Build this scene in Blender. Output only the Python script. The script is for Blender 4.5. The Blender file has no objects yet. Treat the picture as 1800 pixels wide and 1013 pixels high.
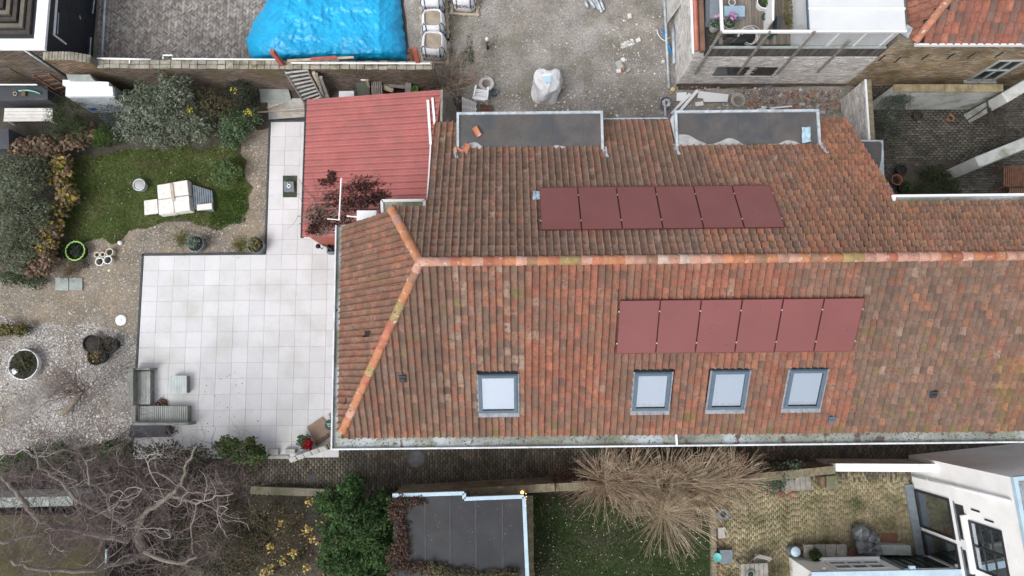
import bpy, math, random
import numpy as np
from mathutils import Vector, Matrix, noise as mnoise
R = math.radians
random.seed(7); rng = np.random.default_rng(7)
scene = bpy.context.scene
col = scene.collection

# ------------------------------------------------------------------ camera
CAM_H = 26.7; FPX = 1200.0; TILT = math.atan(144/1200)
cd = bpy.data.cameras.new('camera'); cam = bpy.data.objects.new('camera', cd); col.objects.link(cam)
cd.sensor_width = 36; cd.lens = FPX/1800*36; cd.clip_end = 500; cd.clip_start = 0.1
cam.location = (0, 0, CAM_H); cam.rotation_euler = (TILT, 0, 0)
scene.camera = cam
# ------------------------------------------------------------------ sky, sun, exposure (overcast winter day)
SUN_EL, SUN_AZ = R(52), R(225)
w = bpy.data.worlds.new('World'); scene.world = w; w.use_nodes = True
nt = w.node_tree; nt.nodes.clear()
sky = nt.nodes.new('ShaderNodeTexSky'); sky.sky_type = 'NISHITA'; sky.sun_disc = False
sky.sun_elevation = SUN_EL; sky.sun_rotation = SUN_AZ; sky.air_density = 1.0; sky.dust_density = 4.0
hs = nt.nodes.new('ShaderNodeHueSaturation'); hs.inputs['Saturation'].default_value = 0.26
bg = nt.nodes.new('ShaderNodeBackground'); bg.inputs['Strength'].default_value = 0.15
ow = nt.nodes.new('ShaderNodeOutputWorld')
nt.links.new(sky.outputs[0], hs.inputs['Color']); nt.links.new(hs.outputs[0], bg.inputs[0]); nt.links.new(bg.outputs[0], ow.inputs[0])
sl = bpy.data.lights.new('sun', 'SUN'); sl.energy = 0.6; sl.angle = R(28); sl.color = (1.0, 0.99, 0.98)
so = bpy.data.objects.new('sun', sl); col.objects.link(so)
sd = Vector((math.sin(SUN_AZ)*math.cos(SUN_EL), math.cos(SUN_AZ)*math.cos(SUN_EL), math.sin(SUN_EL)))
so.rotation_euler = sd.to_track_quat('Z', 'Y').to_euler(); so.location = (0, 0, 40)
scene.view_settings.view_transform = 'Standard'; scene.view_settings.look = 'None'
scene.view_settings.exposure = 0.6; scene.view_settings.gamma = 1.0
scene.render.resolution_x = 1024; scene.render.resolution_y = 576

# ------------------------------------------------------------------ pixel -> place (distances and heights measured from the photograph)
_c, _s = math.cos(TILT), math.sin(TILT)
def ray(px, py):
    x = (px-900)/FPX; y = -(py-506.5)/FPX
    return Vector((x, y*_c+_s, y*_s-_c))
def W(px, py, z=0.0):
    v = ray(px, py); t = (z-CAM_H)/v.z
    return Vector((v.x*t, v.y*t, z))
def PX(p):
    q = Vector(p)-Vector((0, 0, CAM_H)); y = q.y*_c+q.z*_s; z = -q.y*_s+q.z*_c
    return 900+FPX*q.x/-z, 506.5-FPX*y/-z
def poly(pts, z=0.0): return [W(x, y, z) for x, y in pts]

# ------------------------------------------------------------------ materials
MATS = {}
def M(name, c=(.5, .5, .5), rough=.8, var=.25, scale=2.0, spot=None, sscale=6.0, sthr=.58, ssoft=.08, bump=.15, bscale=60,
      metal=0, spec=.3, attr=False, detail=6, c2=None, stretch=None, fine=.12, trans=0, alpha=1.0, coat=0, spot2=None, s2scale=20, s2thr=.62):
    if name in MATS: return MATS[name]
    m = bpy.data.materials.new(name); m.use_nodes = True; MATS[name] = m
    t = m.node_tree; N = t.nodes; L = t.links
    b = N['Principled BSDF']; out = N['Material Output']
    geo = N.new('ShaderNodeNewGeometry'); pos = geo.outputs['Position']
    if stretch:
        mp = N.new('ShaderNodeMapping'); mp.inputs['Scale'].default_value = stretch; L.new(pos, mp.inputs[0]); pos = mp.outputs[0]
    def nz(sc, det=detail, rg=.55):
        n = N.new('ShaderNodeTexNoise'); n.inputs['Scale'].default_value = sc; n.inputs['Detail'].default_value = det
        n.inputs['Roughness'].default_value = rg; L.new(pos, n.inputs['Vector']); return n.outputs['Fac']
    def ramp(v, a, bb, lo=0., hi=1.):
        r = N.new('ShaderNodeMapRange'); r.inputs[1].default_value = a; r.inputs[2].default_value = bb
        r.inputs[3].default_value = lo; r.inputs[4].default_value = hi; L.new(v, r.inputs[0]); return r.outputs[0]
    def mix(fac, a, bb, mode='MIX'):
        x = N.new('ShaderNodeMix'); x.data_type = 'RGBA'; x.blend_type = mode
        if isinstance(fac, float): x.inputs[0].default_value = fac
        else: L.new(fac, x.inputs[0])
        for i, v in ((6, a), (7, bb)):
            if isinstance(v, tuple): x.inputs[i].default_value = (*v, 1)
            else: L.new(v, x.inputs[i])
        return x.outputs[2]
    if attr:
        a = N.new('ShaderNodeAttribute'); a.attribute_name = 'Col'; base = a.outputs['Color']
    else: base = c
    if c2: base = mix(ramp(nz(scale*.6), .38, .62), base, c2)
    # value variation, large and fine
    v = ramp(nz(scale), .3, .7, 1-var, 1+var)
    v2 = ramp(nz(scale*14, 3), .3, .7, 1-fine, 1+fine)
    mul = N.new('ShaderNodeMath'); mul.operation = 'MULTIPLY'; L.new(v, mul.inputs[0]); L.new(v2, mul.inputs[1])
    vm = N.new('ShaderNodeVectorMath'); vm.operation = 'SCALE'; L.new(mul.outputs[0], vm.inputs['Scale'])
    if isinstance(base, tuple): vm.inputs[0].default_value = base
    else: L.new(base, vm.inputs[0])
    base = vm.outputs[0]
    if spot: base = mix(ramp(nz(sscale), sthr-ssoft, sthr+ssoft), base, spot)
    if spot2: base = mix(ramp(nz(s2scale, 3), s2thr-.03, s2thr+.03), base, spot2)
    L.new(base, b.inputs['Base Color'])
    b.inputs['Metallic'].default_value = metal; b.inputs['Specular IOR Level'].default_value = spec
    b.inputs['Alpha'].default_value = alpha
    if coat: b.inputs['Coat Weight'].default_value = coat
    rr = ramp(nz(scale*3, 3), .3, .7, max(.02, rough-.12*(rough > .15)), min(1, rough+.08)); L.new(rr, b.inputs['Roughness'])
    if bump:
        bp = N.new('ShaderNodeBump'); bp.inputs['Strength'].default_value = bump; bp.inputs['Distance'].default_value = .02
        L.new(nz(bscale, 4), bp.inputs['Height']); L.new(bp.outputs[0], b.inputs['Normal'])
    if trans:
        tr = N.new('ShaderNodeBsdfTranslucent'); L.new(base, tr.inputs[0]); ms = N.new('ShaderNodeMixShader'); ms.inputs[0].default_value = trans
        L.new(b.outputs[0], ms.inputs[1]); L.new(tr.outputs[0], ms.inputs[2]); L.new(ms.outputs[0], out.inputs[0])
    return m

# ------------------------------------------------------------------ mesh builder
FRAME = {}
def frame(o): return FRAME[o.name] if o is not None else Matrix.Identity(4)
def props(o, label=None, cat=None, group=None, kind=None):
    if label: o['label'] = label
    if cat: o['category'] = cat
    if group: o['group'] = group
    if kind: o['kind'] = kind
    return o
def thing(name, label, cat, loc=(0, 0, 0), rot=0.0, group=None):
    o = bpy.data.objects.new(name, None); col.objects.link(o); o.empty_display_size = .2
    o.location = loc; o.rotation_euler = (0, 0, rot)
    FRAME[o.name] = Matrix.Translation(Vector(loc)) @ Matrix.Rotation(rot, 4, 'Z')
    return props(o, label, cat, group)
def jit(c, a=.15):
    k = 1+random.uniform(-a, a); return (c[0]*k, c[1]*k, c[2]*k)
class MB:
    def __init__(s): s.v = []; s.f = []; s.c = []; s.cur = None
    def color(s, c): s.cur = c; return s
    def add(s, vs, fs):
        n = len(s.v); s.v += [tuple(v) for v in vs]
        for f in fs: s.f.append(tuple(i+n for i in f)); s.c.append(s.cur or (1, 1, 1))
        return s
    def box(s, a, b):
        x0, y0, z0 = a; x1, y1, z1 = b
        return s.add([(x0, y0, z0), (x1, y0, z0), (x1, y1, z0), (x0, y1, z0), (x0, y0, z1), (x1, y0, z1), (x1, y1, z1), (x0, y1, z1)],
              [(3, 2, 1, 0), (4, 5, 6, 7), (0, 1, 5, 4), (1, 2, 6, 5), (2, 3, 7, 6), (3, 0, 4, 7)])
    def obox(s, c, size, rz=0, rx=0, ry=0):
        m = Matrix.Translation(Vector(c)) @ Matrix.Rotation(rz, 4, 'Z') @ Matrix.Rotation(ry, 4, 'Y') @ Matrix.Rotation(rx, 4, 'X')
        a, b, d = size[0]/2, size[1]/2, size[2]/2
        vs = [m @ Vector(p) for p in ((-a, -b, -d), (a, -b, -d), (a, b, -d), (-a, b, -d), (-a, -b, d), (a, -b, d), (a, b, d), (-a, b, d))]
        return s.add(vs, [(3, 2, 1, 0), (4, 5, 6, 7), (0, 1, 5, 4), (1, 2, 6, 5), (2, 3, 7, 6), (3, 0, 4, 7)])
    def bar(s, p, q, wd, ht=None):           # square bar between two points
        p, q = Vector(p), Vector(q); ht = ht or wd; d = (q-p)
        t = d.normalized(); up = Vector((0, 0, 1)) if abs(t.z) < .95 else Vector((0, 1, 0))
        a = t.cross(up).normalized()*wd/2; b = a.cross(t).normalized()*ht/2
        vs = [p-a-b, p+a-b, p+a+b, p-a+b, q-a-b, q+a-b, q+a+b, q-a+b]
        return s.add(vs, [(3, 2, 1, 0), (4, 5, 6, 7), (0, 1, 5, 4), (1, 2, 6, 5), (2, 3, 7, 6), (3, 0, 4, 7)])
    def prism(s, pts, z0, z1):
        n = len(pts); P2 = [(p[0], p[1]) for p in pts]
        ar = sum(P2[i][0]*P2[(i+1) % n][1]-P2[(i+1) % n][0]*P2[i][1] for i in range(n))
        if ar < 0: P2 = P2[::-1]
        vs = [(x, y, z0) for x, y in P2]+[(x, y, z1) for x, y in P2]
        fs = [tuple(range(n-1, -1, -1)), tuple(range(n, 2*n))]+[(i, (i+1) % n, n+(i+1) % n, n+i) for i in range(n)]
        return s.add(vs, fs)
    def hexa(s, bot, top):                   # general 4+4 corner solid
        vs = [tuple(p) for p in bot]+[tuple(p) for p in top]
        return s.add(vs, [(3, 2, 1, 0), (4, 5, 6, 7), (0, 1, 5, 4), (1, 2, 6, 5), (2, 3, 7, 6), (3, 0, 4, 7)])
    def sheet(s, pts): return s.add(pts, [tuple(range(len(pts)))])
    def tube(s, pts, rad, n=6, cap=True):
        pts = [Vector(p) for p in pts]; m = len(pts)
        if not hasattr(rad, '__len__'): rad = [rad]*m
        vs = []; fs = []; pa = None
        for i, p in enumerate(pts):
            t = (pts[min(i+1, m-1)]-pts[max(i-1, 0)]).normalized()
            if pa is None:
                pa = t.cross(Vector((0, 0, 1)) if abs(t.z) < .9 else Vector((1, 0, 0))).normalized()
            a = (pa-t*pa.dot(t)).normalized(); pa = a; b = t.cross(a)
            for k in range(n):
                an = 2*math.pi*k/n; vs.append(p+(a*math.cos(an)+b*math.sin(an))*rad[i])
        for i in range(m-1):
            for k in range(n):
                fs.append((i*n+k, i*n+(k+1) % n, (i+1)*n+(k+1) % n, (i+1)*n+k))
        if cap: fs += [tuple(range(n-1, -1, -1)), tuple(range((m-1)*n, m*n))]
        return s.add(vs, fs)
    def lathe(s, c, prof, n=24, cap=False):  # prof: (r,z) from bottom to top
        vs = []; fs = []; c = Vector(c)
        for r, z in prof:
            for k in range(n):
                an = 2*math.pi*k/n; vs.append((c.x+r*math.cos(an), c.y+r*math.sin(an), c.z+z))
        for i in range(len(prof)-1):
            for k in range(n): fs.append((i*n+k, i*n+(k+1) % n, (i+1)*n+(k+1) % n, (i+1)*n+k))
        if cap: fs += [tuple(range(n-1, -1, -1)), tuple(range((len(prof)-1)*n, len(prof)*n))]
        return s.add(vs, fs)
    def ring(s, c, r0, r1, h, n=28):          # flat ring with thickness
        return s.lathe(c, [(r0, 0), (r1, 0), (r1, h), (r0, h), (r0, 0)], n)
    def torus(s, c, r, t, n=28, k=8, tilt=None):
        pts = []
        m = tilt or Matrix.Identity(3)
        for i in range(n+1):
            a = 2*math.pi*i/n; pts.append(Vector(c)+m @ Vector((r*math.cos(a), r*math.sin(a), 0)))
        return s.tube(pts, t, k, cap=False)
    def build(s, name, mat, parent=None, smooth=False, world=True, bevel=0, label=None, kind=None, angle=None):
        vs = s.v
        if world and parent is not None:
            inv = frame(parent).inverted(); vs = [inv @ Vector(v) for v in vs]
        A = np.array([tuple(v) for v in vs], dtype=float)
        c = (A.max(0)+A.min(0))/2
        if parent is None: c[2] = A[:, 2].min()
        me = bpy.data.meshes.new(name); me.from_pydata((A-c).tolist(), [], s.f)
        if any(x != (1, 1, 1) for x in s.c[:50]) or s.cur is not None:
            at = me.attributes.new('Col', 'FLOAT_COLOR', 'FACE')
            C = np.ones((len(s.c), 4)); C[:, :3] = np.array(s.c); at.data.foreach_set('color', C.ravel())
        if smooth: me.polygons.foreach_set('use_smooth', [True]*len(me.polygons))
        me.update()
        if isinstance(mat, str): mat = MATS[mat]
        me.materials.append(mat)
        o = bpy.data.objects.new(name, me); col.objects.link(o); o.location = c
        if parent is not None: o.parent = parent
        FRAME[o.name] = frame(parent) @ Matrix.Translation(Vector(c))
        if smooth and angle: me.set_sharp_from_angle(angle=R(angle))
        if bevel:
            md = o.modifiers.new('bevel', 'BEVEL'); md.width = bevel; md.segments = 2; md.limit_method = 'ANGLE'; md.angle_limit = R(40)
        if label: o['label'] = label
        if kind: o['kind'] = kind
        return o
    def solo(s, name, mat, label, cat, group=None, **k):
        return props(s.build(name, mat, None, **k), label, cat, group)
    def struct(s, name, mat, label=None, **k):
        return props(s.build(name, mat, None, **k), label, None, None, 'structure')
def fast(name, V, F, C, mat, parent=None, kind=None, label=None, cat=None):
    """numpy mesh: V (n,3) world, F (m,k) , C (m,3)"""
    V = np.asarray(V, float); F = np.asarray(F, int); k = F.shape[1]; m = len(F)
    if parent is not None:
        inv = np.array(frame(parent).inverted()); V = V @ inv[:3, :3].T+inv[:3, 3]
    c = (V.max(0)+V.min(0))/2
    if parent is None: c[2] = V[:, 2].min()
    me = bpy.data.meshes.new(name); me.vertices.add(len(V)); me.vertices.foreach_set('co', (V-c).ravel().astype(np.float32))
    me.loops.add(m*k); me.loops.foreach_set('vertex_index', F.ravel().astype(np.int32))
    me.polygons.add(m); me.polygons.foreach_set('loop_start', (np.arange(m)*k).astype(np.int32))
    me.update(calc_edges=True)
    if C is not None:
        at = me.attributes.new('Col', 'FLOAT_COLOR', 'FACE'); C4 = np.ones((m, 4), np.float32); C4[:, :3] = C; at.data.foreach_set('color', C4.ravel())
    me.materials.append(MATS[mat] if isinstance(mat, str) else mat)
    o = bpy.data.objects.new(name, me); col.objects.link(o); o.location = c
    if parent is not None: o.parent = parent
    FRAME[o.name] = frame(parent) @ Matrix.Translation(Vector(c))
    return props(o, label, cat, None, kind)
def inpoly(X, Y, P):
    P = np.asarray([(p[0], p[1]) for p in P]); ins = np.zeros(len(X), bool); j = len(P)-1
    for i in range(len(P)):
        xi, yi = P[i]; xj, yj = P[j]
        ins ^= ((yi > Y) != (yj > Y)) & (X < (xj-xi)*(Y-yi)/(yj-yi+1e-12)+xi); j = i
    return ins
def sample(P, n):
    P = np.asarray([(p[0], p[1]) for p in P]); a, b = P.min(0), P.max(0); out = np.zeros((0, 2))
    while len(out) < n:
        q = rng.uniform(a, b, (n*2, 2)); out = np.vstack([out, q[inpoly(q[:, 0], q[:, 1], P)]])
    return out[:n]
def pal_pick(pal, n, v=.25):
    pal = np.array(pal); C = pal[rng.integers(0, len(pal), n)]
    return C*rng.uniform(1-v, 1+v, (n, 1))
def unit(a): return a/(np.linalg.norm(a, axis=1, keepdims=True)+1e-9)
def leafquads(P, Nn, size, wr=.5):
    """diamond leaves at P with normals Nn"""
    n = len(P); r = unit(rng.normal(size=(n, 3))); t = unit(np.cross(Nn, r)); b = np.cross(Nn, t)
    s = (size*rng.uniform(.6, 1.3, n))[:, None]
    V = np.stack([P-t*s*.5, P+b*s*wr*.5+Nn*s*.06, P+t*s*.5-Nn*s*.1, P-b*s*wr*.5+Nn*s*.06], 1).reshape(-1, 3)
    return V, np.arange(n*4).reshape(n, 4)
def leaves(name, blobs, n, size, pal, mat, parent, up=.7, rnd=.8, shell=.45, wr=.5, clump=.25, zmin=.02, v=.2):
    B = np.array(blobs, float); vol = (B[:, 3]*B[:, 4]*B[:, 5])**.7; k = rng.choice(len(B), n, p=vol/vol.sum())
    d = unit(rng.normal(size=(n, 3))); d[:, 2] = np.where(rng.random(n) < .75, np.abs(d[:, 2]), d[:, 2])
    r = (shell+(1-shell)*rng.random(n)**.6)
    # lumpy outline
    ph = rng.uniform(0, 6, (len(B), 3)); an = np.arctan2(d[:, 1], d[:, 0])
    lump = 1+.16*np.sin(5*an+ph[k, 0])+.10*np.sin(9*an+ph[k, 1]+4*d[:, 2])+.1*np.sin(7*d[:, 2]+ph[k, 2])
    P = B[k, :3]+d*(r*lump)[:, None]*B[k, 3:6]
    P[:, 2] = np.maximum(P[:, 2], zmin+rng.random(n)*.03)
    Nn = unit(d*.5+np.array([0, 0, up])+rng.normal(size=(n, 3))*rnd*.6)
    C = pal_pick(pal, n, v)
    cl = np.sin(P[:, 0]*3.1+1.3*np.sin(P[:, 1]*2.7))*np.sin(P[:, 1]*3.7+P[:, 2]*2)
    C = C*(1+clump*cl)[:, None]
    V, F = leafquads(P, Nn, size, wr)
    return fast(name, V, F, np.clip(C, .003, .9), mat, parent, 'stuff')
def litter(name, P, n, size, pal, z=.02, mat='leaf', label=None, zr=.02, v=.25):
    q = sample(P, n); P3 = np.column_stack([q, z+rng.random(n)*zr]); Nn = unit(rng.normal(size=(n, 3))*.35+np.array([0, 0, 1]))
    V, F = leafquads(P3, Nn, size, .7)
    return fast(name, V, F, pal_pick(pal, n, v), mat, None, 'stuff', label)
def grass(name, P, n, h, pal, z=.01, label=None, lean=.5, wd=.012, mask=None):
    q = sample(P, n)
    if mask is not None: q = q[mask(q[:, 0], q[:, 1])]
    n = len(q); B = np.column_stack([q, np.full(n, z)])
    hh = h*rng.uniform(.5, 1.3, n); an = rng.uniform(0, 6.283, n); s = np.column_stack([np.cos(an), np.sin(an), np.zeros(n)])*wd
    a2 = rng.uniform(0, 6.283, n); le = np.column_stack([np.cos(a2)*lean*hh, np.sin(a2)*lean*hh, hh])
    V = np.stack([B-s, B+s, B+le], 1).reshape(-1, 3)
    C = pal_pick(pal, n, .25); cl = .5+.5*np.sin(q[:, 0]*2.3+np.sin(q[:, 1]*1.9)*1.5)*np.sin(q[:, 1]*2.9+.7*q[:, 0])
    C *= (.75+.5*cl)[:, None]
    return fast(name, V, np.arange(n*3).reshape(n, 3), C, 'leaf', None, 'stuff', label)
OCT = np.array([(1, 0, 0), (0, 1, 0), (-1, 0, 0), (0, -1, 0), (0, 0, 1)], float)
OCF = np.array([(0, 1, 4), (1, 2, 4), (2, 3, 4), (3, 0, 4)])
def pebbles(name, P, n, size, pal, z=.0, label=None, mask=None, v=.3, flat=.5):
    q = sample(P, n)
    if mask is not None: q = q[mask(q[:, 0], q[:, 1])]
    n = len(q); s = size*rng.lognormal(0, .4, n); an = rng.uniform(0, 6.28, n); ca, sa = np.cos(an), np.sin(an)
    S = OCT[None]*np.stack([s, s*rng.uniform(.5, 1, n), s*flat*rng.uniform(.7, 1.3, n)], 1)[:, None, :]
    X = S[:, :, 0]*ca[:, None]-S[:, :, 1]*sa[:, None]+q[:, 0:1]; Y = S[:, :, 0]*sa[:, None]+S[:, :, 1]*ca[:, None]+q[:, 1:2]
    V = np.stack([X, Y, S[:, :, 2]+z], 2).reshape(-1, 3)
    F = (OCF[None]+(np.arange(n)*5)[:, None, None]).reshape(-1, 3)
    C = np.repeat(pal_pick(pal, n, v), 4, 0)
    return fast(name, V, F, C, 'stone', None, 'stuff', label)
def nmask(sc, thr, off=0.0):
    def f(X, Y): return np.array([mnoise.noise(Vector((x*sc+off, y*sc, 0)))+.3*random.uniform(-1, 1) > thr for x, y in zip(X, Y)])
    return f
def bricks(name, items, pal, mat, parent=None, h=.03, z=0.0, jz=.006, label=None, v=.25, kind='stuff'):
    """items: (cx,cy,len,wid,angle) as one joined field of separate pavers"""
    A = np.array(items, float); n = len(A); ca, sa = np.cos(A[:, 4]), np.sin(A[:, 4])
    sg = np.array([(-1, -1), (1, -1), (1, 1), (-1, 1)], float)*.5
    lx = sg[None, :, 0]*A[:, 2:3]; ly = sg[None, :, 1]*A[:, 3:4]
    X = lx*ca[:, None]-ly*sa[:, None]+A[:, 0:1]; Y = lx*sa[:, None]+ly*ca[:, None]+A[:, 1:2]
    zt = z+h+rng.uniform(-jz, jz, (n, 1))+rng.uniform(-jz, jz, (n, 4))*.5
    top = np.stack([X, Y, zt], 2); bot = np.stack([X, Y, np.full_like(X, z)], 2)
    V = np.concatenate([bot, top], 1).reshape(-1, 3)
    f = np.array([(4, 5, 6, 7), (0, 1, 5, 4), (1, 2, 6, 5), (2, 3, 7, 6), (3, 0, 4, 7)])
    F = (f[None]+(np.arange(n)*8)[:, None, None]).reshape(-1, 4); C = np.repeat(pal_pick(pal, n, v), 5, 0)
    return fast(name, V, F, C, mat, parent, kind, label)
def field(P, bl, bw, ang, gap=.008, off=.5):
    """running bond inside polygon P; long side along ang"""
    P2 = [(p[0], p[1]) for p in P]; ca, sa = math.cos(-ang), math.sin(-ang)
    Q = [(x*ca-y*sa, x*sa+y*ca) for x, y in P2]; xs = [q[0] for q in Q]; ys = [q[1] for q in Q]; out = []
    j = 0; y = min(ys)
    while y < max(ys):
        x = min(xs)-bl+((j % 2)*bl*off if off is not None else random.random()*bl)
        while x < max(xs): out.append((x+bl/2, y+bw/2)); x += bl
        y += bw; j += 1
    A = np.array(out); ins = inpoly(A[:, 0], A[:, 1], Q); A = A[ins]; ca, sa = math.cos(ang), math.sin(ang)
    return [(x*ca-y*sa, x*sa+y*ca, bl-gap, bw-gap, ang+random.uniform(-.012, .012)) for x, y in A]
def herring(P, bw, n=3, ang=R(45), gap=.007):
    P2 = [(p[0], p[1]) for p in P]; ca, sa = math.cos(-ang), math.sin(-ang)
    Q = [((x*ca-y*sa)/bw, (x*sa+y*ca)/bw) for x, y in P2]; x0, x1 = min(q[0] for q in Q)-2, max(q[0] for q in Q)+2; y0, y1 = min(q[1] for q in Q)-2, max(q[1] for q in Q)+2
    H = []; 
    for k in range(int(y0)-n, int(y1)+n):
        m0 = int((x0-k)/(2*n))-1
        for m in range(m0, int((x1-k)/(2*n))+2): H.append((k+2*n*m+n/2, k+.5, 0))
    for x in range(int(x0)-n, int(x1)+n):
        s0 = x-2*n+1; m0 = int((y0-s0)/(2*n))-1
        for m in range(m0, int((y1-s0)/(2*n))+2): H.append((x+.5, s0+2*n*m+n/2, 1))
    A = np.array(H, float); A = A[inpoly(A[:, 0], A[:, 1], Q)]; ca, sa = math.cos(ang), math.sin(ang)
    return [((x*ca-y*sa)*bw, (x*sa+y*ca)*bw, n*bw-gap, bw-gap, ang+(R(90) if d else 0)+random.uniform(-.02, .02)) for x, y, d in A]
def wallbricks(name, p, q, z0, z1, pal, mat, parent, out=.008, bl=.22, bh=.065, holes=(), ztop=None, label=None, v=.2, gap=.011):
    """brick skin on the vertical face from p to q (outside to the right of p->q)"""
    p = Vector((p[0], p[1], 0)); q = Vector((q[0], q[1], 0)); L = (q-p).length; t = (q-p)/L; nrm = Vector((t.y, -t.x, 0))
    V = []; F = []; C = []; z = z0; j = 0
    while z+bh <= z1+.001:
        x = -(j % 2)*bl/2
        while x < L:
            a, b = max(x, 0), min(x+bl-gap, L)
            cx = (a+b)/2
            if b-a > .03 and not any(h[0] < cx < h[1] and h[2] < z+bh/2 < h[3] for h in holes) and (ztop is None or z+bh < ztop(cx)):
                n = len(V); o = out*random.uniform(.6, 1.3)
                for zz in (z, z+bh-gap):
                    for oo in (-.002, o):
                        for s_ in (a, b): V.append(p+t*s_+nrm*oo+Vector((0, 0, zz)))
                # idx: 0 a,back,low 1 b,back,low 2 a,front,low 3 b,front,low 4..7 high
                F += [(n+2, n+3, n+7, n+6), (n+4, n+6, n+7, n+5), (n+0, n+1, n+3, n+2), (n+0, n+2, n+6, n+4), (n+1, n+5, n+7, n+3)]
                c = random.choice(pal); k = 1+random.uniform(-v, v); C += [(c[0]*k, c[1]*k, c[2]*k)]*5
            x += bl
        z += bh; j += 1
    return fast(name, [tuple(x) for x in V], F, C, mat, parent, 'stuff', label)
# ================================================================== materials
M('tile', attr=True, rough=.85, var=.2, scale=4, spot=(.115, .09, .08), sscale=11, sthr=.59, ssoft=.06, spot2=(.40, .38, .33), s2scale=26, s2thr=.735, bump=.5, bscale=70, fine=.3)
M('ridge', attr=True, rough=.85, var=.2, scale=5, spot=(.52, .49, .45), sscale=7, sthr=.66, ssoft=.06, spot2=(.24, .19, .08), s2scale=13, s2thr=.66, bump=.5, bscale=60, fine=.3)
M('deck', (.035, .028, .024), rough=.95)
M('housebrick', (.22, .13, .09), c2=(.17, .1, .075), rough=.9, bump=.4)
M('panel', (.190, .062, .059), rough=.38, var=.07, scale=.6, fine=.02, bump=.02, spec=.5)
M('panelframe', (.10, .025, .025), rough=.45, var=.1)
M('darkmetal', (.03, .032, .036), rough=.5, var=.15, spec=.4)
M('alu', (.6, .6, .6), rough=.4, metal=.8, bump=0)
M('skyframe', (.085, .125, .165), rough=.45, var=.12, scale=3, spec=.4, bump=.05)
M('lead', (.24, .25, .27), rough=.6, var=.3, scale=8, bump=.3, bscale=20)
M('zinc', (.48, .53, .57), rough=.5, var=.22, scale=3, metal=.15, spot=(.33, .37, .40), sscale=5, sthr=.56, bump=.1)
M('white', (.78, .79, .80), rough=.55, var=.06, scale=2, spot=(.55, .55, .53), sscale=9, sthr=.68, bump=.05)
M('whiteclean', (.80, .81, .82), rough=.5, var=.03, fine=.03, bump=.03)
M('gutterbed', (.27, .29, .27), c2=(.20, .215, .155), rough=.5, var=.3, scale=1.0, spot=(.42, .47, .49), sscale=.8, sthr=.57, ssoft=.05, spot2=(.11, .08, .065), s2scale=2.2, s2thr=.64, bump=.2, spec=.5)
M('membrane', (.088, .086, .088), c2=(.10, .09, .084), rough=.55, var=.2, scale=1.4, spot=(.068, .072, .08), sscale=1.0, sthr=.55, ssoft=.06, bump=.12, bscale=90, spec=.4)
M('cement', (.36, .36, .36), rough=.85, var=.25, scale=4, bump=.4)
M('inside', (.30, .36, .42), rough=.8, var=.03, fine=.01, bump=0)
M('mortar', (.55, .52, .48), rough=.95, var=.2, bump=.6, bscale=40)
def glass(name, g=.5, tint=(.9, .95, 1)):
    m = bpy.data.materials.new(name); m.use_nodes = True; MATS[name] = m; t = m.node_tree; t.nodes.clear(); N = t.nodes
    a = N.new('ShaderNodeBsdfGlossy'); a.inputs['Roughness'].default_value = .02; b = N.new('ShaderNodeBsdfTransparent'); b.inputs[0].default_value = (*tint, 1)
    x = N.new('ShaderNodeMixShader'); x.inputs[0].default_value = g; o = N.new('ShaderNodeOutputMaterial')
    a.inputs[0].default_value = (.93, .96, 1, 1)
    t.links.new(b.outputs[0], x.inputs[1]); t.links.new(a.outputs[0], x.inputs[2]); t.links.new(x.outputs[0], o.inputs[0])
glass('glass', .3); glass('skyglass', .42)

# ================================================================== the main house
HO = Vector((-2.55, 2.97, 0)); HR = R(.6)
house = thing('house', 'long house with orange pantile hipped roof, skylights and flat dormers in the middle', 'house', HO, HR)
HF = frame(house); HI = HF.inverted()
ZR = 8.0; TS, TN, TW = .6225, .612, 1.08
def zS(u, w): return ZR+TS*w
def zN(u, w): return ZR-TN*w
def zW(u, w): return ZR+TW*u
def hit(px, py, a, b, c):               # pixel ray onto the roof plane z = a + b*u + c*w, in house coordinates
    o = HI @ Vector((0, 0, CAM_H)); d = HI.to_3x3() @ ray(px, py)
    t = (a+b*o.x+c*o.y-o.z)/(d.z-b*d.x-c*d.y); return o+d*t
UE = 19.4
S_poly = [(0, 0), (-2.87, -4.98), (UE, -4.98), (UE, 0)]
N_poly = [(0, 0), (-.975, 1.72), (.03, 1.72), (.03, 5.08), (13.5, 5.08), (13.5, 1.75), (UE, 1.75), (UE, 0)]
W_poly = [(0, 0), (-.975, 1.72), (-2.87, 1.72), (-2.87, -4.98)]
DORM = [(.85, 5.5, 3.98), (7.85, 12.45, 4.05)]
def skew(u, w): return .105*(5.08-w)*min(1, max(0, (u-8)/5.5))
def slab(name, P, zf, t, off, mat, shift=0):
    mb = MB(); n = len(P)
    top = [(u+shift*skew(u, w), w, zf(u, w)+off) for u, w in P]; bot = [(x, y, z-t) for x, y, z in top]
    mb.add(top+bot, [tuple(range(n)), tuple(range(2*n-1, n-1, -1))]+[(i, (i+1) % n, n+(i+1) % n, n+i) for i in range(n)])
    return mb.build(name, mat, house, world=False)
def body(name, P, zf):
    mb = MB(); n = len(P); top = [(u, w, zf(u, w)-.14) for u, w in P]; bot = [(u, w, 0) for u, w in P]
    mb.add(top+bot, [tuple(range(n)), tuple(range(2*n-1, n-1, -1))]+[(i, (i+1) % n, n+(i+1) % n, n+i) for i in range(n)])
    return mb.build(name, 'housebrick', house, world=False)
body('wall', [(0, 0), (-2.6, -4.5), (UE-.1, -4.5), (UE-.1, 0)], zS)
body('wall', [(0.02, 0.01), (-.96, 1.68), (.1, 1.68), (.1, 4.85), (13.4, 4.85), (13.9, 1.62), (UE-.1, 1.62), (UE-.1, 0.01)], zN)
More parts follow.
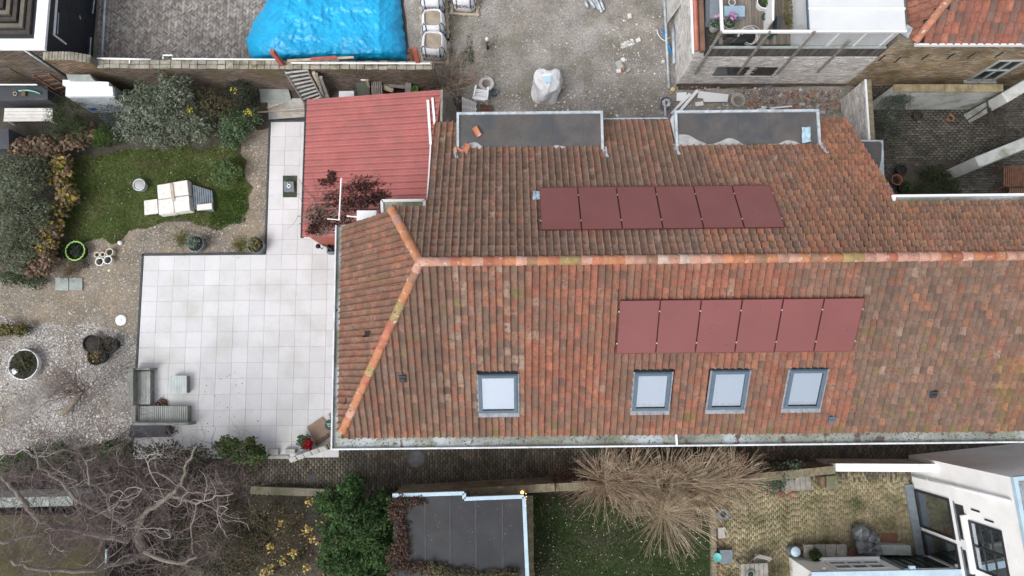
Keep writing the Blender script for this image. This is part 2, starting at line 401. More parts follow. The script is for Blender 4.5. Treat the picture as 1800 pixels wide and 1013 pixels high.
body('wall', [(-.01, 0), (-.98, 1.68), (-2.6, 1.68), (-2.6, -4.48)], zW)
slopeS = slab('roof_slope', S_poly, zS, .08, -.01, 'deck')
slopeN = slab('roof_slope', N_poly, zN, .08, -.01, 'deck', 1)
slopeW = slab('roof_slope', W_poly, zW, .08, -.01, 'deck')
# ---- pantiles
PROF = [(-.102, .036), (-.088, .010), (-.045, .001), (.012, .003), (.046, .014), (.066, .050), (.086, .066), (.106, .046)]
def tile_geo(o, eu, ev, en, rot, L=.335, sc=1.0):
    ca, sa = math.cos(rot), math.sin(rot); vs = []
    for (lv, hh) in ((0, .068), (L, .0)):
        for a, h in PROF:
            a *= sc; x = a*ca-lv*sa; y = a*sa+lv*ca; vs.append(o+eu*x+ev*y+en*(h+hh))
    for a, h in PROF:
        a *= sc; vs.append(o+eu*(a*ca)+ev*(a*sa)+en*(h+.068-.018))
    n = len(PROF); fs = [(i, i+1, n+i+1, n+i) for i in range(n-1)]+[(2*n+i, 2*n+i+1, i+1, i) for i in range(n-1)]
    return vs, fs
NP = len(PROF)
PAL = dict(red=(.300, .112, .076), ora=(.34, .160, .095), brn=(.205, .118, .090), gry=(.155, .120, .102), drk=(.090, .074, .066), pnk=(.29, .172, .136), pal=(.33, .26, .215), yel=(.25, .18, .085), olv=(.165, .135, .06), mos=(.13, .155, .04), tau=(.21, .145, .118))
PAL = {k: (c[0]*.93, c[1]*.885, c[2]*.81) for k, c in PAL.items()}
def pick(d):
    k = random.choices(list(d), list(d.values()))[0]; return PAL[k]
def tcolor(face, px, py, u, w):
    n = mnoise.noise(Vector((u*.55, w*.55, 3.3)))           # patches laid together or weathered alike
    n2 = mnoise.noise(Vector((u*1.7, w*.5, 9.1)))
    if face == 'S':
        if px > 1505-.1*(py-530):
            d = dict(brn=3.4, tau=1.5, gry=3.4, red=.9, pnk=.8, drk=1.2, ora=.5, olv=.6, pal=.15)
            if px > 1745 and py > 630: d = dict(olv=3, ora=2, brn=3, yel=1)
        elif px < 760 or (px < 790 and py < 640): d = dict(brn=5, gry=2.5, red=1.2, pnk=.8, olv=.5, drk=.6)
        elif px < 920: d = dict(red=2.6, brn=2.6, pal=1.6, drk=1.1, gry=1.4, pnk=1.6, ora=.8, mos=.25)
        else: d = dict(red=6.2, ora=1.2, brn=2.6, pnk=.9, gry=.7, drk=.25, pal=.12)
        if n > .1 and px >= 920 and px < 1500: d = dict(brn=5, red=2.5, gry=1, pnk=.5)
        if py > 700: d['brn'] = d.get('brn', 0)+1.2; d['gry'] = d.get('gry', 0)+.5
        if py > 725: d['mos'] = .5; d['olv'] = .5
        if py > 748: d['ora'] = d.get('ora', 0)+3; d['mos'] = .8
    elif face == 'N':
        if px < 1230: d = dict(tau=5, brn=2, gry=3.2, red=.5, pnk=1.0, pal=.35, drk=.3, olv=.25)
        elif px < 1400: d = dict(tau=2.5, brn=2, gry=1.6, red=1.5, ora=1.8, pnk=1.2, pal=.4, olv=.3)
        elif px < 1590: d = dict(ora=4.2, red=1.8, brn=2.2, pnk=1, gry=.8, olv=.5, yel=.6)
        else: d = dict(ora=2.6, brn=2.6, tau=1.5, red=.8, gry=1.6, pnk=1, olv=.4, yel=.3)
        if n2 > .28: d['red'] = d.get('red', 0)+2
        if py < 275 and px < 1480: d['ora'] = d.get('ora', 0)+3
    else: d = dict(brn=5, red=2.4, gry=1, pnk=1.2, olv=.4, ora=.5)
    c = Vector(pick(d)); tot = sum(d.values()); av = Vector((0, 0, 0))
    for kk, vv in d.items(): av += Vector(PAL[kk])*(vv/tot)
    n3 = .5+.5*mnoise.noise(Vector((u*.8+4, w*.28, 5.5)))+.25*mnoise.noise(Vector((u*3.1, w*.9, 2.5)))
    c = c.lerp(av, .46 if face == 'S' else .55); c = c.lerp(Vector((.15, .094, .068)), max(0, min(.6, (n3-.45)*1.3))); k = random.uniform(.86, 1.14)*(1+.2*n2); return (c[0]*k, c[1]*k, c[2]*k)
SKY = []        # skylight rectangles in house plan, filled first
for q in ([(840, 655), (909, 655), (911, 723), (842, 723)], [(1116, 651), (1182, 651), (1175, 719), (1112, 719)],
          [(1252, 649), (1319, 647), (1309, 716), (1245, 718)], [(1389, 647), (1456, 645), (1443, 714), (1379, 716)]):
    h = [hit(x, y, ZR+.16, 0, TS) for x, y in q]
    SKY.append(((h[0].x+h[3].x)/2, (h[1].x+h[2].x)/2, (h[2].y+h[3].y)/2, (h[0].y+h[1].y)/2))
HOLES = [hit(646, 586, ZR+.05, TW, 0), hit(607, 700, ZR+.05, TW, 0), hit(613, 723, ZR+.05, TW, 0)]
def lay(face):
    out = []; CW, CL = .2035, .268
    if face == 'S': P = S_poly; a = math.atan(TS); ev = Vector((0, math.cos(a), math.sin(a))); en = Vector((0, -math.sin(a), math.cos(a))); eu = Vector((1, 0, 0)); run = 4.98
    if face == 'N': P = N_poly; a = math.atan(TN); ev = Vector((0, -math.cos(a), math.sin(a))); en = Vector((0, math.sin(a), math.cos(a))); eu = Vector((1, 0, 0)); run = 5.08
    if face == 'W': P = W_poly; a = math.atan(TW); ev = Vector((math.cos(a), 0, math.sin(a))); en = Vector((-math.sin(a), 0, math.cos(a))); eu = Vector((0, -1, 0)); run = 2.87
    ca = math.cos(a); rows = int(run/ca/CL)+1; CL = run/ca/(rows-.15)
    span = (-3.0, UE) if face != 'W' else (-1.9, 5.2)
    ncol = int((span[1]-span[0])/CW)
    wob = [random.uniform(-.006, .006) for _ in range(ncol)]
    for j in range(rows):
        s0 = -.06+j*CL                      # up the slope from the eave
        rowj = random.uniform(-.012, .012)
        for i in range(ncol):
            t = span[0]+i*CW+.1; sm = s0+CL*.5
            if face == 'S': u, w = t, -run+sm*ca; o = Vector((u, -run+s0*ca, 0)); o.z = zS(0, o.y)
            elif face == 'N': u, w = t, run-sm*ca; o = Vector((u, run-s0*ca, 0)); o.z = zN(0, o.y); o.x += skew(u, o.y)
            else: u, w = -run+sm*ca, -t; o = Vector((-run+s0*ca, w, 0)); o.z = zW(o.x, 0)
            if not inpoly(np.array([u, u+.1 if face != 'W' else u, u-.1 if face != 'W' else u]), np.array([w, w, w]), [(x*1.0, y*1.0+(.0)) for x, y in P]).any() and not \
               (face == 'W' and inpoly(np.array([u-.12, u+.12]), np.array([w+.0, w]), P).any()): continue
            if face == 'N' and any(d0-.02 < u < d1+.02 and w > d2+.06 for d0, d1, d2 in DORM): continue
            if face == 'N' and u < .02 and w > 1.72: continue
            if face == 'S' and any(a0 < u < a1 and b0 < w+.0 < b1 for a0, a1, b0, b1 in SKY): continue
            if face == 'W' and any((Vector((u, w))-Vector((h.x, h.y))).length < .12 for h in HOLES): continue
            sag = .02*mnoise.noise(Vector((u*.4, w*.6, 1)))
            rot = random.gauss(0, .018); rot += (-.105*min(1, max(0, (u-8)/5.5)) if face == 'N' else 0)*(-ca)
            o = o+eu*(wob[i]+random.uniform(-.005, .005))+ev*(rowj+random.uniform(-.011, .011))+en*(sag+random.uniform(0, .008))
            if random.random() < .012: o = o-ev*random.uniform(.03, .07)
            cw = HF @ Vector((u, w, o.z)); px, py = PX(cw)
            if px > 1840: continue
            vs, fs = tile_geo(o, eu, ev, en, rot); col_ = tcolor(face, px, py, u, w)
            # how large it shows
            q = [PX(HF @ v) for v in (vs[0], vs[NP-1], vs[NP-1], vs[0])]
            c0 = [PX(HF @ (Vector((u, w, zS(u, w) if face == 'S' else (zN(u, w) if face == 'N' else zW(u, w))))+d)) for d in (Vector(), eu*CW, ev*CL)]
            area = abs((c0[1][0]-c0[0][0])*(c0[2][1]-c0[0][1])-(c0[1][1]-c0[0][1])*(c0[2][0]-c0[0][0]))
            edge = (face == 'S' and u < .3+w/1.735+.2) or w > -.35
            out.append((area if not edge and 0 < px < 1795 else 0, vs, fs, col_))
    return out
import bmesh
def facecols(c, f):            # roll faces lighter than the pan; on N blended towards a reddish tone
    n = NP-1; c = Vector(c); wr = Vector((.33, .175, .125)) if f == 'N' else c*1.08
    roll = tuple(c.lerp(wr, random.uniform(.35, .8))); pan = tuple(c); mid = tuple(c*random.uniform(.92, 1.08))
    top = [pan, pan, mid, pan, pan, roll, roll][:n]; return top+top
fields = {f: lay(f) for f in 'SNW'}
allS = sorted(range(len(fields['S'])), key=lambda i: -fields['S'][i][0])
single = set(allS[:300])
def clip(o, planes):
    bm = bmesh.new(); bm.from_mesh(o.data); off = o.location
    for co, no in planes:
        bmesh.ops.bisect_plane(bm, geom=bm.verts[:]+bm.edges[:]+bm.faces[:], plane_co=Vector(co)-off, plane_no=Vector(no), clear_outer=True)
    bm.to_mesh(o.data); bm.free()
for f, par in (('S', slopeS), ('N', slopeN), ('W', slopeW)):
    mb = MB(); loc = Vector(par.location)
    for i, (ar, vs, fs, c) in enumerate(fields[f]):
        if f == 'S' and i in single:
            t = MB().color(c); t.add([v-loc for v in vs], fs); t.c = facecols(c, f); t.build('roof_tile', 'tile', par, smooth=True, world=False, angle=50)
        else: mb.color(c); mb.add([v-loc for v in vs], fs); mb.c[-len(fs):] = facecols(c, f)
    o = mb.build('tile_field', 'tile', par, smooth=True, world=False, kind='stuff')
    z3 = -loc
    sw = (Vector((-1.735, 1, 0)), Vector((1.765, 1, 0)))
    if f == 'S': clip(o, [(z3, sw[0])])
    if f == 'N': clip(o, [(z3, -sw[1])])
    if f == 'W': clip(o, [(z3, -sw[0]), (z3, sw[1])])
    o.data.set_sharp_from_angle(angle=R(50))
# ---- ridge and hip tiles, bedded in mortar
def ridge_run(p, q, cols, n):
    p, q = Vector(p), Vector(q); d = (q-p)/n
    t = d.normalized(); a = t.cross(Vector((0, 0, 1))).normalized(); b = a.cross(t)
    for i in range(n):
        r0, r1 = .142, .118; s0 = p+d*(i+random.uniform(-.02, .02)); s1 = p+d*(i+1.14); up = random.uniform(0, .012)
        tw = random.gauss(0, .02); vs = []
        for (c, r, hh) in ((s0, r0, .018), (s1, r1, 0)):
            for rr in (r, r-.02):
                for k in range(9):
                    an = math.pi*(k/8)*1.12-.06*math.pi+tw; vs.append(c+a*(math.cos(an)*rr)+b*(math.sin(an)*rr*.85+hh+up-.01))
        fs = [(k, k+1, 19+k-1+0, 18+k) for k in range(8)]+[(9+k, 10+k, k+1, k) for k in range(8)]
        fs = [(k, k+1, 18+k+1, 18+k) for k in range(8)]+[(9+k, 9+k+1, k+1, k) for k in range(8)]
        c = cols(i/n); m = MB().color(c); m.add(vs, fs); m.build('ridge_tile', 'ridge', house, smooth=True, world=False, angle=50)
    m = MB(); m.tube([p+b*-.02, q+b*-.02], .115, 8); m.build('ridge_bedding', 'mortar', house, world=False)
RC = dict(ora=(.44, .19, .10), pnk=(.45, .25, .19), yel=(.30, .215, .10), red=(.38, .14, .09), brn=(.27, .15, .10), pale=(.5, .38, .32))
def rcol(t):
    w_ = dict(ora=3, pnk=2, yel=1.5, red=1, brn=1, pale=.6)
    if t < .12: w_ = dict(pnk=3, red=1, pale=1.5, ora=1)
    c = RC[random.choices(list(w_), list(w_.values()))[0]]; return jit(c, .15)
ridge_run((-.05, 0, ZR+.02), (UE-.2, 0, ZR+.02), rcol, 64)
ridge_run((-2.8, -4.86, zW(-2.8, 0)+.02), (0.02, 0.02, ZR+.04), lambda t: jit(RC[random.choices(['ora', 'red', 'yel', 'brn', 'pnk'], [4, 2, 1.5, 1, 1.5])[0]], .12), 19)
ridge_run((-.99, 1.75, zN(0, 1.75)+.03), (0, 0, ZR+.04), lambda t: jit(RC[random.choice(['ora', 'ora', 'pnk'])], .1), 6)
# ---- verge tiles on the east edge
for j in range(13):
    w_ = 5.1-j*.262; o = Vector((13.62+skew(13.5, w_), w_, zN(0, w_)+.02)); an = .105
    m = MB().color(jit(random.choice([RC['ora'], RC['red'], RC['brn']]), .15))
    m.obox(o+Vector((-.0, -.14, .10)), (.20, .31, .02), rz=an, rx=-math.atan(TN)); m.obox(o+Vector((.1, -.14, .03)), (.02, .31, .15), rz=an, rx=-math.atan(TN))
    m.build('verge_tile', 'ridge', house, world=False, bevel=.008)
# ---- skylights
aS = math.atan(TS); evS = Vector((0, math.cos(aS), math.sin(aS))); enS = Vector((0, -math.sin(aS), math.cos(aS)))
for k, (u0, u1, w0, w1) in enumerate(SKY):
    c = Vector(((u0+u1)/2, (w0+w1)/2, 0)); c.z = zS(0, c.y); wd = u1-u0; ln = (w1-w0)/math.cos(aS)
    def q(a, l, h): return c+Vector((a, 0, 0))+evS*l+enS*h
    def sb(m, a0, a1, l0, l1, h0, h1): m.hexa([q(a0, l0, h0), q(a1, l0, h0), q(a1, l1, h0), q(a0, l1, h0)], [q(a0, l0, h1), q(a1, l0, h1), q(a1, l1, h1), q(a0, l1, h1)])
    A, B = wd/2, ln/2; m = MB(); e = .085
    for (a0, a1, l0, l1) in ((-A, -A+e, -B, B), (A-e, A, -B, B), (-A+e, A-e, -B, -B+e), (-A+e, A-e, B-e, B)): sb(m, a0, a1, l0, l1, -.02, .13)
    sk = m.build('skylight', 'skyframe', house, world=False, bevel=.008); loc = Vector(sk.location)
    def sub(name, fn, mat, bevel=0):
        m = MB(); fn(m); m.v = [tuple(Vector(v)-loc) for v in m.v]; return m.build(name, mat, sk, world=False, bevel=bevel)
    i = .025
    def sash(m):
        for (a0, a1, l0, l1) in ((-A+i, -A+e+.03, -B+i, B-i), (A-e-.03, A-i, -B+i, B-i), (-A+e+.03, A-e-.03, -B+i, -B+e+.03), (-A+e+.03, A-e-.03, B-e-.03, B-i)): sb(m, a0, a1, l0, l1, .131, .155)
    sub('sash', sash, 'skyframe', .005)
    sub('pane', lambda m: sb(m, -A+e, A-e, -B+e, B-e, .105, .112), 'skyglass')
    def well(m):
        d = .0
        for (a0, a1, l0, l1) in ((-A+e-.012, -A+e, -B+e, B-e), (A-e, A-e+.012, -B+e, B-e), (-A+e, A-e, -B+e-.012, -B+e), (-A+e, A-e, B-e, B-e+.012)): sb(m, a0, a1, l0, l1, d, .1)
    sub('reveal', well, 'whiteclean')
    sub('blind', lambda m: sb(m, -A+e, A-e, -B+e, B-e, .001, .008), 'inside')
    sub('flashing', lambda m: (sb(m, -A-.05, A+.05, -B-.15, -B, .105, .12), sb(m, -A-.05, -A, -B, B, .09, .105), sb(m, A, A+.05, -B, B, .09, .105)), 'lead')
# ---- vent tiles
for px, py, s in ((708, 665, 1), (1462, 737, 0), (1640, 693, 1)):
    h = hit(px, py, ZR+.08, 0, TS); m = MB(); m.obox(h+enS*.03, (.21, .24, .05), rx=aS); m.obox(h+enS*.06-evS*.04, (.15, .12, .06), rx=aS)
    m.build('vent_tile', 'darkmetal' if s else 'skyframe', house, world=False, bevel=.015)
# ---- gutters
m = MB(); zg = 4.74
m.box((-3.12, -5.38, zg), (UE, -4.86, zg+.02)); gut = m.build('gutter', 'gutterbed', house, world=False)
m = MB(); m.box((-3.14, -5.435, zg-.12), (UE, -5.38, zg+.14)); m.box((-3.19, -5.435, zg-.12), (-3.14, 1.75, zg+.14)); m.build('gutter_fascia', M('gutterwhite', (.62, .65, .68), rough=.5, var=.14, scale=1.5, spot=(.42, .45, .46), sscale=2.5, sthr=.62), house, world=False, bevel=.01)
m = MB(); m.box((-3.14, -4.86, zg), (-2.72, 1.72, zg+.02)); m.build('gutter', 'gutterbed', house, world=False)
h = hit(1189, 770, zg+.1, 0, 0); m = MB(); m.bar((h.x, -5.4, zg+.1), (h.x-.02, -4.98, zg+.14), .05, .12); m.build('gutter_joint', 'whiteclean', house, world=False)
m = MB(); m.bar((-3.0, 1.74, zg+.02), (-2.7, 1.74, zg+.16), .05, .05); m.build('gutter_end', 'zinc', house, world=False)
# short gutter between the dormers and courtyard gutter
m = MB(); m.box((5.55, 5.06, 4.68), (7.8, 5.24, 4.70)); m.box((5.55, 5.24, 4.62), (7.8, 5.29, 4.82)); m.build('gutter', 'zinc', house, world=False)
zc = zN(0, 1.75)-.14; m = MB(); m.box((14.0, 1.66, zc), (UE, 1.98, zc+.02)); m.build('gutter', 'gutterbed', house, world=False)
m = MB(); m.box((13.92, 1.98, zc-.08), (UE, 2.05, zc+.14)); m.box((13.86, 1.76, zc-.06), (14.02, 2.05, zc+.12)); m.build('gutter_fascia', 'whiteclean', house, world=False, bevel=.01)
# ---- dormers
for k, (u0, u1, wb) in enumerate(DORM):
    zt = zN(0, wb)+.03; m = MB(); m.box((u0, wb-.05, 4.3), (u1, 5.2, zt-.04)); d = m.build('dormer', 'white', house, world=False); loc = Vector(d.location)
    def sub(name, mat, mb, **kw):
        mb.v = [tuple(Vector(v)-loc) for v in mb.v]; return mb.build(name, mat, d, world=False, **kw)
    m = MB(); m.box((u0+.06, wb-.1, zt-.039), (u1-.06, 5.14, zt+.004)); sub('roof_membrane', 'membrane', m)
    for x in np.arange(u0+1.0, u1-.4, 1.0):
        m = MB(); m.box((x, wb-.02, zt+.0042), (x+.035, 5.13, zt+.012)); sub('membrane_seam', 'membrane', m)
    for a, b in (((u0-.02, 5.14, zt-.14), (u1+.02, 5.22, zt+.075)), ((u0-.02, wb-.02, zt-.14), (u0+.06, 5.14, zt+.07)), ((u1-.06, wb-.02, zt-.14), (u1+.02, 5.14, zt+.07))):
        m = MB(); m.box(a, b); sub('parapet', 'zinc', m, bevel=.008)
    # smeared cement along the tiles
    pts = []; n = 40
    for i in range(n+1):
        x = u0+.08+(u1-u0-.16)*i/n; a = mnoise.noise(Vector((x*1.1+k*7, 2, 0)))*.45+mnoise.noise(Vector((x*3, 5, 0)))*.08
        if k == 1: a += .38*math.exp(-((x-u0-.1)/.7)**2)+.02
        else: a += .15*math.exp(-((x-u0-.3)/.4)**2)-.06
        pts.append((x, max(wb-.05, wb+.02+a), zt+.0125))
    mb = MB(); base = [(x, wb-.06, zt+.0125) for x, _, _ in pts]
    mb.add(pts+base, [(i, i+1, n+2+i, n+1+i) for i in range(n)]); sub('cement_patch', 'cement', mb)
    for x in (u0-.04, u1+.04):
        m = MB(); m.obox((x, wb-.05, zN(0, wb-.05)+.09), (.14, .3, .012), rx=-math.atan(TN)); m.obox((x+.03, wb-.28, zN(0, wb-.28)+.1), (.09, .2, .012), rz=.3, rx=-math.atan(TN)); sub('flashing', 'zinc', m)
# ---- solar panels
aN = math.atan(TN)
def array(px, py, b, sl, evx, rz, rows_txt, grp):
    c = hit(px, py, ZR+.2, 0, b)
    en = Vector((0, -math.sin(aS), math.cos(aS))) if b > 0 else Vector((0, math.sin(aN), math.cos(aN)))
    ev = Vector((0, math.cos(aS), math.sin(aS))) if b > 0 else Vector((0, -math.cos(aN), math.sin(aN)))
    ords = ['leftmost', 'second', 'third', 'fourth', 'fifth', 'rightmost']
    Wd, Ln, T = 1.136, 1.73, .035
    for i in range(6):
        cc = c+Vector(((i-2.5)*1.158, 0, 0)); pc = jit((1, 1, 1), .05)[0]; t = thing('solar_panel', f'{ords[i]} reddish brown solar panel {"from the left " if 0 < i < 5 else ""}in the {rows_txt}', 'solar panel', HF @ (cc-en*.1), HR, grp)
        fr = frame(t)
        def q(a, l, h): return HF @ (cc+Vector((a, 0, 0))+ev*l+en*h)
        def sb(m, a0, a1, l0, l1, h0, h1): m.hexa([q(a0, l0, h0), q(a1, l0, h0), q(a1, l1, h0), q(a0, l1, h0)], [q(a0, l0, h1), q(a1, l0, h1), q(a1, l1, h1), q(a0, l1, h1)])
        A, B = Wd/2, Ln/2; m = MB(); sb(m, -A+.012, A-.012, -B+.012, B-.012, -.03, .004); m.build('glass_face', 'panel', t)
        m = MB()
        for a0, a1, l0, l1 in ((-A, -A+.012, -B, B), (A-.012, A, -B, B), (-A+.012, A-.012, -B, -B+.012), (-A+.012, A-.012, B-.012, B)): sb(m, a0, a1, l0, l1, -.032, .006)
        m.build('frame', 'panelframe', t)
        for l in (-.52, .52):
            m = MB(); sb(m, -A-.02, A+.02, l-.02, l+.02, -.1, -.034); m.build('mounting_rail', 'darkmetal', t)
            m = MB(); sb(m, -A-.024, -A+.01, l-.022, l+.022, .007, .014); m.build('clamp', 'alu', t)
            if i == 5: m = MB(); sb(m, A-.01, A+.024, l-.022, l+.022, .007, .014); m.build('clamp', 'alu', t)
array(1158, 364, -TN, aN, 1, 0, 'upper row beyond the ridge', 'solar panels in the upper row')
array(1298, 574, TS, aS, 1, 0, 'lower row above the skylights', 'solar panels in the lower row')
# leaves and dirt lying in the long gutter
q0 = [HF @ Vector(p) for p in ((-3.1, -5.37, 0), (UE, -5.37, 0), (UE, -5.0, 0), (-3.1, -5.0, 0))]
M('leaf', attr=True, rough=.7, var=.1, scale=3, bump=0, trans=.25, spec=.25)
M('stone', attr=True, rough=.85, var=.1, bump=0, spec=.2)
litter('gutter_leaves', q0, 900, .045, [(.10, .05, .035), (.16, .08, .04), (.07, .05, .04), (.2, .14, .08)], z=zg+.022, label='brown fallen leaves lying in the long gutter', zr=.03)
# loose bits left on the roof
def loose_tile(px, py, z, rz, lab):
    p = W(px, py, z); m = MB().color(jit((.42, .17, .1), .1)); vs, fs = tile_geo(Vector((0, -.15, 0)), Vector((1, 0, 0)), Vector((0, 1, 0)), Vector((0, 0, 1)), 0)
    mt = Matrix.Translation(p) @ Matrix.Rotation(rz, 4, 'Z') @ Matrix.Rotation(.15, 4, 'X')
    m.add([mt @ v for v in vs], fs); m.add([mt @ (v-Vector((0, 0, .015))) for v in vs[:2*NP]], [f for f in fs[:NP-1]]); m.solo('loose_roof_tile', 'ridge', lab, 'roof tile', smooth=True, angle=50)
loose_tile(838, 233, 5.62, .5, 'loose orange pantile lying on the dark flat dormer roof')
loose_tile(806, 267, 5.62, 1.2, 'loose red pantile lying at the corner of the left dormer, left of two')
loose_tile(819, 263, 5.66, -.4, 'loose red pantile lying at the corner of the left dormer, right of two')
M('bluewrap', (.45, .62, .74), rough=.4, var=.25, scale=8, bump=.6, bscale=14, trans=.2)
def scrap(px, py, z, s, lab, name='plastic_scrap', seed=0, tilt=0):
    random.seed(seed); n = 9; p = W(px, py, z); mb = MB(); vs = []
    for i in range(n):
        for j in range(n):
            x, y = (i/(n-1)-.5)*s[0], (j/(n-1)-.5)*s[1]; k = 1+.12*mnoise.noise(Vector((x*4+seed, y*4, 1)))
            vs.append((p.x+x*k+.12*s[0]*mnoise.noise(Vector((y*5, seed, 0))), p.y+y*k, p.z+tilt*y+abs(mnoise.noise(Vector((x*5, y*5, seed))))*.08+.04))
    mb.add(vs, [(i*n+j, (i+1)*n+j, (i+1)*n+j+1, i*n+j+1) for i in range(n-1) for j in range(n-1)]); return mb.solo(name, 'bluewrap', lab, 'plastic sheet', smooth=True)
scrap(1416, 238, 5.58, (.28, .5), 'crumpled pale blue plastic scrap on the right dormer roof', seed=3)
h = HF @ hit(943, 344, ZR+.1, 0, -TN); scrap(943, 344, h.z, (.22, .3), 'pale blue foil flap beside the upper solar panels', seed=5, tilt=-TN)
# ================================================================== the ground
M('soil', (.085, .072, .058), c2=(.06, .055, .045), rough=.95, var=.35, scale=1.5, spot2=(.2, .17, .13), s2scale=30, s2thr=.68, bump=.7, bscale=25, fine=.3)
M('sand', (.30, .28, .26), c2=(.245, .225, .20), rough=.95, var=.3, scale=.9, spot=(.15, .14, .10), sscale=.7, sthr=.6, ssoft=.1, spot2=(.38, .36, .33), s2scale=22, s2thr=.68, bump=.6, bscale=30, fine=.3)
M('gravel', (.22, .195, .165), c2=(.17, .145, .115), rough=.95, var=.3, scale=1.0, spot=(.27, .22, .16), sscale=.8, sthr=.56, ssoft=.1, spot2=(.4, .37, .33), s2scale=30, s2thr=.66, bump=.8, bscale=45, fine=.35)
M('shell', (.28, .265, .25), c2=(.19, .17, .145), rough=.95, var=.35, scale=.9, spot2=(.12, .1, .09), s2scale=24, s2thr=.64, bump=.8, bscale=45, fine=.4)
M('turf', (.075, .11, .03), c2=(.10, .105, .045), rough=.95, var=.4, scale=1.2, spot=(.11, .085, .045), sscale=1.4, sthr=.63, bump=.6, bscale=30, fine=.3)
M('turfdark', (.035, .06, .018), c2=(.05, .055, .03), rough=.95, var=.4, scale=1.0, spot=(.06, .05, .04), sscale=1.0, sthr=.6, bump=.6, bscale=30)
M('bed', (.035, .033, .03), rough=.95, var=.3, bump=.5)
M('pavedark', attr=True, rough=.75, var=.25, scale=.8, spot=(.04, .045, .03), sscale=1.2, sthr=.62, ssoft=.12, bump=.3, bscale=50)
M('pavewarm', attr=True, rough=.85, var=.25, scale=1.0, spot=(.085, .085, .038), sscale=1.5, sthr=.6, ssoft=.12, bump=.3, bscale=50)
M('pavelight', attr=True, rough=.85, var=.18, scale=.7, bump=.3, bscale=50)
M('patiotile', attr=True, rough=.7, var=.05, scale=.7, fine=.03, spot=(.45, .445, .415), sscale=.55, sthr=.64, ssoft=.16, bump=.06, bscale=80, spec=.35)
M('anthracite', (.06, .065, .075), rough=.7, var=.2)
def rough_poly(pts, z, amp=.12, step=.35, seed=0):
    P = [W(x, y, z) for x, y in pts]; out = []
    for i in range(len(P)):
        a, b = P[i], P[(i+1) % len(P)]; n = max(1, int((b-a).length/step))
        for k in range(n):
            p = a.lerp(b, k/n); d = (b-a).normalized(); nn = Vector((d.y, -d.x, 0))
            out.append(p+nn*amp*mnoise.noise(Vector((p.x*1.3, p.y*1.3, seed)))*2)
    return out
def ground_sheet(name, pts, z, mat, amp=.12, label=None, seed=0):
    P = rough_poly(pts, z, amp, seed=seed); m = MB(); m.sheet(P); m.struct(name, mat, label); return P
m = MB(); m.sheet([(-90, -90, 0), (90, -90, 0), (90, 90, 0), (-90, 90, 0)]); m.struct('ground', 'soil', 'dark bare soil under the gardens')
yardP = ground_sheet('building_yard', [(700, -120), (1200, -120), (1192, 158), (1490, 150), (1545, 160), (1560, 215), (1500, 260), (760, 260), (752, 165), (720, 112)], .006, 'sand', .05, 'sandy grey yard with rubble behind the house')
gravelP = ground_sheet('gravel_path', [(-90, 500), (40, 480), (110, 455), (150, 425), (215, 405), (260, 392), (330, 388), (425, 395), (428, 300), (425, 225), (475, 225), (475, 450), (258, 452), (250, 560), (245, 700), (150, 640), (-90, 590)], .006, 'gravel', .1, 'brown gravel path beside the white terrace')
shellP = ground_sheet('shell_bed', [(-20, 560), (70, 575), (150, 565), (215, 580), (248, 600), (240, 775), (100, 790), (-30, 800)], .011, 'shell', .18, 'pale shell and pebble bed left of the terrace', 4)
lawnP = ground_sheet('lawn', [(118, 300), (150, 268), (250, 262), (330, 260), (430, 250), (438, 380), (400, 398), (310, 392), (258, 400), (226, 412), (180, 425), (130, 425), (100, 395)], .015, 'turf', .3, 'short lawn under the stacked slabs', 2)
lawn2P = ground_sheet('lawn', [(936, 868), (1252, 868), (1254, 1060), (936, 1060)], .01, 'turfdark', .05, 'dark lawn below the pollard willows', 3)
# ---------------------------------------------------------------- pebbles, grass, litter
pebbles('gravel_stones', gravelP, 15000, .020, [(.26, .23, .19), (.36, .33, .28), (.18, .15, .12), (.46, .43, .38), (.3, .24, .17)], z=.006, label='loose gravel stones on the brown path')
pebbles('shell_stones', shellP, 26000, .020, [(.50, .49, .48), (.40, .385, .375), (.56, .555, .55), (.28, .26, .24), (.16, .14, .12), (.42, .40, .385)], z=.011, label='pale shells and pebbles left of the terrace', mask=nmask(.55, -.08, 2))
pebbles('yard_stones', yardP, 9000, .018, [(.27, .25, .23), (.34, .32, .29), (.2, .17, .15), (.46, .44, .41)], z=.006, label='small stones scattered on the building yard')
pebbles('yard_rubble', yardP, 2000, .018, [(.58, .56, .53), (.62, .62, .6), (.34, .17, .12), (.42, .4, .37)], z=.006, label='white and red rubble chips on the yard', mask=nmask(.5, .02, 4), flat=.6)
pebbles('yard_rubble', poly([(800, 165), (1190, 150), (1480, 160), (1500, 205), (800, 205)]), 1700, .025, [(.55, .53, .5), (.62, .6, .58), (.32, .16, .11), (.4, .38, .35), (.25, .22, .19)], z=.006, label='rubble chips along the back of the house', flat=.6)
pebbles('yard_rubble', poly([(1060, 40), (1180, 20), (1180, 130), (1060, 135)]), 260, .026, [(.55, .54, .52), (.6, .6, .58), (.32, .16, .11), (.4, .38, .35)], z=.006, label='rubble chips near the long pole', flat=.6)
GP = [(.10, .18, .035), (.13, .21, .045), (.075, .135, .03), (.17, .20, .06), (.20, .17, .08)]
grass('grass', rough_poly([(105, 285), (150, 255), (250, 250), (430, 240), (446, 390), (400, 408), (310, 402), (262, 410), (226, 424), (180, 435), (120, 435), (92, 395)], .015, .3), 3800, .07, GP, .012, 'ragged grass along the lawn edge', lean=.8, mask=nmask(1.1, .1))
grass('grass', lawnP, 36000, .06, GP, .015, 'short green grass of the upper lawn', lean=.8)
GD = [(.04, .085, .018), (.055, .10, .024), (.032, .06, .018), (.07, .08, .036)]
grass('grass', lawn2P, 30000, .06, GD, .01, 'dark damp grass below the willows', lean=.8)
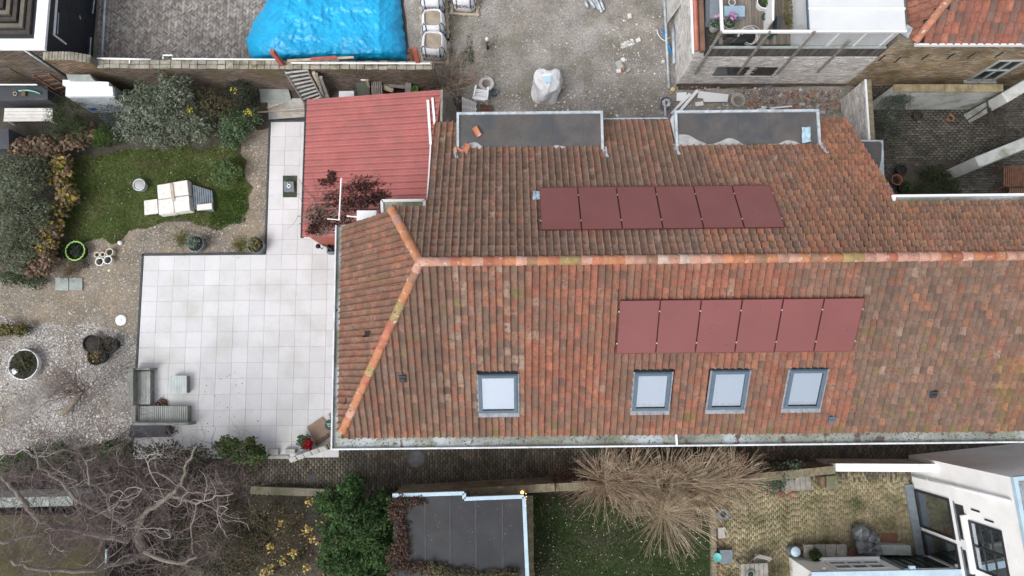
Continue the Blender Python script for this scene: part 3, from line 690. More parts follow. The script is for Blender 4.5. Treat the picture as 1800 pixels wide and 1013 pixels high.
grass('grass', poly([(370, 340), (432, 330), (432, 392), (370, 398)]), 2500, .1, [(.06, .14, .02), (.09, .17, .03)], .015, 'bright longer grass tuft at the lawn corner', lean=.7)
litter('white_petals', lawn2P, 420, .05, [(.62, .62, .52), (.5, .48, .3), (.42, .38, .22)], z=.05, label='pale fallen leaves on the dark lawn')
litter('fallen_leaves', lawn2P, 500, .045, [(.2, .12, .08), (.28, .17, .1), (.12, .08, .05)], z=.04, label='brown fallen leaves on the dark lawn')
litter('fallen_leaves', lawnP, 240, .05, [(.5, .46, .33), (.3, .2, .1), (.62, .6, .5)], z=.05, label='dry leaves on the upper lawn')
litter('fallen_leaves', shellP, 900, .05, [(.16, .08, .045), (.28, .16, .07), (.10, .06, .04)], z=.03, label='brown leaves on the pale shell bed')
litter('yellow_leaves', shellP, 60, .08, [(.55, .40, .08), (.55, .28, .06)], z=.03, label='yellow leaves on the pale shell bed')
grass('weeds', poly([(790, 60), (830, 60), (835, 115), (790, 125)]), 1400, .10, [(.08, .13, .03), (.12, .15, .05)], .01, 'green weeds beside the bulk bags', lean=.9, mask=nmask(1.6, .0))
grass('weeds', poly([(725, 0), (1100, 0), (1100, 190), (800, 190)]), 5000, .05, [(.12, .13, .05), (.15, .13, .07)], .006, 'sparse weeds on the sandy yard', lean=.9, mask=nmask(.55, .25, 9))
# ---------------------------------------------------------------- herringbone yard
hbP = poly([(172, -60), (480, -60), (480, 112), (172, 112)])
m = MB(); m.sheet(poly([(168, -60), (490, -60), (490, 116), (168, 116)], .006)); hb = m.struct('brick_yard', 'bed', 'brick yard laid in herringbone')
bricks('paver_field', herring(hbP, .063, 3, R(45)), [(.26, .235, .215), (.31, .285, .265), (.20, .175, .16), (.36, .335, .315)], 'pavelight', hb, h=.028, z=.008)
# ---------------------------------------------------------------- alley
alP = poly([(430, 778), (800, 775), (1240, 768), (1860, 765), (1860, 848), (1420, 846), (1330, 852), (970, 850), (690, 862), (430, 872)])
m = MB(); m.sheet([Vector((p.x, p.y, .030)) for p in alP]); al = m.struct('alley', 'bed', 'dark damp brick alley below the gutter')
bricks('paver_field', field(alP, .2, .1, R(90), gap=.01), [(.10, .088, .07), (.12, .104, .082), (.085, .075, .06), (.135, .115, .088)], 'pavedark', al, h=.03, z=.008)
# ---------------------------------------------------------------- yellow brick terrace, lower right
teP = poly([(1256, 862), (1345, 848), (1480, 832), (1592, 828), (1632, 990), (1640, 1030), (1256, 1030)])
m = MB(); m.sheet([Vector((p.x, p.y, .032)) for p in teP]); te = m.struct('brick_terrace', M('bedmoss', (.165, .14, .08), rough=.95, var=.3), 'mossy yellow brick terrace in front of the white house')
bricks('paver_field', field(teP, .22, .078, R(90), off=None, gap=.005), [(.29, .245, .15), (.27, .225, .135), (.31, .265, .165), (.245, .21, .125)], 'pavewarm', te, h=.03, z=.008, jz=.0015, v=.15)
# ---------------------------------------------------------------- courtyard, upper right
coP = poly([(1530, 150), (1870, 140), (1870, 400), (1540, 400)])
m = MB(); m.sheet([Vector((p.x, p.y, .028)) for p in coP]); co = m.struct('courtyard_paving', 'bed', 'dark brick paving of the walled courtyard')
bricks('paver_field', field(coP, .2, .105, R(1), gap=.012), [(.095, .09, .075), (.12, .112, .092), (.075, .07, .06), (.11, .092, .08)], 'pavedark', co, h=.03, z=.008)
# ---------------------------------------------------------------- white tiled terrace
pt = MB(); P0 = W(251, 449, 0); 
ux = (W(468, 447, .05)-W(253, 449, .05)).normalized(); uy = Vector((-ux.y, ux.x, 0)); T = .605
o = W(253, 450, .05)
m = MB(); ne = 14; ns = 15
def loc2(a, b, z): v = o+ux*a-uy*b; return Vector((v.x, v.y, z))
A1 = 12*T+.75; B1 = 12*T+.45
outline = [loc2(-.06, -.06, 0), loc2(8*T-.02, -.06, 0), loc2(8*T-.02, -8.5*T, 0), loc2(8*T+2.9*T, -8.5*T, 0), loc2(8*T+2.9*T, -3*T, 0), loc2(13.4*T, -3*T, 0), loc2(13.4*T, B1, 0), loc2(-.06, B1, 0)]
m.prism(outline, -.05, .02); patio = m.struct('terrace', M('tilejoint', (.27, .27, .26), rough=.9, var=.3), 'white tiled terrace left of the house')
grn = 0
for i in range(14):
    for j in range(-9, 13):
        if j < 0 and i < 8: continue
        if i > 12 and j < -3: continue
        if i > 10 and j < -4: continue
        c = loc2((i+.5)*T, (j+.5)*T, 0); hw = T/2-.0035
        wx0 = hw; wid = [-hw, hw]; 
        if i == 13: continue
        k = 1+random.uniform(-.055, .05); b = (.605*k, .603*k, .615*k)
        t = MB().color(b); dz = random.uniform(-.003, .003)
        t.prism([c+ux*a+uy*d for a, d in ((-hw, -hw), (hw, -hw), (hw, hw), (-hw, hw))], .021, .052+dz); t.build('paving_tile', 'patiotile', patio)
# dark edging kerbs
def kerb(a, b, nm='terrace_edging', w_=.075, h=.07):
    m = MB(); m.bar(loc2(*a, h/2), loc2(*b, h/2), w_, h); m.build(nm, 'anthracite', patio)
kerb((-.05, -.09), (-.05, B1)); kerb((-.09, -.05), (8*T-.06, -.05)); kerb((8*T-.045, -.1), (8*T-.045, -8.4*T)); kerb((8*T-.08, -9.05*T), (11*T, -9.05*T))
kerb((8*T-.045, -8.4*T), (8*T-.045, -9.0*T))
litter('fallen_leaves', poly([(340, 690), (430, 640), (470, 780), (345, 780)]), 26, .055, [(.14, .1, .06), (.2, .13, .07), (.1, .08, .05)], z=.056, label='a few brown leaves on the white terrace', zr=.01)
litter('leaf_heap', poly([(274, 712), (284, 698), (296, 704), (298, 714)]), 120, .07, [(.22, .09, .05), (.16, .07, .04)], z=.06, label='small heap of red brown leaves beside the lounge seat', zr=.08)
litter('fallen_leaves', poly([(1258, 880), (1270, 880), (1280, 1013), (1258, 1013)]), 380, .05, [(.32, .17, .1), (.24, .13, .08), (.4, .25, .15)], z=.045, label='orange leaves along the terrace edge')
# ================================================================== garden objects, left
M('concrete', (.42, .41, .39), rough=.85, var=.18, scale=3, bump=.3, spot=(.3, .3, .27), sscale=5, sthr=.62)
M('slabwhite', (.70, .68, .65), rough=.75, var=.07, scale=3, spot=(.52, .5, .45), sscale=7, sthr=.66, bump=.1)
M('slabgreen', (.30, .335, .315), rough=.8, var=.2, scale=4, bump=.2)
M('greybar', (.17, .2, .225), rough=.8, var=.2, scale=5, bump=.3)
M('terracotta', (.40, .17, .095), rough=.85, var=.2, scale=8)
M('cream', (.62, .57, .46), rough=.7, var=.12, scale=8)
M('blackplastic', (.016, .017, .018), rough=.55, var=.2, spec=.4)
M('wickergrey', (.215, .225, .205), rough=.85, var=.2, scale=3, stretch=(1, 1, 1), bump=.5, bscale=60, spot=(.15, .155, .14), sscale=5, sthr=.6)
M('woodpale', (.42, .36, .27), rough=.85, var=.25, scale=4, bump=.3)
M('woodgrey', (.26, .245, .22), rough=.9, var=.3, scale=5, bump=.4, bscale=40)
M('woodbrown', (.17, .11, .07), rough=.85, var=.3, scale=5, bump=.4)
M('wooddark', (.055, .048, .042), rough=.8, var=.3, scale=4, bump=.3)
M('limegreen', (.32, .58, .13), rough=.5, var=.1)
M('rust', (.17, .085, .055), rough=.85, var=.3, scale=6, bump=.3)
M('redpaint', (.36, .10, .075), rough=.7, var=.25, scale=5)
M('bluebag', (.02, .10, .38), rough=.35, var=.3, scale=8, bump=.6, bscale=16)
M('cardboard', (.30, .215, .16), rough=.85, var=.12, scale=4)
M('hose', (.05, .30, .24), rough=.5)
M('bark', (.155, .135, .115), c2=(.22, .20, .175), rough=.95, var=.3, scale=6, bump=.5, bscale=30)
M('twig', attr=True, rough=.9, var=.2, scale=4, bump=0)
SOIL = 'bed'
def pot(name, px, py, z, r, h, mat, label, cat='pot', wall=.02, soil=.85, z0=0.0, group=None, taper=.8, smat='bed'):
    p = W(px, py, z+h); p.z = z0
    t = thing(name, label, cat, p, 0, group)
    m = MB(); m.lathe(p, [(0, 0), (r*taper, 0), (r, h), (r-wall, h), (r*.9-wall, h*.4), (0, h*.4)], 28); m.build('pot_wall', mat, t, smooth=True, angle=40)
    m = MB(); m.lathe(p, [(r*.93-wall, h*soil-.01), (r*.5, h*soil+.015), (0.001, h*soil+.02)], 18); m.build('potting_soil', smat, t, smooth=True)
    return t, p
def tuft(t, p, n, size, pal, r, h, z0, name='plant_leaves', wr=.4, up=.5, shell=.2):
    return leaves(name, [(p.x, p.y, p.z+z0+h*.4, r, r, h)], n, size, pal, 'leaf', t, up=up, shell=shell, wr=wr, zmin=.03)
def stems(t, p, n, L, r, pal, z0=0.0, spread=.8, name='stems', curl=.2, mat='twig', rootr=.05, wig=.06, seg=4):
    mb = MB()
    for i in range(n):
        a = random.uniform(0, 6.283); e = spread*random.random()**.6; d = Vector((math.cos(a)*e, math.sin(a)*e, 1)).normalized()
        q = Vector((p[0]+random.gauss(0, rootr), p[1]+random.gauss(0, rootr), p[2]+z0)); l = L*random.uniform(.6, 1.15); pts = [q]
        for k in range(seg):
            d = (d+Vector((random.gauss(0, wig), random.gauss(0, wig), random.gauss(0, wig)-curl*.1))).normalized(); q = q+d*l/seg; pts.append(q)
        mb.color(jit(random.choice(pal), .2)); mb.tube(pts, [r*(1-.75*k/seg) for k in range(seg+1)], 3, cap=False)
    return mb.build(name, mat, t, kind='stuff')
def pxbox(name, pts, z0, z1, mat, label, cat, group=None, bevel=.01):
    m = MB(); m.prism(poly(pts, z1), z0, z1); return m.solo(name, mat, label, cat, group, bevel=bevel)
# ---------------------------------------------------------------- stacked slabs on the lawn
qa = poly([(276, 325), (329, 316), (335, 370), (279, 378)], .42)
def bil(q, s, t): return q[0].lerp(q[1], s).lerp(q[3].lerp(q[2], s), t)
names = [['white square slab on top of the pallet stack, far left of four', 'white square slab on top of the pallet stack, far right of four'], ['white square slab on top of the pallet stack, near left of four', 'white square slab on top of the pallet stack, near right of four']]
for lay_ in range(7):
    for i in range(2):
        for j in range(2):
            g = .012; f = .006*random.uniform(-1, 1); dx = random.uniform(-.02, .02)
            s0, s1 = i*.5+g, i*.5+.5-g; t0, t1 = j*.5+g, j*.5+.5-g
            P = [bil(qa, s0, t0), bil(qa, s1, t0), bil(qa, s1, t1), bil(qa, s0, t1)]; P = [p+Vector((dx, dx*.6, 0)) for p in P]
            m = MB(); z0 = .015+lay_*.058; m.prism(P, z0, z0+.052)
            lab = names[j][i] if lay_ == 6 else 'white slab in the lower layers of the slab stack on the lawn'
            m.solo('paving_slab', 'slabwhite', lab, 'slab', 'slabs stacked on the lawn', bevel=.004)
m = MB(); m.prism(poly([(298, 322), (303, 321), (307, 353), (302, 354)], .45), .423, .45); m.solo('wooden_batten', 'woodpale', 'pale wooden batten lying across the white slab stack', 'batten')
m = MB(); m.prism(poly([(325, 346), (331, 345), (332, 353), (325, 354)], .45), .423, .432); m.solo('paper_sheet', 'whiteclean', 'small white paper on the slab stack', 'paper')
pxbox('paving_slab', [(253, 353), (276, 350), (278, 375), (254, 378)], .015, .1, 'slabwhite', 'single pale slab lying on grass left of the stack', 'slab', 'slabs stacked on the lawn', .005)
for i in range(9):
    x = 338.5+i*3.9; sk = 1.2*i
    pxbox('edging_bar', [(x, 325+sk*1.0), (x+3.1, 325.5+sk), (x+5.5, 367+i*.5), (x+2.4, 367.5+i*.5)], .015, .22+.01*random.random(), 'greybar', ['leftmost', 'second', 'third', 'fourth', 'fifth', 'sixth', 'seventh', 'eighth', 'rightmost'][i]+' grey concrete edging bar in the row right of the white slabs', 'edging bar', 'grey edging bars beside the slabs', .006)
pxbox('concrete_block', [(346, 360), (372, 357), (373, 367), (346, 370)], .232, .32, 'slabwhite', 'white oblong block lying on the grey edging bars', 'block')
# ---------------------------------------------------------------- tubs, pots
t, p = pot('zinc_tub', 244, 325, 0, .25, .32, 'zinc', 'round zinc tub with grey top on the lawn', 'tub', .05, .95, smat='concrete')
for k, (x, y, r, mt, lb) in enumerate([(170, 448, .115, 'cream', 'small cream pot, leftmost in the back row of the pot group'), (180, 447.5, .11, 'cream', 'small cream pot, middle of the back row of the pot group'),
        (192, 443.5, .155, 'cream', 'large cream pot, rightmost in the back row of the pot group'), (174.5, 460, .165, 'white', 'white pot, left of the two in the front row'), (189, 457, .17, 'white', 'white pot, right of the two in the front row')]):
    t, p = pot('flower_pot', x, y, 0, r, .26, mt, lb, 'pot', .03, .7, group='pots grouped on the gravel')
    if k > 2: tuft(t, p, 26, .06, [(.2, .1, .07), (.1, .13, .05)], r*.7, .06, .2)
t, p = pot('zinc_planter', 343, 428, 0, .33, .45, 'greybar', 'grey round planter with grey green plant by terrace edge', 'planter', .03, .8)
tuft(t, p, 260, .10, [(.16, .22, .17), (.24, .3, .25), (.06, .09, .05)], .28, .35, .45)
t, p = pot('zinc_planter', 449, 431, 0, .33, .45, 'greybar', 'grey round planter with dry grass near the terrace corner', 'planter', .03, .8)
tuft(t, p, 220, .12, [(.17, .17, .07), (.12, .12, .05), (.22, .2, .1)], .33, .3, .42)
for x, y, lb in ((322, 422, 'low yellow green tuft left of the grey planter'), (425, 431, 'low yellow green tuft left of the corner planter')):
    p = W(x, y, 0); t = thing('grass_tuft', lb, 'plant', p); stems(t, p, 140, .45, .008, [(.16, .16, .05), (.2, .17, .07), (.11, .13, .04)], spread=2.2, rootr=.16, name='blades')
# pond tub with scalloped green rim
p = W(132, 441, .35); p.z = 0; t = thing('planting_tub', 'round tub with scalloped lime green rim beside the hydrangeas', 'tub', p)
m = MB(); m.lathe(p, [(.3, 0), (.36, .33), (.33, .33), (.28, .12), (0, .12)], 28); m.build('tub_wall', 'blackplastic', t, smooth=True, angle=40)
pts = []
for k in range(97):
    a = 2*math.pi*k/96; rr = .355+.022*abs(math.sin(a*8)); pts.append(p+Vector((math.cos(a)*rr, math.sin(a)*rr, .345)))
m = MB(); m.tube(pts, .026, 6, cap=False); m.build('rim', 'limegreen', t, smooth=True)
tuft(t, p, 240, .08, [(.03, .045, .03), (.05, .06, .05), (.02, .02, .02), (.04, .09, .02)], .27, .12, .2)
m = MB(); p = W(211, 427, .1); m.lathe((p.x, p.y, 0.0), [(0, 0), (.06, .01), (.095, .08), (.075, .15), (0, .18)], 18); m.solo('garden_globe', 'whiteclean', 'small white globe on the gravel below the lawn', 'globe', smooth=True)
m = MB(); p = W(212, 563, .05); m.lathe((p.x, p.y, .006), [(0, 0), (.21, 0), (.215, .03), (.19, .045), (.06, .05), (.05, .07), (0, .072)], 28); m.solo('white_disc', 'white', 'round white disc lying on the gravel path', 'disc', smooth=True, angle=40)
for i, (a, lb) in enumerate((((97, 120), 'greenish concrete slab on the path, left of two'), ((121.5, 144.5), 'greenish concrete slab on the path, right of two'))):
    pxbox('paving_slab', [(a[0], 488), (a[1], 488.5), (a[1], 511), (a[0], 510)], .006, .07, 'slabgreen', lb, 'slab', bevel=.006)
p = W(128, 471, 0); t = thing('grass_tuft', 'pale dry grass tuft beside the greenish slabs', 'plant', p); stems(t, p, 260, .55, .008, [(.26, .21, .14), (.2, .17, .12), (.3, .26, .18)], spread=1.6, rootr=.16, name='blades')
p = W(152, 465, 0); t = thing('low_shrub', 'small dark grey shrub between tub and pots', 'shrub', p); leaves('crown', [(p.x, p.y, .15, .26, .26, .26)], 360, .05, [(.05, .05, .05), (.08, .075, .07), (.04, .045, .04)], 'leaf', t); stems(t, p, 14, .3, .008, [(.1, .08, .06)], spread=1)
# white ring planter
p = W(41, 641, .33); p.z = 0; t = thing('ring_planter', 'large round white rimmed planter with mossy plants and grasses', 'planter', p)
m = MB(); m.lathe(p, [(.5, 0), (.575, .30), (.59, .33), (.58, .35), (.555, .345), (.545, .25), (0, .25)], 36); m.build('planter_wall', 'whiteclean', t, smooth=True); m = MB(); m.lathe(p, [(.545, .29), (.3, .32), (.001, .33)], 24); m.build('potting_soil', 'bed', t, smooth=True)
tuft(t, p, 900, .08, [(.035, .05, .02), (.07, .085, .03), (.03, .03, .025), (.15, .13, .05)], .52, .16, .3); stems(t, p, 60, .5, .007, [(.2, .2, .1), (.12, .14, .06)], z0=.35, spread=1.2, name='blades')
for dx, dy in ((-.27, -.22), (-.17, -.26), (-.24, -.3)):
    m = MB(); q = p+Vector((dx, dy, .38)); m.lathe(q, [(0, 0), (.07, .02), (.08, .06), (.05, .1), (0, .11)], 14); m.build('white_bloom', 'whiteclean', t, smooth=True)
for x, y, r, lb in ((160, 604, .34, 'black round pot, upper left of the three'), (191, 606, .31, 'black round pot, upper right of the three'), (169, 626, .36, 'black round pot, nearest of the three, with dead stems')):
    t, p = pot('black_pot', x, y, 0, r, .38, 'blackplastic', lb, 'pot', .03, .8, group='black pots on the shell bed')
    if x != 160: stems(t, p, 46, .7, .009, [(.12, .1, .07), (.2, .17, .11), (.08, .07, .06)], z0=.28, spread=1.8, wig=.12)
    if x == 169: tuft(t, p, 18, .1, [(.55, .42, .06), (.5, .3, .05)], .3, .2, .35)
# ---------------------------------------------------------------- lounge set
def lounge_piece(label, bx, seat, back, arms, nsl, along):
    """bx: overall px box at seat height; seat etc. px rects"""
    q = W((bx[0]+bx[2])/2, (bx[1]+bx[3])/2, 0); t = thing('lounge_bench', label, 'garden bench', q, 0, 'weathered grey lounge set')
    def rect(r, z): return poly([(r[0], r[1]), (r[2], r[1]), (r[2], r[3]), (r[0], r[3])], z)
    m = MB(); m.prism(rect(seat, .36), .0, .345); m.build('base', 'wickergrey', t, bevel=.01)
    for r in back: m = MB(); m.prism(rect(r, .68), .0, .68); m.build('backrest', 'wickergrey', t, bevel=.012)
    for r in arms: m = MB(); m.prism(rect(r, .56), .0, .56); m.build('armrest', 'wickergrey', t, bevel=.012)
    P = rect(seat, .38)
    for i in range(nsl):
        a, b = i/nsl+.004, (i+1)/nsl-.006
        Q = [bil(P, a, 0), bil(P, b, 0), bil(P, b, 1), bil(P, a, 1)] if along else [bil(P, 0, a), bil(P, 1, a), bil(P, 1, b), bil(P, 0, b)]
        m = MB().color(jit((.33, .345, .33), .14)); m.prism(Q, .346, .385+random.uniform(-.003, .003)); m.build('seat_slat', M('slatgrey', attr=True, rough=.85, var=.15, scale=4, bump=.4, bscale=50), t)
lounge_piece('grey lounge bench, upright one at the left of the set', (227, 647, 272, 713), (236, 653, 264, 711), [(226, 647, 234, 713)], [(235, 647, 264, 651)], 10, True)
lounge_piece('grey lounge bench, long lower one of the set', (230, 713, 343, 747), (242, 714, 330, 742), [(232, 743, 331, 748)], [(231, 713, 238, 742)], 24, True)
q = W(315, 677, 0); t = thing('coffee_table', 'pale grey low table beside the lounge benches', 'table', q)
P = poly([(298, 661), (328, 660.5), (328, 692), (298, 692)], .36)
for i in range(7):
    a, b = i/7+.004, (i+1)/7-.006; m = MB().color(jit((.50, .54, .535), .06)); m.prism([bil(P, a, 0), bil(P, b, 0), bil(P, b, 1), bil(P, a, 1)], .325, .36); m.build('table_slat', 'slatgrey', t)
c = sum(P, Vector())/4; m = MB(); m.prism([c+(p-c)*.94 for p in P], .05, .323); m.build('table_base', 'wickergrey', t, bevel=.01)
pxbox('storage_cushion', [(228, 748), (300, 748), (299, 768), (227, 770)], .0, .12, 'anthracite', 'dark blue grey mat behind the long lounge bench', 'mat')
p = W(305, 757, 0); t = thing('dry_plant', 'small dead dark plant beside the dark mat', 'plant', p); leaves('crown', [(p.x, p.y, .15, .24, .2, .22)], 260, .06, [(.06, .035, .03), (.04, .03, .025)], 'leaf', t); stems(t, p, 10, .3, .006, [(.05, .04, .03)])
# ---------------------------------------------------------------- pump box on the path strip
M('mosscover', (.045, .06, .04), rough=.9, var=.3, scale=5)
P = poly([(497, 309), (522, 309), (521.5, 347), (497, 347)], .07); c = sum(P, Vector())/4
t = thing('valve_box', 'dark green hatch with grey valve box between white tiles', 'hatch', (c.x, c.y, .05))
m = MB(); m.prism(P, .053, .075); m.build('hatch_plate', 'mosscover', t, bevel=.01)
m = MB(); m.prism(poly([(498.5, 319), (516, 319), (517, 337), (499, 337)], .18), .076, .18); m.build('box', 'greybar', t, bevel=.015)
p = W(507.5, 327, .2); m = MB(); m.torus((p.x, p.y, .195), .065, .018, 20, 6); m.bar((p.x-.02, p.y+.06, .2), (p.x-.06, p.y+.14, .2), .025); m.build('handle', 'whiteclean', t, smooth=True)
# ---------------------------------------------------------------- corner by the downpipe: boards, hose reel, flowers, stone steps
pxbox('cardboard_sheet', [(539, 751), (566, 733), (588, 757), (555, 780)], .06, .10, 'cardboard', 'brown board lying on the terrace corner, larger one', 'board')
pxbox('cardboard_sheet', [(577, 728), (592, 719), (594, 752), (588, 752)], .06, .08, 'cardboard', 'brown board half under the eaves', 'board')
pxbox('plank', [(552, 778), (576, 762), (580, 768), (556, 785)], .104, .14, 'woodbrown', 'brown plank beside the red flowers', 'plank')
p = W(580, 747, .2); t = thing('hose_reel', 'dark green hose reel at the terrace corner', 'hose reel', (p.x, p.y, .1))
m = MB(); m.lathe((p.x, p.y, .1), [(0, 0), (.19, 0), (.19, .03), (.1, .04), (.1, .13), (.19, .14), (.19, .17), (.03, .17), (0, .17)], 24); m.build('drum', M('deepgreen', (.025, .06, .05), rough=.5, var=.2), t, smooth=True, angle=40)
m = MB(); m.torus((p.x, p.y, .275), .06, .012, 16, 6); m.bar((p.x, p.y, .28), (p.x-.12, p.y+.06, .28), .02); m.build('crank', 'zinc', t)
t, p = pot('flower_pot', 537, 781, .05, .2, .28, 'blackplastic', 'pot of red flowers at the terrace corner', 'pot', .02, .9, z0=.05)
leaves('foliage', [(p.x-.05, p.y+.12, .4, .26, .26, .2)], 300, .10, [(.05, .10, .045), (.1, .16, .09), (.04, .07, .03)], 'leaf', t); leaves('red_flowers', [(p.x+.12, p.y+.02, .46, .2, .2, .14)], 130, .09, [(.42, .012, .03), (.3, .01, .02)], 'leaf', t, wr=.9)
t = thing('garden_wall', 'low stepped garden wall of pale stone blocks at the alley corner', 'wall', W(540, 800, 0))
for k in range(5):
    a, b = k/5, (k+1)/5-.012; A0, A1 = Vector((506, 806)), Vector((571, 783)); d = Vector((5, 8))
    P = [A0.lerp(A1, a), A0.lerp(A1, b), A0.lerp(A1, b)+d, A0.lerp(A1, a)+d]; m = MB(); m.prism(poly([tuple(x) for x in P], .85), .0, .85+random.uniform(-.01, .01)); m.build('stone_block', 'concrete', t, bevel=.02)
for k in range(5):
    a, b = k/5, (k+1)/5-.06; A0, A1 = Vector((571, 783)), Vector((590, 769)); d = Vector((4, 9)); P = [A0.lerp(A1, a), A0.lerp(A1, b), A0.lerp(A1, b)+d, A0.lerp(A1, a)+d]
    m = MB(); m.prism(poly([tuple(x) for x in P], .95), .0, .95+random.uniform(-.01, .01)); m.build('coping_brick', M('mossbrick', (.2, .175, .115), rough=.9, var=.4, scale=6), t, bevel=.015)
for x0, x1, y0, y1, lb in ((470, 489, 789, 800, 'round edged sandstone block at the terrace foot'), (500, 519, 789, 798, 'grey stone block at the terrace foot'), (468, 508, 800, 807, 'long flat kerb stone at the terrace foot')):
    pxbox('stone_step', [(x0, y0), (x1, y0+.5), (x1, y1), (x0, y1)], 0, .25 if y0 < 795 else .12, 'concrete', lb, 'stone', bevel=.03)
# things under the shed corner
p = W(559, 433, .6); t = thing('garden_lamp', 'black ball shaped lamp on a thin post by the red shed', 'lamp', (p.x, p.y, .05)); m = MB(); m.lathe((p.x, p.y, .5), [(0, 0), (.07, .03), (.1, .1), (.07, .17), (0, .2)], 16); m.build('ball', 'blackplastic', t, smooth=True); m = MB(); m.tube([(p.x, p.y, .05), (p.x, p.y, .52)], .02, 8); m.build('post', 'blackplastic', t)
t = thing('planter_box', 'dark framed square planter box under the shed eave', 'planter', W(585, 429, 0)); P = poly([(574, 418), (597, 418), (597, 445), (574, 445)], .5); c = sum(P, Vector())/4
for i in range(4):
    a, b = P[i], P[(i+1) % 4]; m = MB(); m.hexa([(*x, .05) for x in (a.xy, b.xy, (b+(c-b)*.2).xy, (a+(c-a)*.2).xy)], [(*x, .5) for x in (a.xy, b.xy, (b+(c-b)*.2).xy, (a+(c-a)*.2).xy)]); m.build('side_panel', 'greybar', t, bevel=.006)
m = MB(); m.prism([c+(x-c)*.8 for x in P], .05, .4); m.build('potting_soil', 'bed', t)
p0, p1 = W(556, 420, .5), W(584, 441, .5); t = MB().bar((p0.x, p0.y, .55), (p1.x, p1.y, .52), .06).solo('garden_pole', 'wooddark', 'dark wooden pole sticking out under the shed eave', 'pole')
# ================================================================== top left: annex with white roof edge, walls
M('brickbrown', attr=True, rough=.9, var=.3, scale=.8, spot=(.12, .10, .04), sscale=1.0, sthr=.62, ssoft=.12, bump=.4, bscale=50)
M('brickpaint', attr=True, rough=.85, var=.16, scale=1.2, spot=(.30, .29, .27), sscale=3, sthr=.66, ssoft=.08, bump=.5, bscale=40)
M('joint', (.16, .145, .125), rough=.95, var=.3)
M('jointpale', (.33, .32, .31), rough=.95, var=.2)
BR = [(.15, .115, .095), (.19, .14, .11), (.12, .095, .08), (.17, .15, .13)]
ZA = 2.9
c0 = W(78, 87, ZA)
an = thing('annex', 'flat roofed annex with wide white roof edge and dark glazed side, top left', 'house', (c0.x, c0.y, 0))
xe, ys = c0.x-.08, c0.y+.08; xw, yn = xe-6, ys+6
m = MB(); m.box((xw, ys, 0), (xe, yn, ZA-.12)); m.build('wall', 'joint', an)
wallbricks('brickwork', (xw, ys), (xe, ys), 0, ZA-.15, BR, 'brickbrown', an)
ed = W(60, 76, ZA); rx = c0.x-ed.x; wdt = .42
for a, b in (((xw, c0.y, ZA-.12), (c0.x, c0.y+wdt, ZA)), ((c0.x-wdt, c0.y+wdt, ZA-.12), (c0.x, yn, ZA))): m = MB(); m.box(a, b); m.build('roof_edge', 'whiteclean', an, bevel=.012)
m = MB(); m.box((xw, c0.y+wdt, ZA-.119), (c0.x-wdt, yn, ZA-.03)); m.build('roof_membrane', 'darkmetal', an)
for k in range(5):
    d = wdt+.14+k*.24; h = ZA-.02+.03*k; b_ = .15
    for a, b in (((xw, c0.y+d, h-.3*(k > 0)), (c0.x-d, c0.y+d+b_, h+.1)), ((c0.x-d-b_, c0.y+d+b_, h-.3*(k > 0)), (c0.x-d, yn, h+.1))):
        m = MB(); m.box((a[0], a[1], ZA-.029), b); m.build('roof_slat', 'wooddark' if k % 2 == 0 else M('woodmid', (.13, .115, .095), rough=.85, var=.3), an, bevel=.008)
d = wdt+1.36
for a, b in (((xw, c0.y+d, ZA-.029), (c0.x-d, c0.y+d+.12, ZA+.35)), ((c0.x-d-.12, c0.y+d+.12, ZA-.029), (c0.x-d, yn, ZA+.35))): m = MB(); m.box(a, b); m.build('lantern_frame', 'whiteclean', an, bevel=.01)
leaves('roof_plants', [(c0.x-d-.7, c0.y+d+.7, ZA+.1, .6, .6, .15)], 700, .08, [(.08, .2, .03), (.12, .26, .05)], 'leaf', an, zmin=ZA)
# dark glazed east side with white framed door
m = MB(); m.box((xe, ys+.05, .05), (xe+.03, yn, ZA-.14)); m.build('cladding', M('navy', (.012, .016, .022), rough=.35, var=.2, spec=.5, bump=.03), an)
def eastpt(px, py):      # pixel on the east face
    v = ray(px, py); t = (xe+.05)/v.x; return Vector((xe+.05, v.y*t, CAM_H+v.z*t))
a, b, c = eastpt(101, -20), eastpt(95, 62), eastpt(116, 78)
m = MB(); m.bar(a, b, .06); m.bar(b, c, .06); m.build('door_frame', 'whiteclean', an)
for (x0, y0, x1, y1) in ((166, 0, 163, 24), (160, 66, 158, 97), (103, 23, 101, 60)):
    m = MB(); m.bar(eastpt(x0, y0), eastpt(x1, y1), .03); m.build('door_bar', 'zinc', an)
m = MB(); p = eastpt(141, 31); m.obox(p, (.04, .16, .05), rz=.3); m.build('door_handle', 'alu', an, bevel=.01)
dp = W(118, 140, .5); m = MB(); m.tube([(W(43, 87, ZA-.1).x, ys-.05, ZA-.1), (W(43, 87, ZA-.1).x, ys-.06, .3)], .045, 10); m.build('downpipe', 'zinc', an, smooth=True)
# mossy strip and pipe beside the brick yard
m = MB(); m.prism(poly([(165, -40), (186, -40), (182, 108), (163, 108)], .02), 0, .02); m.struct('drain_strip', M('mossystrip', (.14, .14, .10), c2=(.2, .19, .16), rough=.9, var=.3, scale=3), 'mossy strip along the brick yard')
m = MB(); m.tube([W(187, -40, .12), W(179, 104, .12)], .05, 8); m.solo('drain_pipe', 'zinc', 'grey pipe along the left edge of the brick yard', 'pipe', smooth=True)
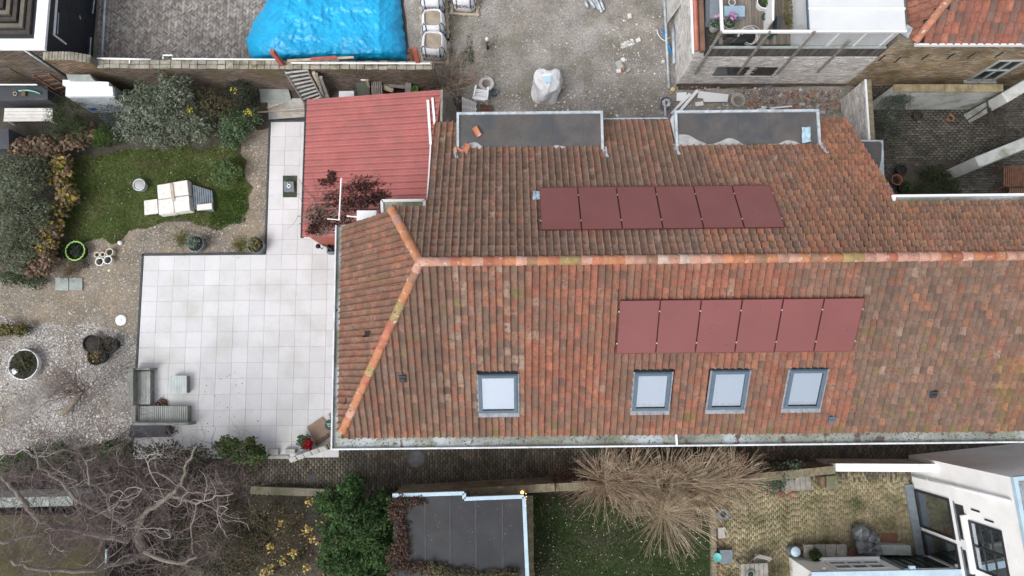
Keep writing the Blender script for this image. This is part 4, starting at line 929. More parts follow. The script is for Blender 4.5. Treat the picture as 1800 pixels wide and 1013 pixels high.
# ---------------------------------------------------------------- long garden wall
ZW_ = 2.1
wl, wr_ = W(170, 117, ZW_), W(762, 120, ZW_); wl.z = wr_.z = 0
gw = thing('garden_wall', 'long weathered brick garden wall with rough coping, top left', 'wall', (wl+wr_)/2)
dv = (wr_-wl).normalized(); nv = Vector((-dv.y, dv.x, 0)); th = .24
def gwp(s, t, z): v = wl+dv*s+nv*t; return Vector((v.x, v.y, z))
Lw = (wr_-wl).length
m = MB(); m.hexa([gwp(0, 0, 0), gwp(Lw, 0, 0), gwp(Lw, th, 0), gwp(0, th, 0)], [gwp(0, 0, ZW_-.07), gwp(Lw, 0, ZW_-.07), gwp(Lw, th, ZW_-.07), gwp(0, th, ZW_-.07)]); m.build('wall_core', 'joint', gw)
wallbricks('brickwork', wl, wr_, 0, ZW_-.07, BR, 'brickbrown', gw, out=.012)
s = 0; k = 0
while s < Lw-.05:
    l = random.uniform(.22, .42); e = min(Lw, s+l-.012)
    for (t0, t1) in ((-.05, .10), (.115, th+.04)):
        m = MB(); j = random.uniform(-.012, .012); z1 = ZW_+random.uniform(-.015, .015)
        m.hexa([gwp(s, t0+j, ZW_-.068), gwp(e, t0+j, ZW_-.068), gwp(e, t1+j, ZW_-.068), gwp(s, t1+j, ZW_-.068)], [gwp(s, t0+j, z1), gwp(e, t0+j, z1), gwp(e, t1+j, z1), gwp(s, t1+j, z1)]); m.build('coping_stone', M('coping', (.30, .28, .235), rough=.95, var=.35, scale=2.5, spot=(.16, .15, .09), sscale=3, sthr=.58, bump=.6, bscale=25), gw, bevel=.02)
    s += l
# ramped end of the wall beside the annex
rl = W(72, 84, 2.9); rl = Vector((rl.x, wl.y, 0))
def zr(s_): return 2.75-.62*max(0, min(1, (s_-1.0)/1.3))
Lr = (wl-rl).length
m = MB(); tops = [(rl+(wl-rl)*f, zr(f*Lr)) for f in (0, .3, .5, .7, .9, 1)]
for (a, za), (b, zb) in zip(tops, tops[1:]):
    m.hexa([(a.x, a.y, 0), (b.x, b.y, 0), (b.x, b.y+th, 0), (a.x, a.y+th, 0)], [(a.x, a.y, za-.05), (b.x, b.y, zb-.05), (b.x, b.y+th, zb-.05), (a.x, a.y+th, za-.05)])
m.build('wall_core', 'joint', gw)
wallbricks('brickwork', rl, wl, 0, 2.8, [(.16, .12, .09), (.21, .15, .11), (.2, .1, .08), (.17, .15, .09)], 'brickbrown', gw, out=.012, ztop=lambda x: zr(x)-.02)
for k in range(14):
    f0, f1 = k/14, (k+.94)/14; a, b = rl+(wl-rl)*f0, rl+(wl-rl)*f1; za, zb = zr(f0*Lr)-.045, zr(f1*Lr)-.045; m = MB(); h = .07+random.uniform(-.01, .015)
    m.hexa([(a.x, a.y-.04, za), (b.x, b.y-.04, zb), (b.x, b.y+th+.03, zb), (a.x, a.y+th+.03, za)], [(a.x, a.y-.04, za+h), (b.x, b.y-.04, zb+h), (b.x, b.y+th+.03, zb+h), (a.x, a.y+th+.03, za+h)]); m.build('coping_stone', 'coping', gw, bevel=.02)
# white pipe along the back of the wall
pts = [gwp(0, th+.08, ZW_+.02), gwp(Lw*.12, th+.08, ZW_+.03), gwp(Lw*.12+.05, th+.08, ZW_+.03)]
MB().tube([gwp(.02, th+.06, ZW_+.04), gwp(2.05, th+.03, ZW_+.05)], .035, 8).solo('white_pipe', 'whiteclean', 'thin white pipe along the wall coping, left piece', 'pipe', smooth=True)
MB().bar(gwp(1.25, .1, ZW_+.04), gwp(1.25, th+.06, ZW_+.05), .03).solo('pipe_bracket', 'white', 'white bracket across the wall coping', 'bracket')
m = MB(); m.tube([gwp(2.5, th+.06, ZW_+.04), gwp(2.5, th+.2, ZW_+.04), gwp(2.85, th+.2, ZW_+.04), gwp(2.85, th+.06, ZW_+.04), gwp(7.0, th+.05, ZW_+.04)], .03, 8); m.solo('white_pipe', 'whiteclean', 'bent thin white pipe along the wall coping, long piece', 'pipe')
m = MB(); m.bar(gwp(7.35, .16, ZW_+.035), gwp(12.6, .17, ZW_+.035), .05, .03); m.solo('sealing_strip', 'white', 'white sealing strip on the wall coping below the tarp', 'strip')
# ---------------------------------------------------------------- clutter below the annex
pxbox('covered_hot_tub', [(-40, 151), (84, 151), (84, 175), (-40, 178)], 0, .75, 'anthracite', 'dark slate box with lid beside the brick wall', 'box', bevel=.02)
m = MB(); pts = [W(33+k*4.2, 160-3.5*math.sin(k/9*3.0)+k*.6, .82) for k in range(10)]; m.tube(pts, .03, 6); m.solo('garden_hose', M('mint', (.2, .55, .45), rough=.5), 'curved mint green hose on the dark box', 'hose', smooth=True)
m = MB(); p = W(27, 165, .78); m.torus((p.x, p.y, .79), .07, .02, 18, 6); m.solo('ring', 'woodpale', 'small pale ring on the dark box', 'ring', smooth=True)
pxbox('wood_block', [(38, 159), (44, 159), (44, 168), (38, 168)], .755, .85, 'woodbrown', 'small brown block on the dark box', 'block')
m = MB(); m.tube([W(-30, 149, 1.0), W(66, 149, 1.0)], .03, 8); m.solo('white_pipe', 'white', 'white pipe along the wall above the dark box', 'pipe')
t = thing('garden_bench', 'white slatted garden bench behind the brown hydrangeas', 'bench', W(50, 202, 0)); P = poly([(8, 190), (92, 190), (92, 213), (6, 214)], .45)
for i in range(4):
    a, b = i/4+.01, (i+1)/4-.012; m = MB(); m.prism([bil(P, 0, a), bil(P, 1, a), bil(P, 1, b), bil(P, 0, b)], .41, .45); m.build('seat_plank', 'slabwhite', t, bevel=.006)
for f in (.06, .94):
    for g in (.1, .9): q = bil(P, f, g); m = MB(); m.box((q.x-.03, q.y-.03, 0), (q.x+.03, q.y+.03, .409)); m.build('leg', 'white', t)
t = thing('pergola_ladder', 'rusty ladder frame leaning against the brown wall', 'ladder', W(100, 165, 0))
A0, A1, B0, B1_ = W(58, 132, 2.0), W(110, 166, .1), W(86, 130, 2.0), W(128, 160, .1)
for a, b in ((A0, A1), (B0, B1_)): m = MB(); m.bar(a, b, .06); m.build('stile', 'rust', t)
for k in range(5): f = .08+k*.21; m = MB(); m.bar(A0.lerp(A1, f), B0.lerp(B1_, f), .04); m.build('rung', 'rust', t)
m = MB(); m.bar(W(18, 121, 2.0), W(110, 172, .3), .05); m.solo('support_pole', 'wooddark', 'dark pole leaning against the brown brick wall', 'pole')
t = thing('storage_cabinet', 'tall cabinet with white planks on top beside the brick wall', 'cabinet', W(165, 170, 0)); zt = 1.7
P = poly([(113, 140), (194, 144), (196, 169), (112, 170)], zt)
m = MB(); c = sum(P, Vector())/4; m.prism([c+(p-c)*.94 for p in P], 0, zt-.16); m.build('cabinet_body', 'zinc', t)
for i in range(3):
    a, b = i/3+.004, (i+1)/3-.008; ox = Vector((random.uniform(-.08, .08), 0, 0)); m = MB(); m.prism([x+ox for x in (bil(P, 0, a), bil(P, 1, a), bil(P, 1, b), bil(P, 0, b))], zt-.158+.01*i, zt+.012*i); m.build('top_plank', 'whiteclean', t, bevel=.008)
pxbox('wall_board', [(116, 131), (158, 131), (164, 140), (119, 140)], .0, 1.9, 'slabgreen', 'grey green board against the brick wall', 'board')
m = MB(); vs = []; n = 14; p = W(163, 180, .4)
for i in range(n):
    for j in range(n):
        a = math.pi*i/(n-1); b = 2*math.pi*j/(n-1); r = 1+.3*mnoise.noise(Vector((math.sin(a)*math.cos(b)*2.5, math.sin(a)*math.sin(b)*2.5, math.cos(a)*2)))
        vs.append((p.x+.28*r*math.sin(a)*math.cos(b), p.y+.32*r*math.sin(a)*math.sin(b), .34+.33*r*math.cos(a)))
m.add(vs, [(i*n+j, (i+1)*n+j, (i+1)*n+j+1, i*n+j+1) for i in range(n-1) for j in range(n-1)]); m.solo('blue_bag', 'bluebag', 'bright blue plastic bag below the white planks', 'bag', smooth=True)
pxbox('dark_shed_roof', [(-40, 226), (15, 226), (16, 262), (-40, 262)], 0, 1.2, 'anthracite', 'dark flat cover at the left edge beside the hydrangeas', 'cover')
# ================================================================== red metal shed
M('redmetal', (.385, .125, .115), rough=.5, var=.14, scale=1.2, spot=(.32, .12, .11), sscale=1.6, sthr=.58, ssoft=.12, spot2=(.46, .33, .31), s2scale=26, s2thr=.71, bump=.04, spec=.4)
M('algaewater', (.17, .18, .10), c2=(.36, .38, .30), rough=.35, var=.35, scale=2.5, spot=(.07, .07, .04), sscale=3.5, sthr=.6, spec=.5)
ZL, ZH = 2.45, 3.15
sa, sb_, sc_, sd_ = W(540, 175, ZL), W(776, 158, ZH), W(745, 415, ZH), W(532, 417, ZL)
shed = thing('red_shed', 'shed with ribbed red metal roof left of the house', 'shed', ((sa.x+sc_.x)/2, (sa.y+sc_.y)/2, 0))
inn = [bil([sa, sb_, sc_, sd_], s_, t_) for s_, t_ in ((.02, .02), (.98, .02), (.98, .98), (.02, .98))]
m = MB(); m.hexa([(p.x, p.y, 0) for p in inn], [(p.x, p.y, p.z-.08) for p in inn]); m.build('wall', 'redpaint', shed)
nr = 22; prof = [(0, .0), (.07, .0), (.16, .062), (.34, .066), (.5, .05), (.75, .04), (.93, .036)]
rowsv = [(k+a)/nr for k in range(nr) for a, _ in prof]+[1.0]; hh = [h for k in range(nr) for _, h in prof]+[0]
cx = []; nx = 14
for i in range(nx): cx += [(i/nx+.0001, 0), ((i+1)/nx-.0001, 1)]
m = MB(); vs = []
for s_, st in cx:
    for t_, h in zip(rowsv, hh):
        p = bil([sd_, sc_, sb_, sa], s_, t_); w_ = .008*mnoise.noise(Vector((p.x*.8, p.y*2, 0))); vs.append((p.x, p.y, p.z+h+w_-.010*st))
n = len(rowsv); m.add(vs, [(i*n+j, (i+1)*n+j, (i+1)*n+j+1, i*n+j+1) for i in range(len(cx)-1) for j in range(n-1)]); m.build('roof_sheet', 'redmetal', shed)
m = MB(); m.bar(sa+Vector((-.04, .05, -.06)), sd_+Vector((-.04, -.02, -.06)), .10, .08); m.build('gutter', 'darkmetal', shed)
for a, b, w_ in (((752, 176), (757, 254), .09), ((760, 172), (764, 218), .08), ((757, 254), (751, 352), .05)):
    m = MB(); m.bar(W(*a, ZH+.06), W(*b, ZH+.06), w_, .03); m.build('flashing_board', 'white', shed)
m = MB(); m.bar(W(777, 160, ZH), W(776, 216, ZH), .08, .2); m.build('barge_board', 'woodgrey', shed)
P = poly([(671, 353), (746, 352), (746, 378), (672, 376)], 3.75); c = sum(P, Vector())/4
fb = thing('flat_roof_box', 'small flat roof box with white rim and green water, between shed and house', 'roof box', (c.x, c.y, 3.0))
m = MB(); m.prism([c+(p-c)*.96 for p in P], 2.95, 3.66); m.build('box_body', 'white', fb)
m = MB(); m.prism([c+(p-c)*.9 for p in P], 3.661, 3.69); m.build('standing_water', 'algaewater', fb)
for i in range(4): a, b = P[i], P[(i+1) % 4]; m = MB(); m.bar(a+Vector((0, 0, -.04)), b+Vector((0, 0, -.04)), .09, .10); m.build('rim', 'whiteclean', fb)
pxbox('white_box', [(627, 370), (662, 370), (660, 388), (627, 388)], 3.0, 3.55, 'whiteclean', 'white flat box tucked under the hip tiles', 'box')
t = thing('antenna_mast', 'thin white mast with cross arms on the red shed roof', 'antenna', W(600, 350, 2.7))
m = MB(); m.tube([W(600, 313, 3.5), W(596, 387, 3.2)], .028, 6); m.build('mast', 'whiteclean', t)
m = MB(); m.bar(W(575, 385, 3.2), W(598, 387, 3.2), .03); m.bar(W(588, 407, 3.1), W(600, 407, 3.1), .03); m.bar(W(610, 380, 3.2), W(628, 382, 3.2), .04); m.build('cross_arm', 'white', t)
# climber on the shed
t = thing('climbing_vine', 'bare climber with dark withered leaves on the red shed roof', 'climber', W(560, 400, 0))
def zs(p): f = (p.x-sa.x)/(sb_.x-sa.x); return ZL+(ZH-ZL)*max(0, min(1, f))+.05
mb = MB()
for k in range(110):
    x, y = random.choice([(540, 395), (545, 380), (560, 410), (600, 400), (640, 375)]); q = Vector((x+random.gauss(0, 8), y+random.gauss(0, 5))); an = random.uniform(-1.3, .35); pts = []
    for j in range(random.randint(5, 12)):
        p = W(q.x, q.y, 2.8); p.z = zs(p)+random.uniform(0, .06); pts.append(p); an += random.gauss(0, .35); q = q+Vector((math.cos(an)*11, math.sin(an)*9))
        if q.x > 690 or q.y < 300 or q.y > 414: break
    if len(pts) > 2: mb.color(jit((.22, .17, .14), .3)); mb.tube(pts, [.012-.008*i/len(pts) for i in range(len(pts))], 4, cap=False)
mb.build('stems', 'twig', t)
pts = []
for cx_, cy_, sx, sy, nn in ((640, 330, 26, 12, 430), (655, 352, 28, 10, 480), (620, 360, 30, 14, 420), (580, 312, 6, 10, 170), (572, 318, 14, 5, 90), (560, 385, 18, 18, 330), (600, 390, 30, 12, 300), (548, 402, 10, 8, 160), (590, 345, 25, 18, 160), (670, 345, 14, 5, 120)):
    for _ in range(nn):
        x, y = random.gauss(cx_, sx*.62), random.gauss(cy_, sy*.62)
        if 532 < x < 690 and 298 < y < 415: p = W(x, y, 2.8); pts.append((p.x, p.y, zs(p)+random.uniform(0, .12)))
pts = np.array(pts); Nn = unit(rng.normal(size=(len(pts), 3))+np.array([0, 0, .8])); V, F = leafquads(pts, Nn, .085, .8)
fast('withered_leaves', V, F, pal_pick([(.055, .025, .025), (.09, .035, .03), (.04, .02, .022), (.12, .06, .045)], len(F)), 'leaf', t)
# ================================================================== stairs over the wall
t = thing('outdoor_stair', 'grey open stair leading up to the garden wall', 'stairs', W(540, 180, 0))
TL, TR, BL, BR_ = W(501, 127, 2.0), W(541, 122, 2.0), W(538, 186, .15), W(568, 173, .15)
for k in range(10):
    f = k/9.; a, b = TL.lerp(BL, f), TR.lerp(BR_, f); d = (BL-TL)/9*.9; d.z = 0
    m = MB(); m.hexa([a+Vector((0, 0, -.04)), b+Vector((0, 0, -.04)), b+d+Vector((0, 0, -.04)), a+d+Vector((0, 0, -.04))], [a, b, b+d, a+d]); m.build('tread', M('steptread', (.40, .42, .41), rough=.7, var=.2, scale=4), t, bevel=.006)
for a, b in ((TL, BL), (TR, BR_)): m = MB(); m.bar(a+Vector((0, 0, -.06)), b+Vector((0, 0, -.06)), .05, .2); m.build('stringer', 'woodgrey', t)
for k, (a, b) in enumerate((((551, 128), (572, 170)), ((556, 130), (569, 172)), ((564, 136), (577, 171)))):
    m = MB(); m.bar(W(*a, 1.9), W(*b, .1), .11, .11); m.solo('timber_beam', 'woodgrey' if k else 'woodpale', ['pale timber beam leaning beside the stair', 'grey timber beam leaning beside the stair, middle one', 'grey timber beam leaning beside the stair, rightmost'][k], 'beam')
for k, (a, b) in enumerate((((452, 198), (536, 191)), ((470, 190), (498, 181)), ((490, 199), (537, 199)))):
    m = MB(); m.bar(W(*a, .25+.03*k), W(*b, .3+.03*k), .05, .04); m.solo('wooden_lath', 'woodpale', ['long wooden lath lying left of the shed', 'short wooden lath lying left of the stair', 'lower wooden lath lying left of the shed'][k], 'lath')
pxbox('paved_step', [(470, 175), (534, 172), (536, 205), (472, 210)], 0, .06, 'concrete', 'mossy grey concrete pad below the stair', 'slab')
pxbox('grey_pad', [(455, 150), (505, 148), (512, 176), (458, 180)], 0, .10, 'slabgreen', 'grey green boards against the garden wall', 'boards')
# ---------------------------------------------------------------- junk between wall and shed
pxbox('white_table', [(596, 160), (622, 160), (622, 176), (595, 176)], .0, 1.0, 'white', 'white topped cabinet between wall and shed', 'cabinet')
pxbox('green_crate', [(626, 145), (650, 145), (650, 168), (627, 168)], .0, .8, M('greencrate', (.10, .125, .10), rough=.7, var=.2), 'dark green crate behind the red shed', 'crate')
pxbox('white_bracket', [(634, 135), (650, 135), (650, 141), (634, 141)], 1.0, 1.1, 'white', 'small white bracket above the green crate', 'bracket')
m = MB(); m.bar(W(645, 141, 1.2), W(653, 167, .2), .1); m.solo('timber_post', 'woodpale', 'pale timber post beside the green crate', 'post')
def pallet(label, quad, z0, z1, n, mat, name='pallet', along=True, cat='pallet', zq=None):
    zq = zq or [z1]*4; P = [W(x, y, z) for (x, y), z in zip(quad, zq)]; c = sum(P, Vector())/4; t = thing(name, label, cat, (c.x, c.y, min(zq)-.1))
    up = Vector((0, 0, .025))
    for i in range(n):
        a, b = i/n+.02/n*4, (i+1)/n-.25/n
        Q = [bil(P, a, 0), bil(P, b, 0), bil(P, b, 1), bil(P, a, 1)] if along else [bil(P, 0, a), bil(P, 1, a), bil(P, 1, b), bil(P, 0, b)]
        m = MB(); m.hexa([q-up for q in Q], Q); m.build('slat', mat, t)
    for f in (.08, .5, .92):
        a, b = (bil(P, 0, f), bil(P, 1, f)) if along else (bil(P, f, 0), bil(P, f, 1)); m = MB(); m.bar(a-up*3, b-up*3, .08, .08); m.build('bearer', mat, t)
pallet('grey slatted pallet standing behind the red shed', [(652, 139), (671, 139), (673, 166), (653, 166)], 0, .9, 6, 'woodgrey')
for k, (q, mt) in enumerate((([(671, 139), (711, 143), (711, 149), (671, 146)], 'woodpale'), ([(672, 147), (712, 150), (712, 156), (672, 152)], 'woodgrey'), ([(676, 150), (692, 156), (690, 163), (674, 157)], 'woodpale'), ([(712, 145), (723, 146), (722, 166), (712, 166)], 'woodgrey'))):
    pxbox('plank', q, .6+.06*k, .65+.06*k, mt, ['pale plank on the pile behind the shed, uppermost', 'grey plank on the pile behind the shed', 'short pale offcut on the pile behind the shed', 'short grey board at the right of the plank pile'][k], 'plank')
p = W(729, 156, .5); m = MB(); m.lathe((p.x, p.y, .2), [(0, 0), (.1, 0), (.13, .3), (.11, .3), (.08, .05), (0, .05)], 18); m.solo('green_bucket', 'limegreen', 'lime green bucket behind the red shed', 'bucket', smooth=True, angle=40)
# ================================================================== blue tarp
M('tarp', (.010, .40, .72), rough=.4, var=.10, scale=1.5, spec=.5, bump=.6, bscale=11, c2=(.008, .35, .67), fine=.08)
LB = [(474, -60), (470, 0), (448, 35), (432, 68), (438, 98), (445, 107)]; RB = [(700, -60), (704, 0), (708, 30), (711, 60), (716, 92), (719, 107)]
def along_poly(P, f):
    f *= len(P)-1; i = min(int(f), len(P)-2); a, b = Vector(P[i]), Vector(P[i+1]); return a.lerp(b, f-i)
nu, nv_ = 150, 90; vs = []
for i in range(nu):
    for j in range(nv_):
        s_, t_ = i/(nu-1), j/(nv_-1); q = along_poly(LB, t_).lerp(along_poly(RB, t_), s_)
        e = min(s_, 1-s_)*6.0; e2 = (1-t_)*4.0
        prof_ = min(1, e)**.55*min(1, e2+.05)**.5
        x, y = q.x, q.y
        h = .85*prof_*(1+.25*math.exp(-((x-530)**2+(y-24)**2)/4500)+.10*math.sin(x*.02))
        r = math.hypot(x-530, y-24); an = math.atan2(y-24, x-530)
        pleat = .05*abs(math.sin(an*7+.6*math.sin(an*3)))*min(1, r/40)*math.exp(-r/170)
        P3 = Vector((x*.03, y*.03, 0)); rid = .19*(.5-abs(mnoise.noise(P3+Vector((3, 1, 0)))))+.10*(.5-abs(mnoise.noise(P3*2.6)))+.06*(.5-abs(mnoise.noise(P3*6)))
        dg = .05*math.sin((x*.8+y*1.6)*.055+2*mnoise.noise(P3*.8))*math.exp(-((x-520)/190)**2)
        h = max(.03, h+(pleat+rid*.75+dg)*min(1, prof_*1.6)); wx, wy = mnoise.noise(P3*3)*2.2*(e < .6), mnoise.noise(P3*3+Vector((9, 9, 0)))*2*(t_ > .9)
        p = W(x+wx, y+wy, h); vs.append(tuple(p))
m = MB(); m.add(vs, [(i*nv_+j, (i+1)*nv_+j, (i+1)*nv_+j+1, i*nv_+j+1) for i in range(nu-1) for j in range(nv_-1)]); m.solo('blue_tarpaulin', 'tarp', 'crumpled bright blue tarpaulin over a pile beside the brick yard', 'tarpaulin', smooth=True)
for k, (a, b, c_) in enumerate((((478, 90), (500, 118), 'red painted post left of the tarp foot'), ((729, 86), (736, 115), 'red painted post right of the tarp'))):
    m = MB(); m.bar(W(*b, 1.9), W(*a, 2.9), .15); m.solo('red_post', 'redpaint', c_, 'post')
m = MB(); m.bar(W(505, 107, 2.15), W(622, 101, 2.15), .08, .06); m.solo('timber_lath', 'woodpale', 'long timber lath lying on the wall below the tarp', 'lath')
m = MB(); m.bar(W(546, 104, 2.22), W(592, 101, 2.22), .10, .05); m.solo('red_lath', 'redpaint', 'short red plank on the timber lath below the tarp', 'plank')
for k, (x, y) in enumerate(((464, 16), (455, 52), (460, 40), (452, 98))):
    m = MB(); p = W(x, y, .15); m.obox((p.x, p.y, .12), (.22, .14, .12), rz=.6*k); m.solo('loose_brick', 'terracotta' if k % 2 == 0 else 'concrete', ['orange brick weighing down the tarp, uppermost left', 'pale brick weighing down the tarp edge', 'orange brick weighing down the tarp, middle left', 'pale brick weighing down the tarp, lower left'][k], 'brick', bevel=.01)
m = MB()
for k, (x, y) in enumerate(((722, 90), (721, 99), (725, 105))):
    m = MB(); p = W(x, y, .15); m.obox((p.x, p.y, .1), (.3, .18, .16), rz=.4*k); m.solo('loose_brick', 'rust', ['dark red block beside the right red post, upper', 'dark red block beside the right red post, middle', 'dark red block beside the right red post, lower'][k], 'brick', bevel=.01)
# ================================================================== bulk bags
M('bagcloth', (.80, .81, .83), rough=.6, var=.08, scale=3, bump=.5, bscale=9, trans=.1)
M('bagsand', (.33, .28, .22), rough=.95, var=.2, scale=4, bump=.6, bscale=30)
M('webbing', (.05, .08, .16), rough=.7); M('inkred', (.45, .03, .05), rough=.6, var=.05)
M('ink', (.035, .055, .12), rough=.6, var=.05)
def text_mesh(s, size):
    cu = bpy.data.curves.new('t', 'FONT'); cu.body = s; cu.size = size; cu.align_x = 'CENTER'; cu.extrude = .002
    o = bpy.data.objects.new('t', cu); col.objects.link(o); dg = bpy.context.evaluated_depsgraph_get(); dg.update(); me = bpy.data.meshes.new_from_object(o.evaluated_get(dg))
    vs = [v.co.copy() for v in me.vertices]; fs = [tuple(p.vertices) for p in me.polygons]; bpy.data.objects.remove(o); bpy.data.meshes.remove(me); return vs, fs
def bulk_bag(px, py, label, rz=0.0, s=1.0, sandz=.93):
    zt = 1.0; p = W(px, py, zt); p.z = 0; t = thing('bulk_bag', label, 'bulk bag', p, rz, 'bulk bags of sand')
    F = frame(t)
    def sq(r, a, k=4.5): c_, s_ = math.cos(a), math.sin(a); d = (abs(c_)**k+abs(s_)**k)**(-1/k); return Vector((r*d*c_, r*d*s_, 0))
    n = 48; prof_ = [(.38, .13, 5), (.46, .2, 4), (.485, .5, 3.2), (.45, .85, 3.6), (.365, zt, 4.5), (.345, zt+.015, 4.5), (.33, zt-.02, 4.5), (.35, sandz-.12, 4)]
    vs = []
    for r, z, k in prof_:
        for i in range(n):
            a = 2*math.pi*i/n; wv = 1+.03*mnoise.noise(Vector((math.cos(a)*3+px, math.sin(a)*3, z*4))); v = sq(r*s*wv, a, k); vs.append(F @ Vector((v.x, v.y, z+.02*math.sin(2*a+px)*(z > .9))))
    m = MB(); m.add(vs, [(i*n+j, i*n+(j+1) % n, (i+1)*n+(j+1) % n, (i+1)*n+j) for i in range(len(prof_)-1) for j in range(n)]); m.build('bag_cloth', 'bagcloth', t, smooth=True)
    vs = [F @ Vector((0, 0, sandz+.01))]
    for q in range(1, 6):
        for j in range(n): a = 2*math.pi*j/n; v = sq(.35*s*q/5, a, 4); vs.append(F @ Vector((v.x, v.y, sandz-.05*(q/5)**3+.02*mnoise.noise(Vector((v.x*6, v.y*6, px))))))
    m = MB(); m.add(vs, [(0, 1+j, 1+(j+1) % n) for j in range(n)]+[(1+(q-1)*n+j, 1+q*n+j, 1+q*n+(j+1) % n, 1+(q-1)*n+(j+1) % n) for q in range(1, 5) for j in range(n)]); m.build('sand', 'bagsand', t, smooth=True)
    for k in range(4):
        a = math.pi/4+k*math.pi/2; b = a+.22; c_ = a-.22; pts = [sq(.495*s, b, 3.3)+Vector((0, 0, .45)), sq(.46*s, b, 3.6)+Vector((0, 0, .86)), sq(.39*s, a+.1, 4)+Vector((0, 0, zt+.08)), sq(.39*s, a-.1, 4)+Vector((0, 0, zt+.08)), sq(.46*s, c_, 3.6)+Vector((0, 0, .86)), sq(.495*s, c_, 3.3)+Vector((0, 0, .45))]
        m = MB(); m.tube([F @ v for v in pts], .018, 6); m.build('lifting_loop', 'webbing', t, smooth=True)
    word = 'REDSUN'
    for i, ch in enumerate(word):
        tv, tf = text_mesh(ch, .25)
        x0 = (i-2.5)*.14
        m = MB(); m.add([F @ Vector((x0+v.x, -.500*s-.02+.16*max(0, v.y)+.22*(x0+v.x)**2, v.y+.60)) for v in tv], tf); m.build('lettering', 'inkred' if i == 1 else 'ink', t)
    for k in range(4):
        m = MB(); yy = -.5+k*.33; m.v = []; m.obox((0, yy, .115), (1.24, .1, .022)); m.v = [tuple(F @ Vector(v)) for v in m.v]; m.build('pallet_board', 'woodpale', t)
    for k in range(3):
        m = MB(); m.obox((-.52+k*.52, 0, .055), (.1, 1.15, .09)); m.v = [tuple(F @ Vector(v)) for v in m.v]; m.build('pallet_bearer', 'woodpale', t)
bulk_bag(760, 31, 'white bulk bag of sand, middle of the column beside the tarp', .04, .98)
bulk_bag(761, 71, 'white bulk bag of sand nearest the garden wall', -.05, 1.02)
bulk_bag(758, -14, 'white bulk bag cut by the picture top, left of two', .03, 1.02)
bulk_bag(815, -16, 'white bulk bag cut by the picture top, right of two', -.06, 1.0)
# ================================================================== building yard objects
p = W(793, 150, 0); t = thing('bare_bramble', 'bare thorny bramble at the end of the garden wall', 'shrub', p)
stems(t, p, 170, 1.9, .013, [(.33, .26, .21), (.25, .19, .15), (.38, .31, .25)], spread=2.0, rootr=.3, wig=.22, curl=1.2, seg=6)
p = W(855, 147, .15); m = MB()
m.lathe((p.x, p.y, .02), [(.17, 0), (.3, .0), (.33, .07), (.3, .15), (.18, .15), (.17, .1), (.17, 0)], 30); m.solo('cable_ring', M('dustywhite', (.52, .48, .46), rough=.8, var=.2, scale=5), 'dusty white ring shaped tyre behind the plastic chair', 'ring', smooth=True, angle=40)
# plastic garden chair
p = W(846, 168, .4); t = thing('plastic_chair', 'white plastic garden chair in the yard', 'chair', (p.x, p.y, 0), R(-8)); F = frame(t)
def loc_build(m, name, mat, par, **k): m.v = [tuple(frame(par) @ Vector(v)) for v in m.v]; return m.build(name, mat, par, **k)
m = MB(); m.obox((0, .02, .42), (.46, .44, .03), rx=.05); loc_build(m, 'seat', 'whiteclean', t, bevel=.012)
m = MB()
for a, b in (((-.25, -.20, .43), (-.24, -.32, .86)), ((.25, -.2, .43), (.24, -.32, .86)), ((-.24, -.32, .84), (.24, -.32, .84)), ((-.2, -.27, .66), (.2, -.27, .66)), ((-.23, -.23, .5), (.23, -.23, .5))): m.bar(a, b, .11, .05)
loc_build(m, 'backrest', 'whiteclean', t, bevel=.012)
for s_ in (-1, 1):
    m = MB(); m.bar((s_*.27, -.22, .62), (s_*.25, .3, .64), .07, .03); m.bar((s_*.25, .28, .64), (s_*.26, .27, .43), .05); loc_build(m, 'armrest', 'whiteclean', t, bevel=.01)
    for y in (-.24, .22): m = MB(); m.bar((s_*.22, y*.9, .41), (s_*.28, y*1.1, 0), .05); loc_build(m, 'leg', 'whiteclean', t)
p = W(869, 163, .15); m = MB(); m.lathe((p.x, p.y, 0), [(0, 0), (.12, 0), (.15, .3), (.13, .3), (.1, .1), (0, .1)], 18); m.solo('grey_bucket', 'greybar', 'small dark bucket beside the plastic chair', 'bucket', smooth=True, angle=40)
pxbox('grey_board', [(796, 170), (812, 168), (814, 198), (800, 192)], .3, .34, 'wooddark', 'dark grey board among the pallets beside the dormer', 'board')
pallet('leaning grey trellis beside the shed corner', [(780, 165), (790, 163), (806, 206), (800, 214)], 0, .5, 9, 'woodgrey', 'trellis', False, 'trellis', [1.2, 1.2, .3, .3])
pallet('pale slatted pallet beside the dormer', [(812, 170), (837, 180), (838, 203), (812, 202)], 0, .5, 7, 'white', 'pallet', True, 'pallet', [.8, .5, .3, .4])
pallet('brown slatted grate right of the pale pallet', [(844, 183), (866, 185), (868, 203), (844, 203)], 0, .2, 6, 'rust', 'grate', True, 'grate')
m = MB(); m.bar(W(776, 160, 1.8), W(780, 214, 1.6), .1); m.solo('fence_post', 'woodgrey', 'grey fence post at the shed corner', 'post')
m = MB(); m.tube([W(838, 127, .3), W(826, 145, .2), W(820, 146, .2)], .02, 6); m.solo('red_pipe', 'redpaint', 'small bent red pipe beside the ring', 'pipe')
p = W(857, 82, .2); t = thing('marker_post', 'short grey post with white cap on the yard', 'post', (p.x, p.y, 0)); m = MB(); m.tube([(p.x, p.y, 0), (p.x, p.y, .75)], .05, 10); m.build('post', 'anthracite', t, smooth=True); m = MB(); m.lathe((p.x, p.y, .75), [(.06, 0), (.07, .1), (.04, .18), (0, .2)], 12); m.build('cap', 'whiteclean', t, smooth=True)
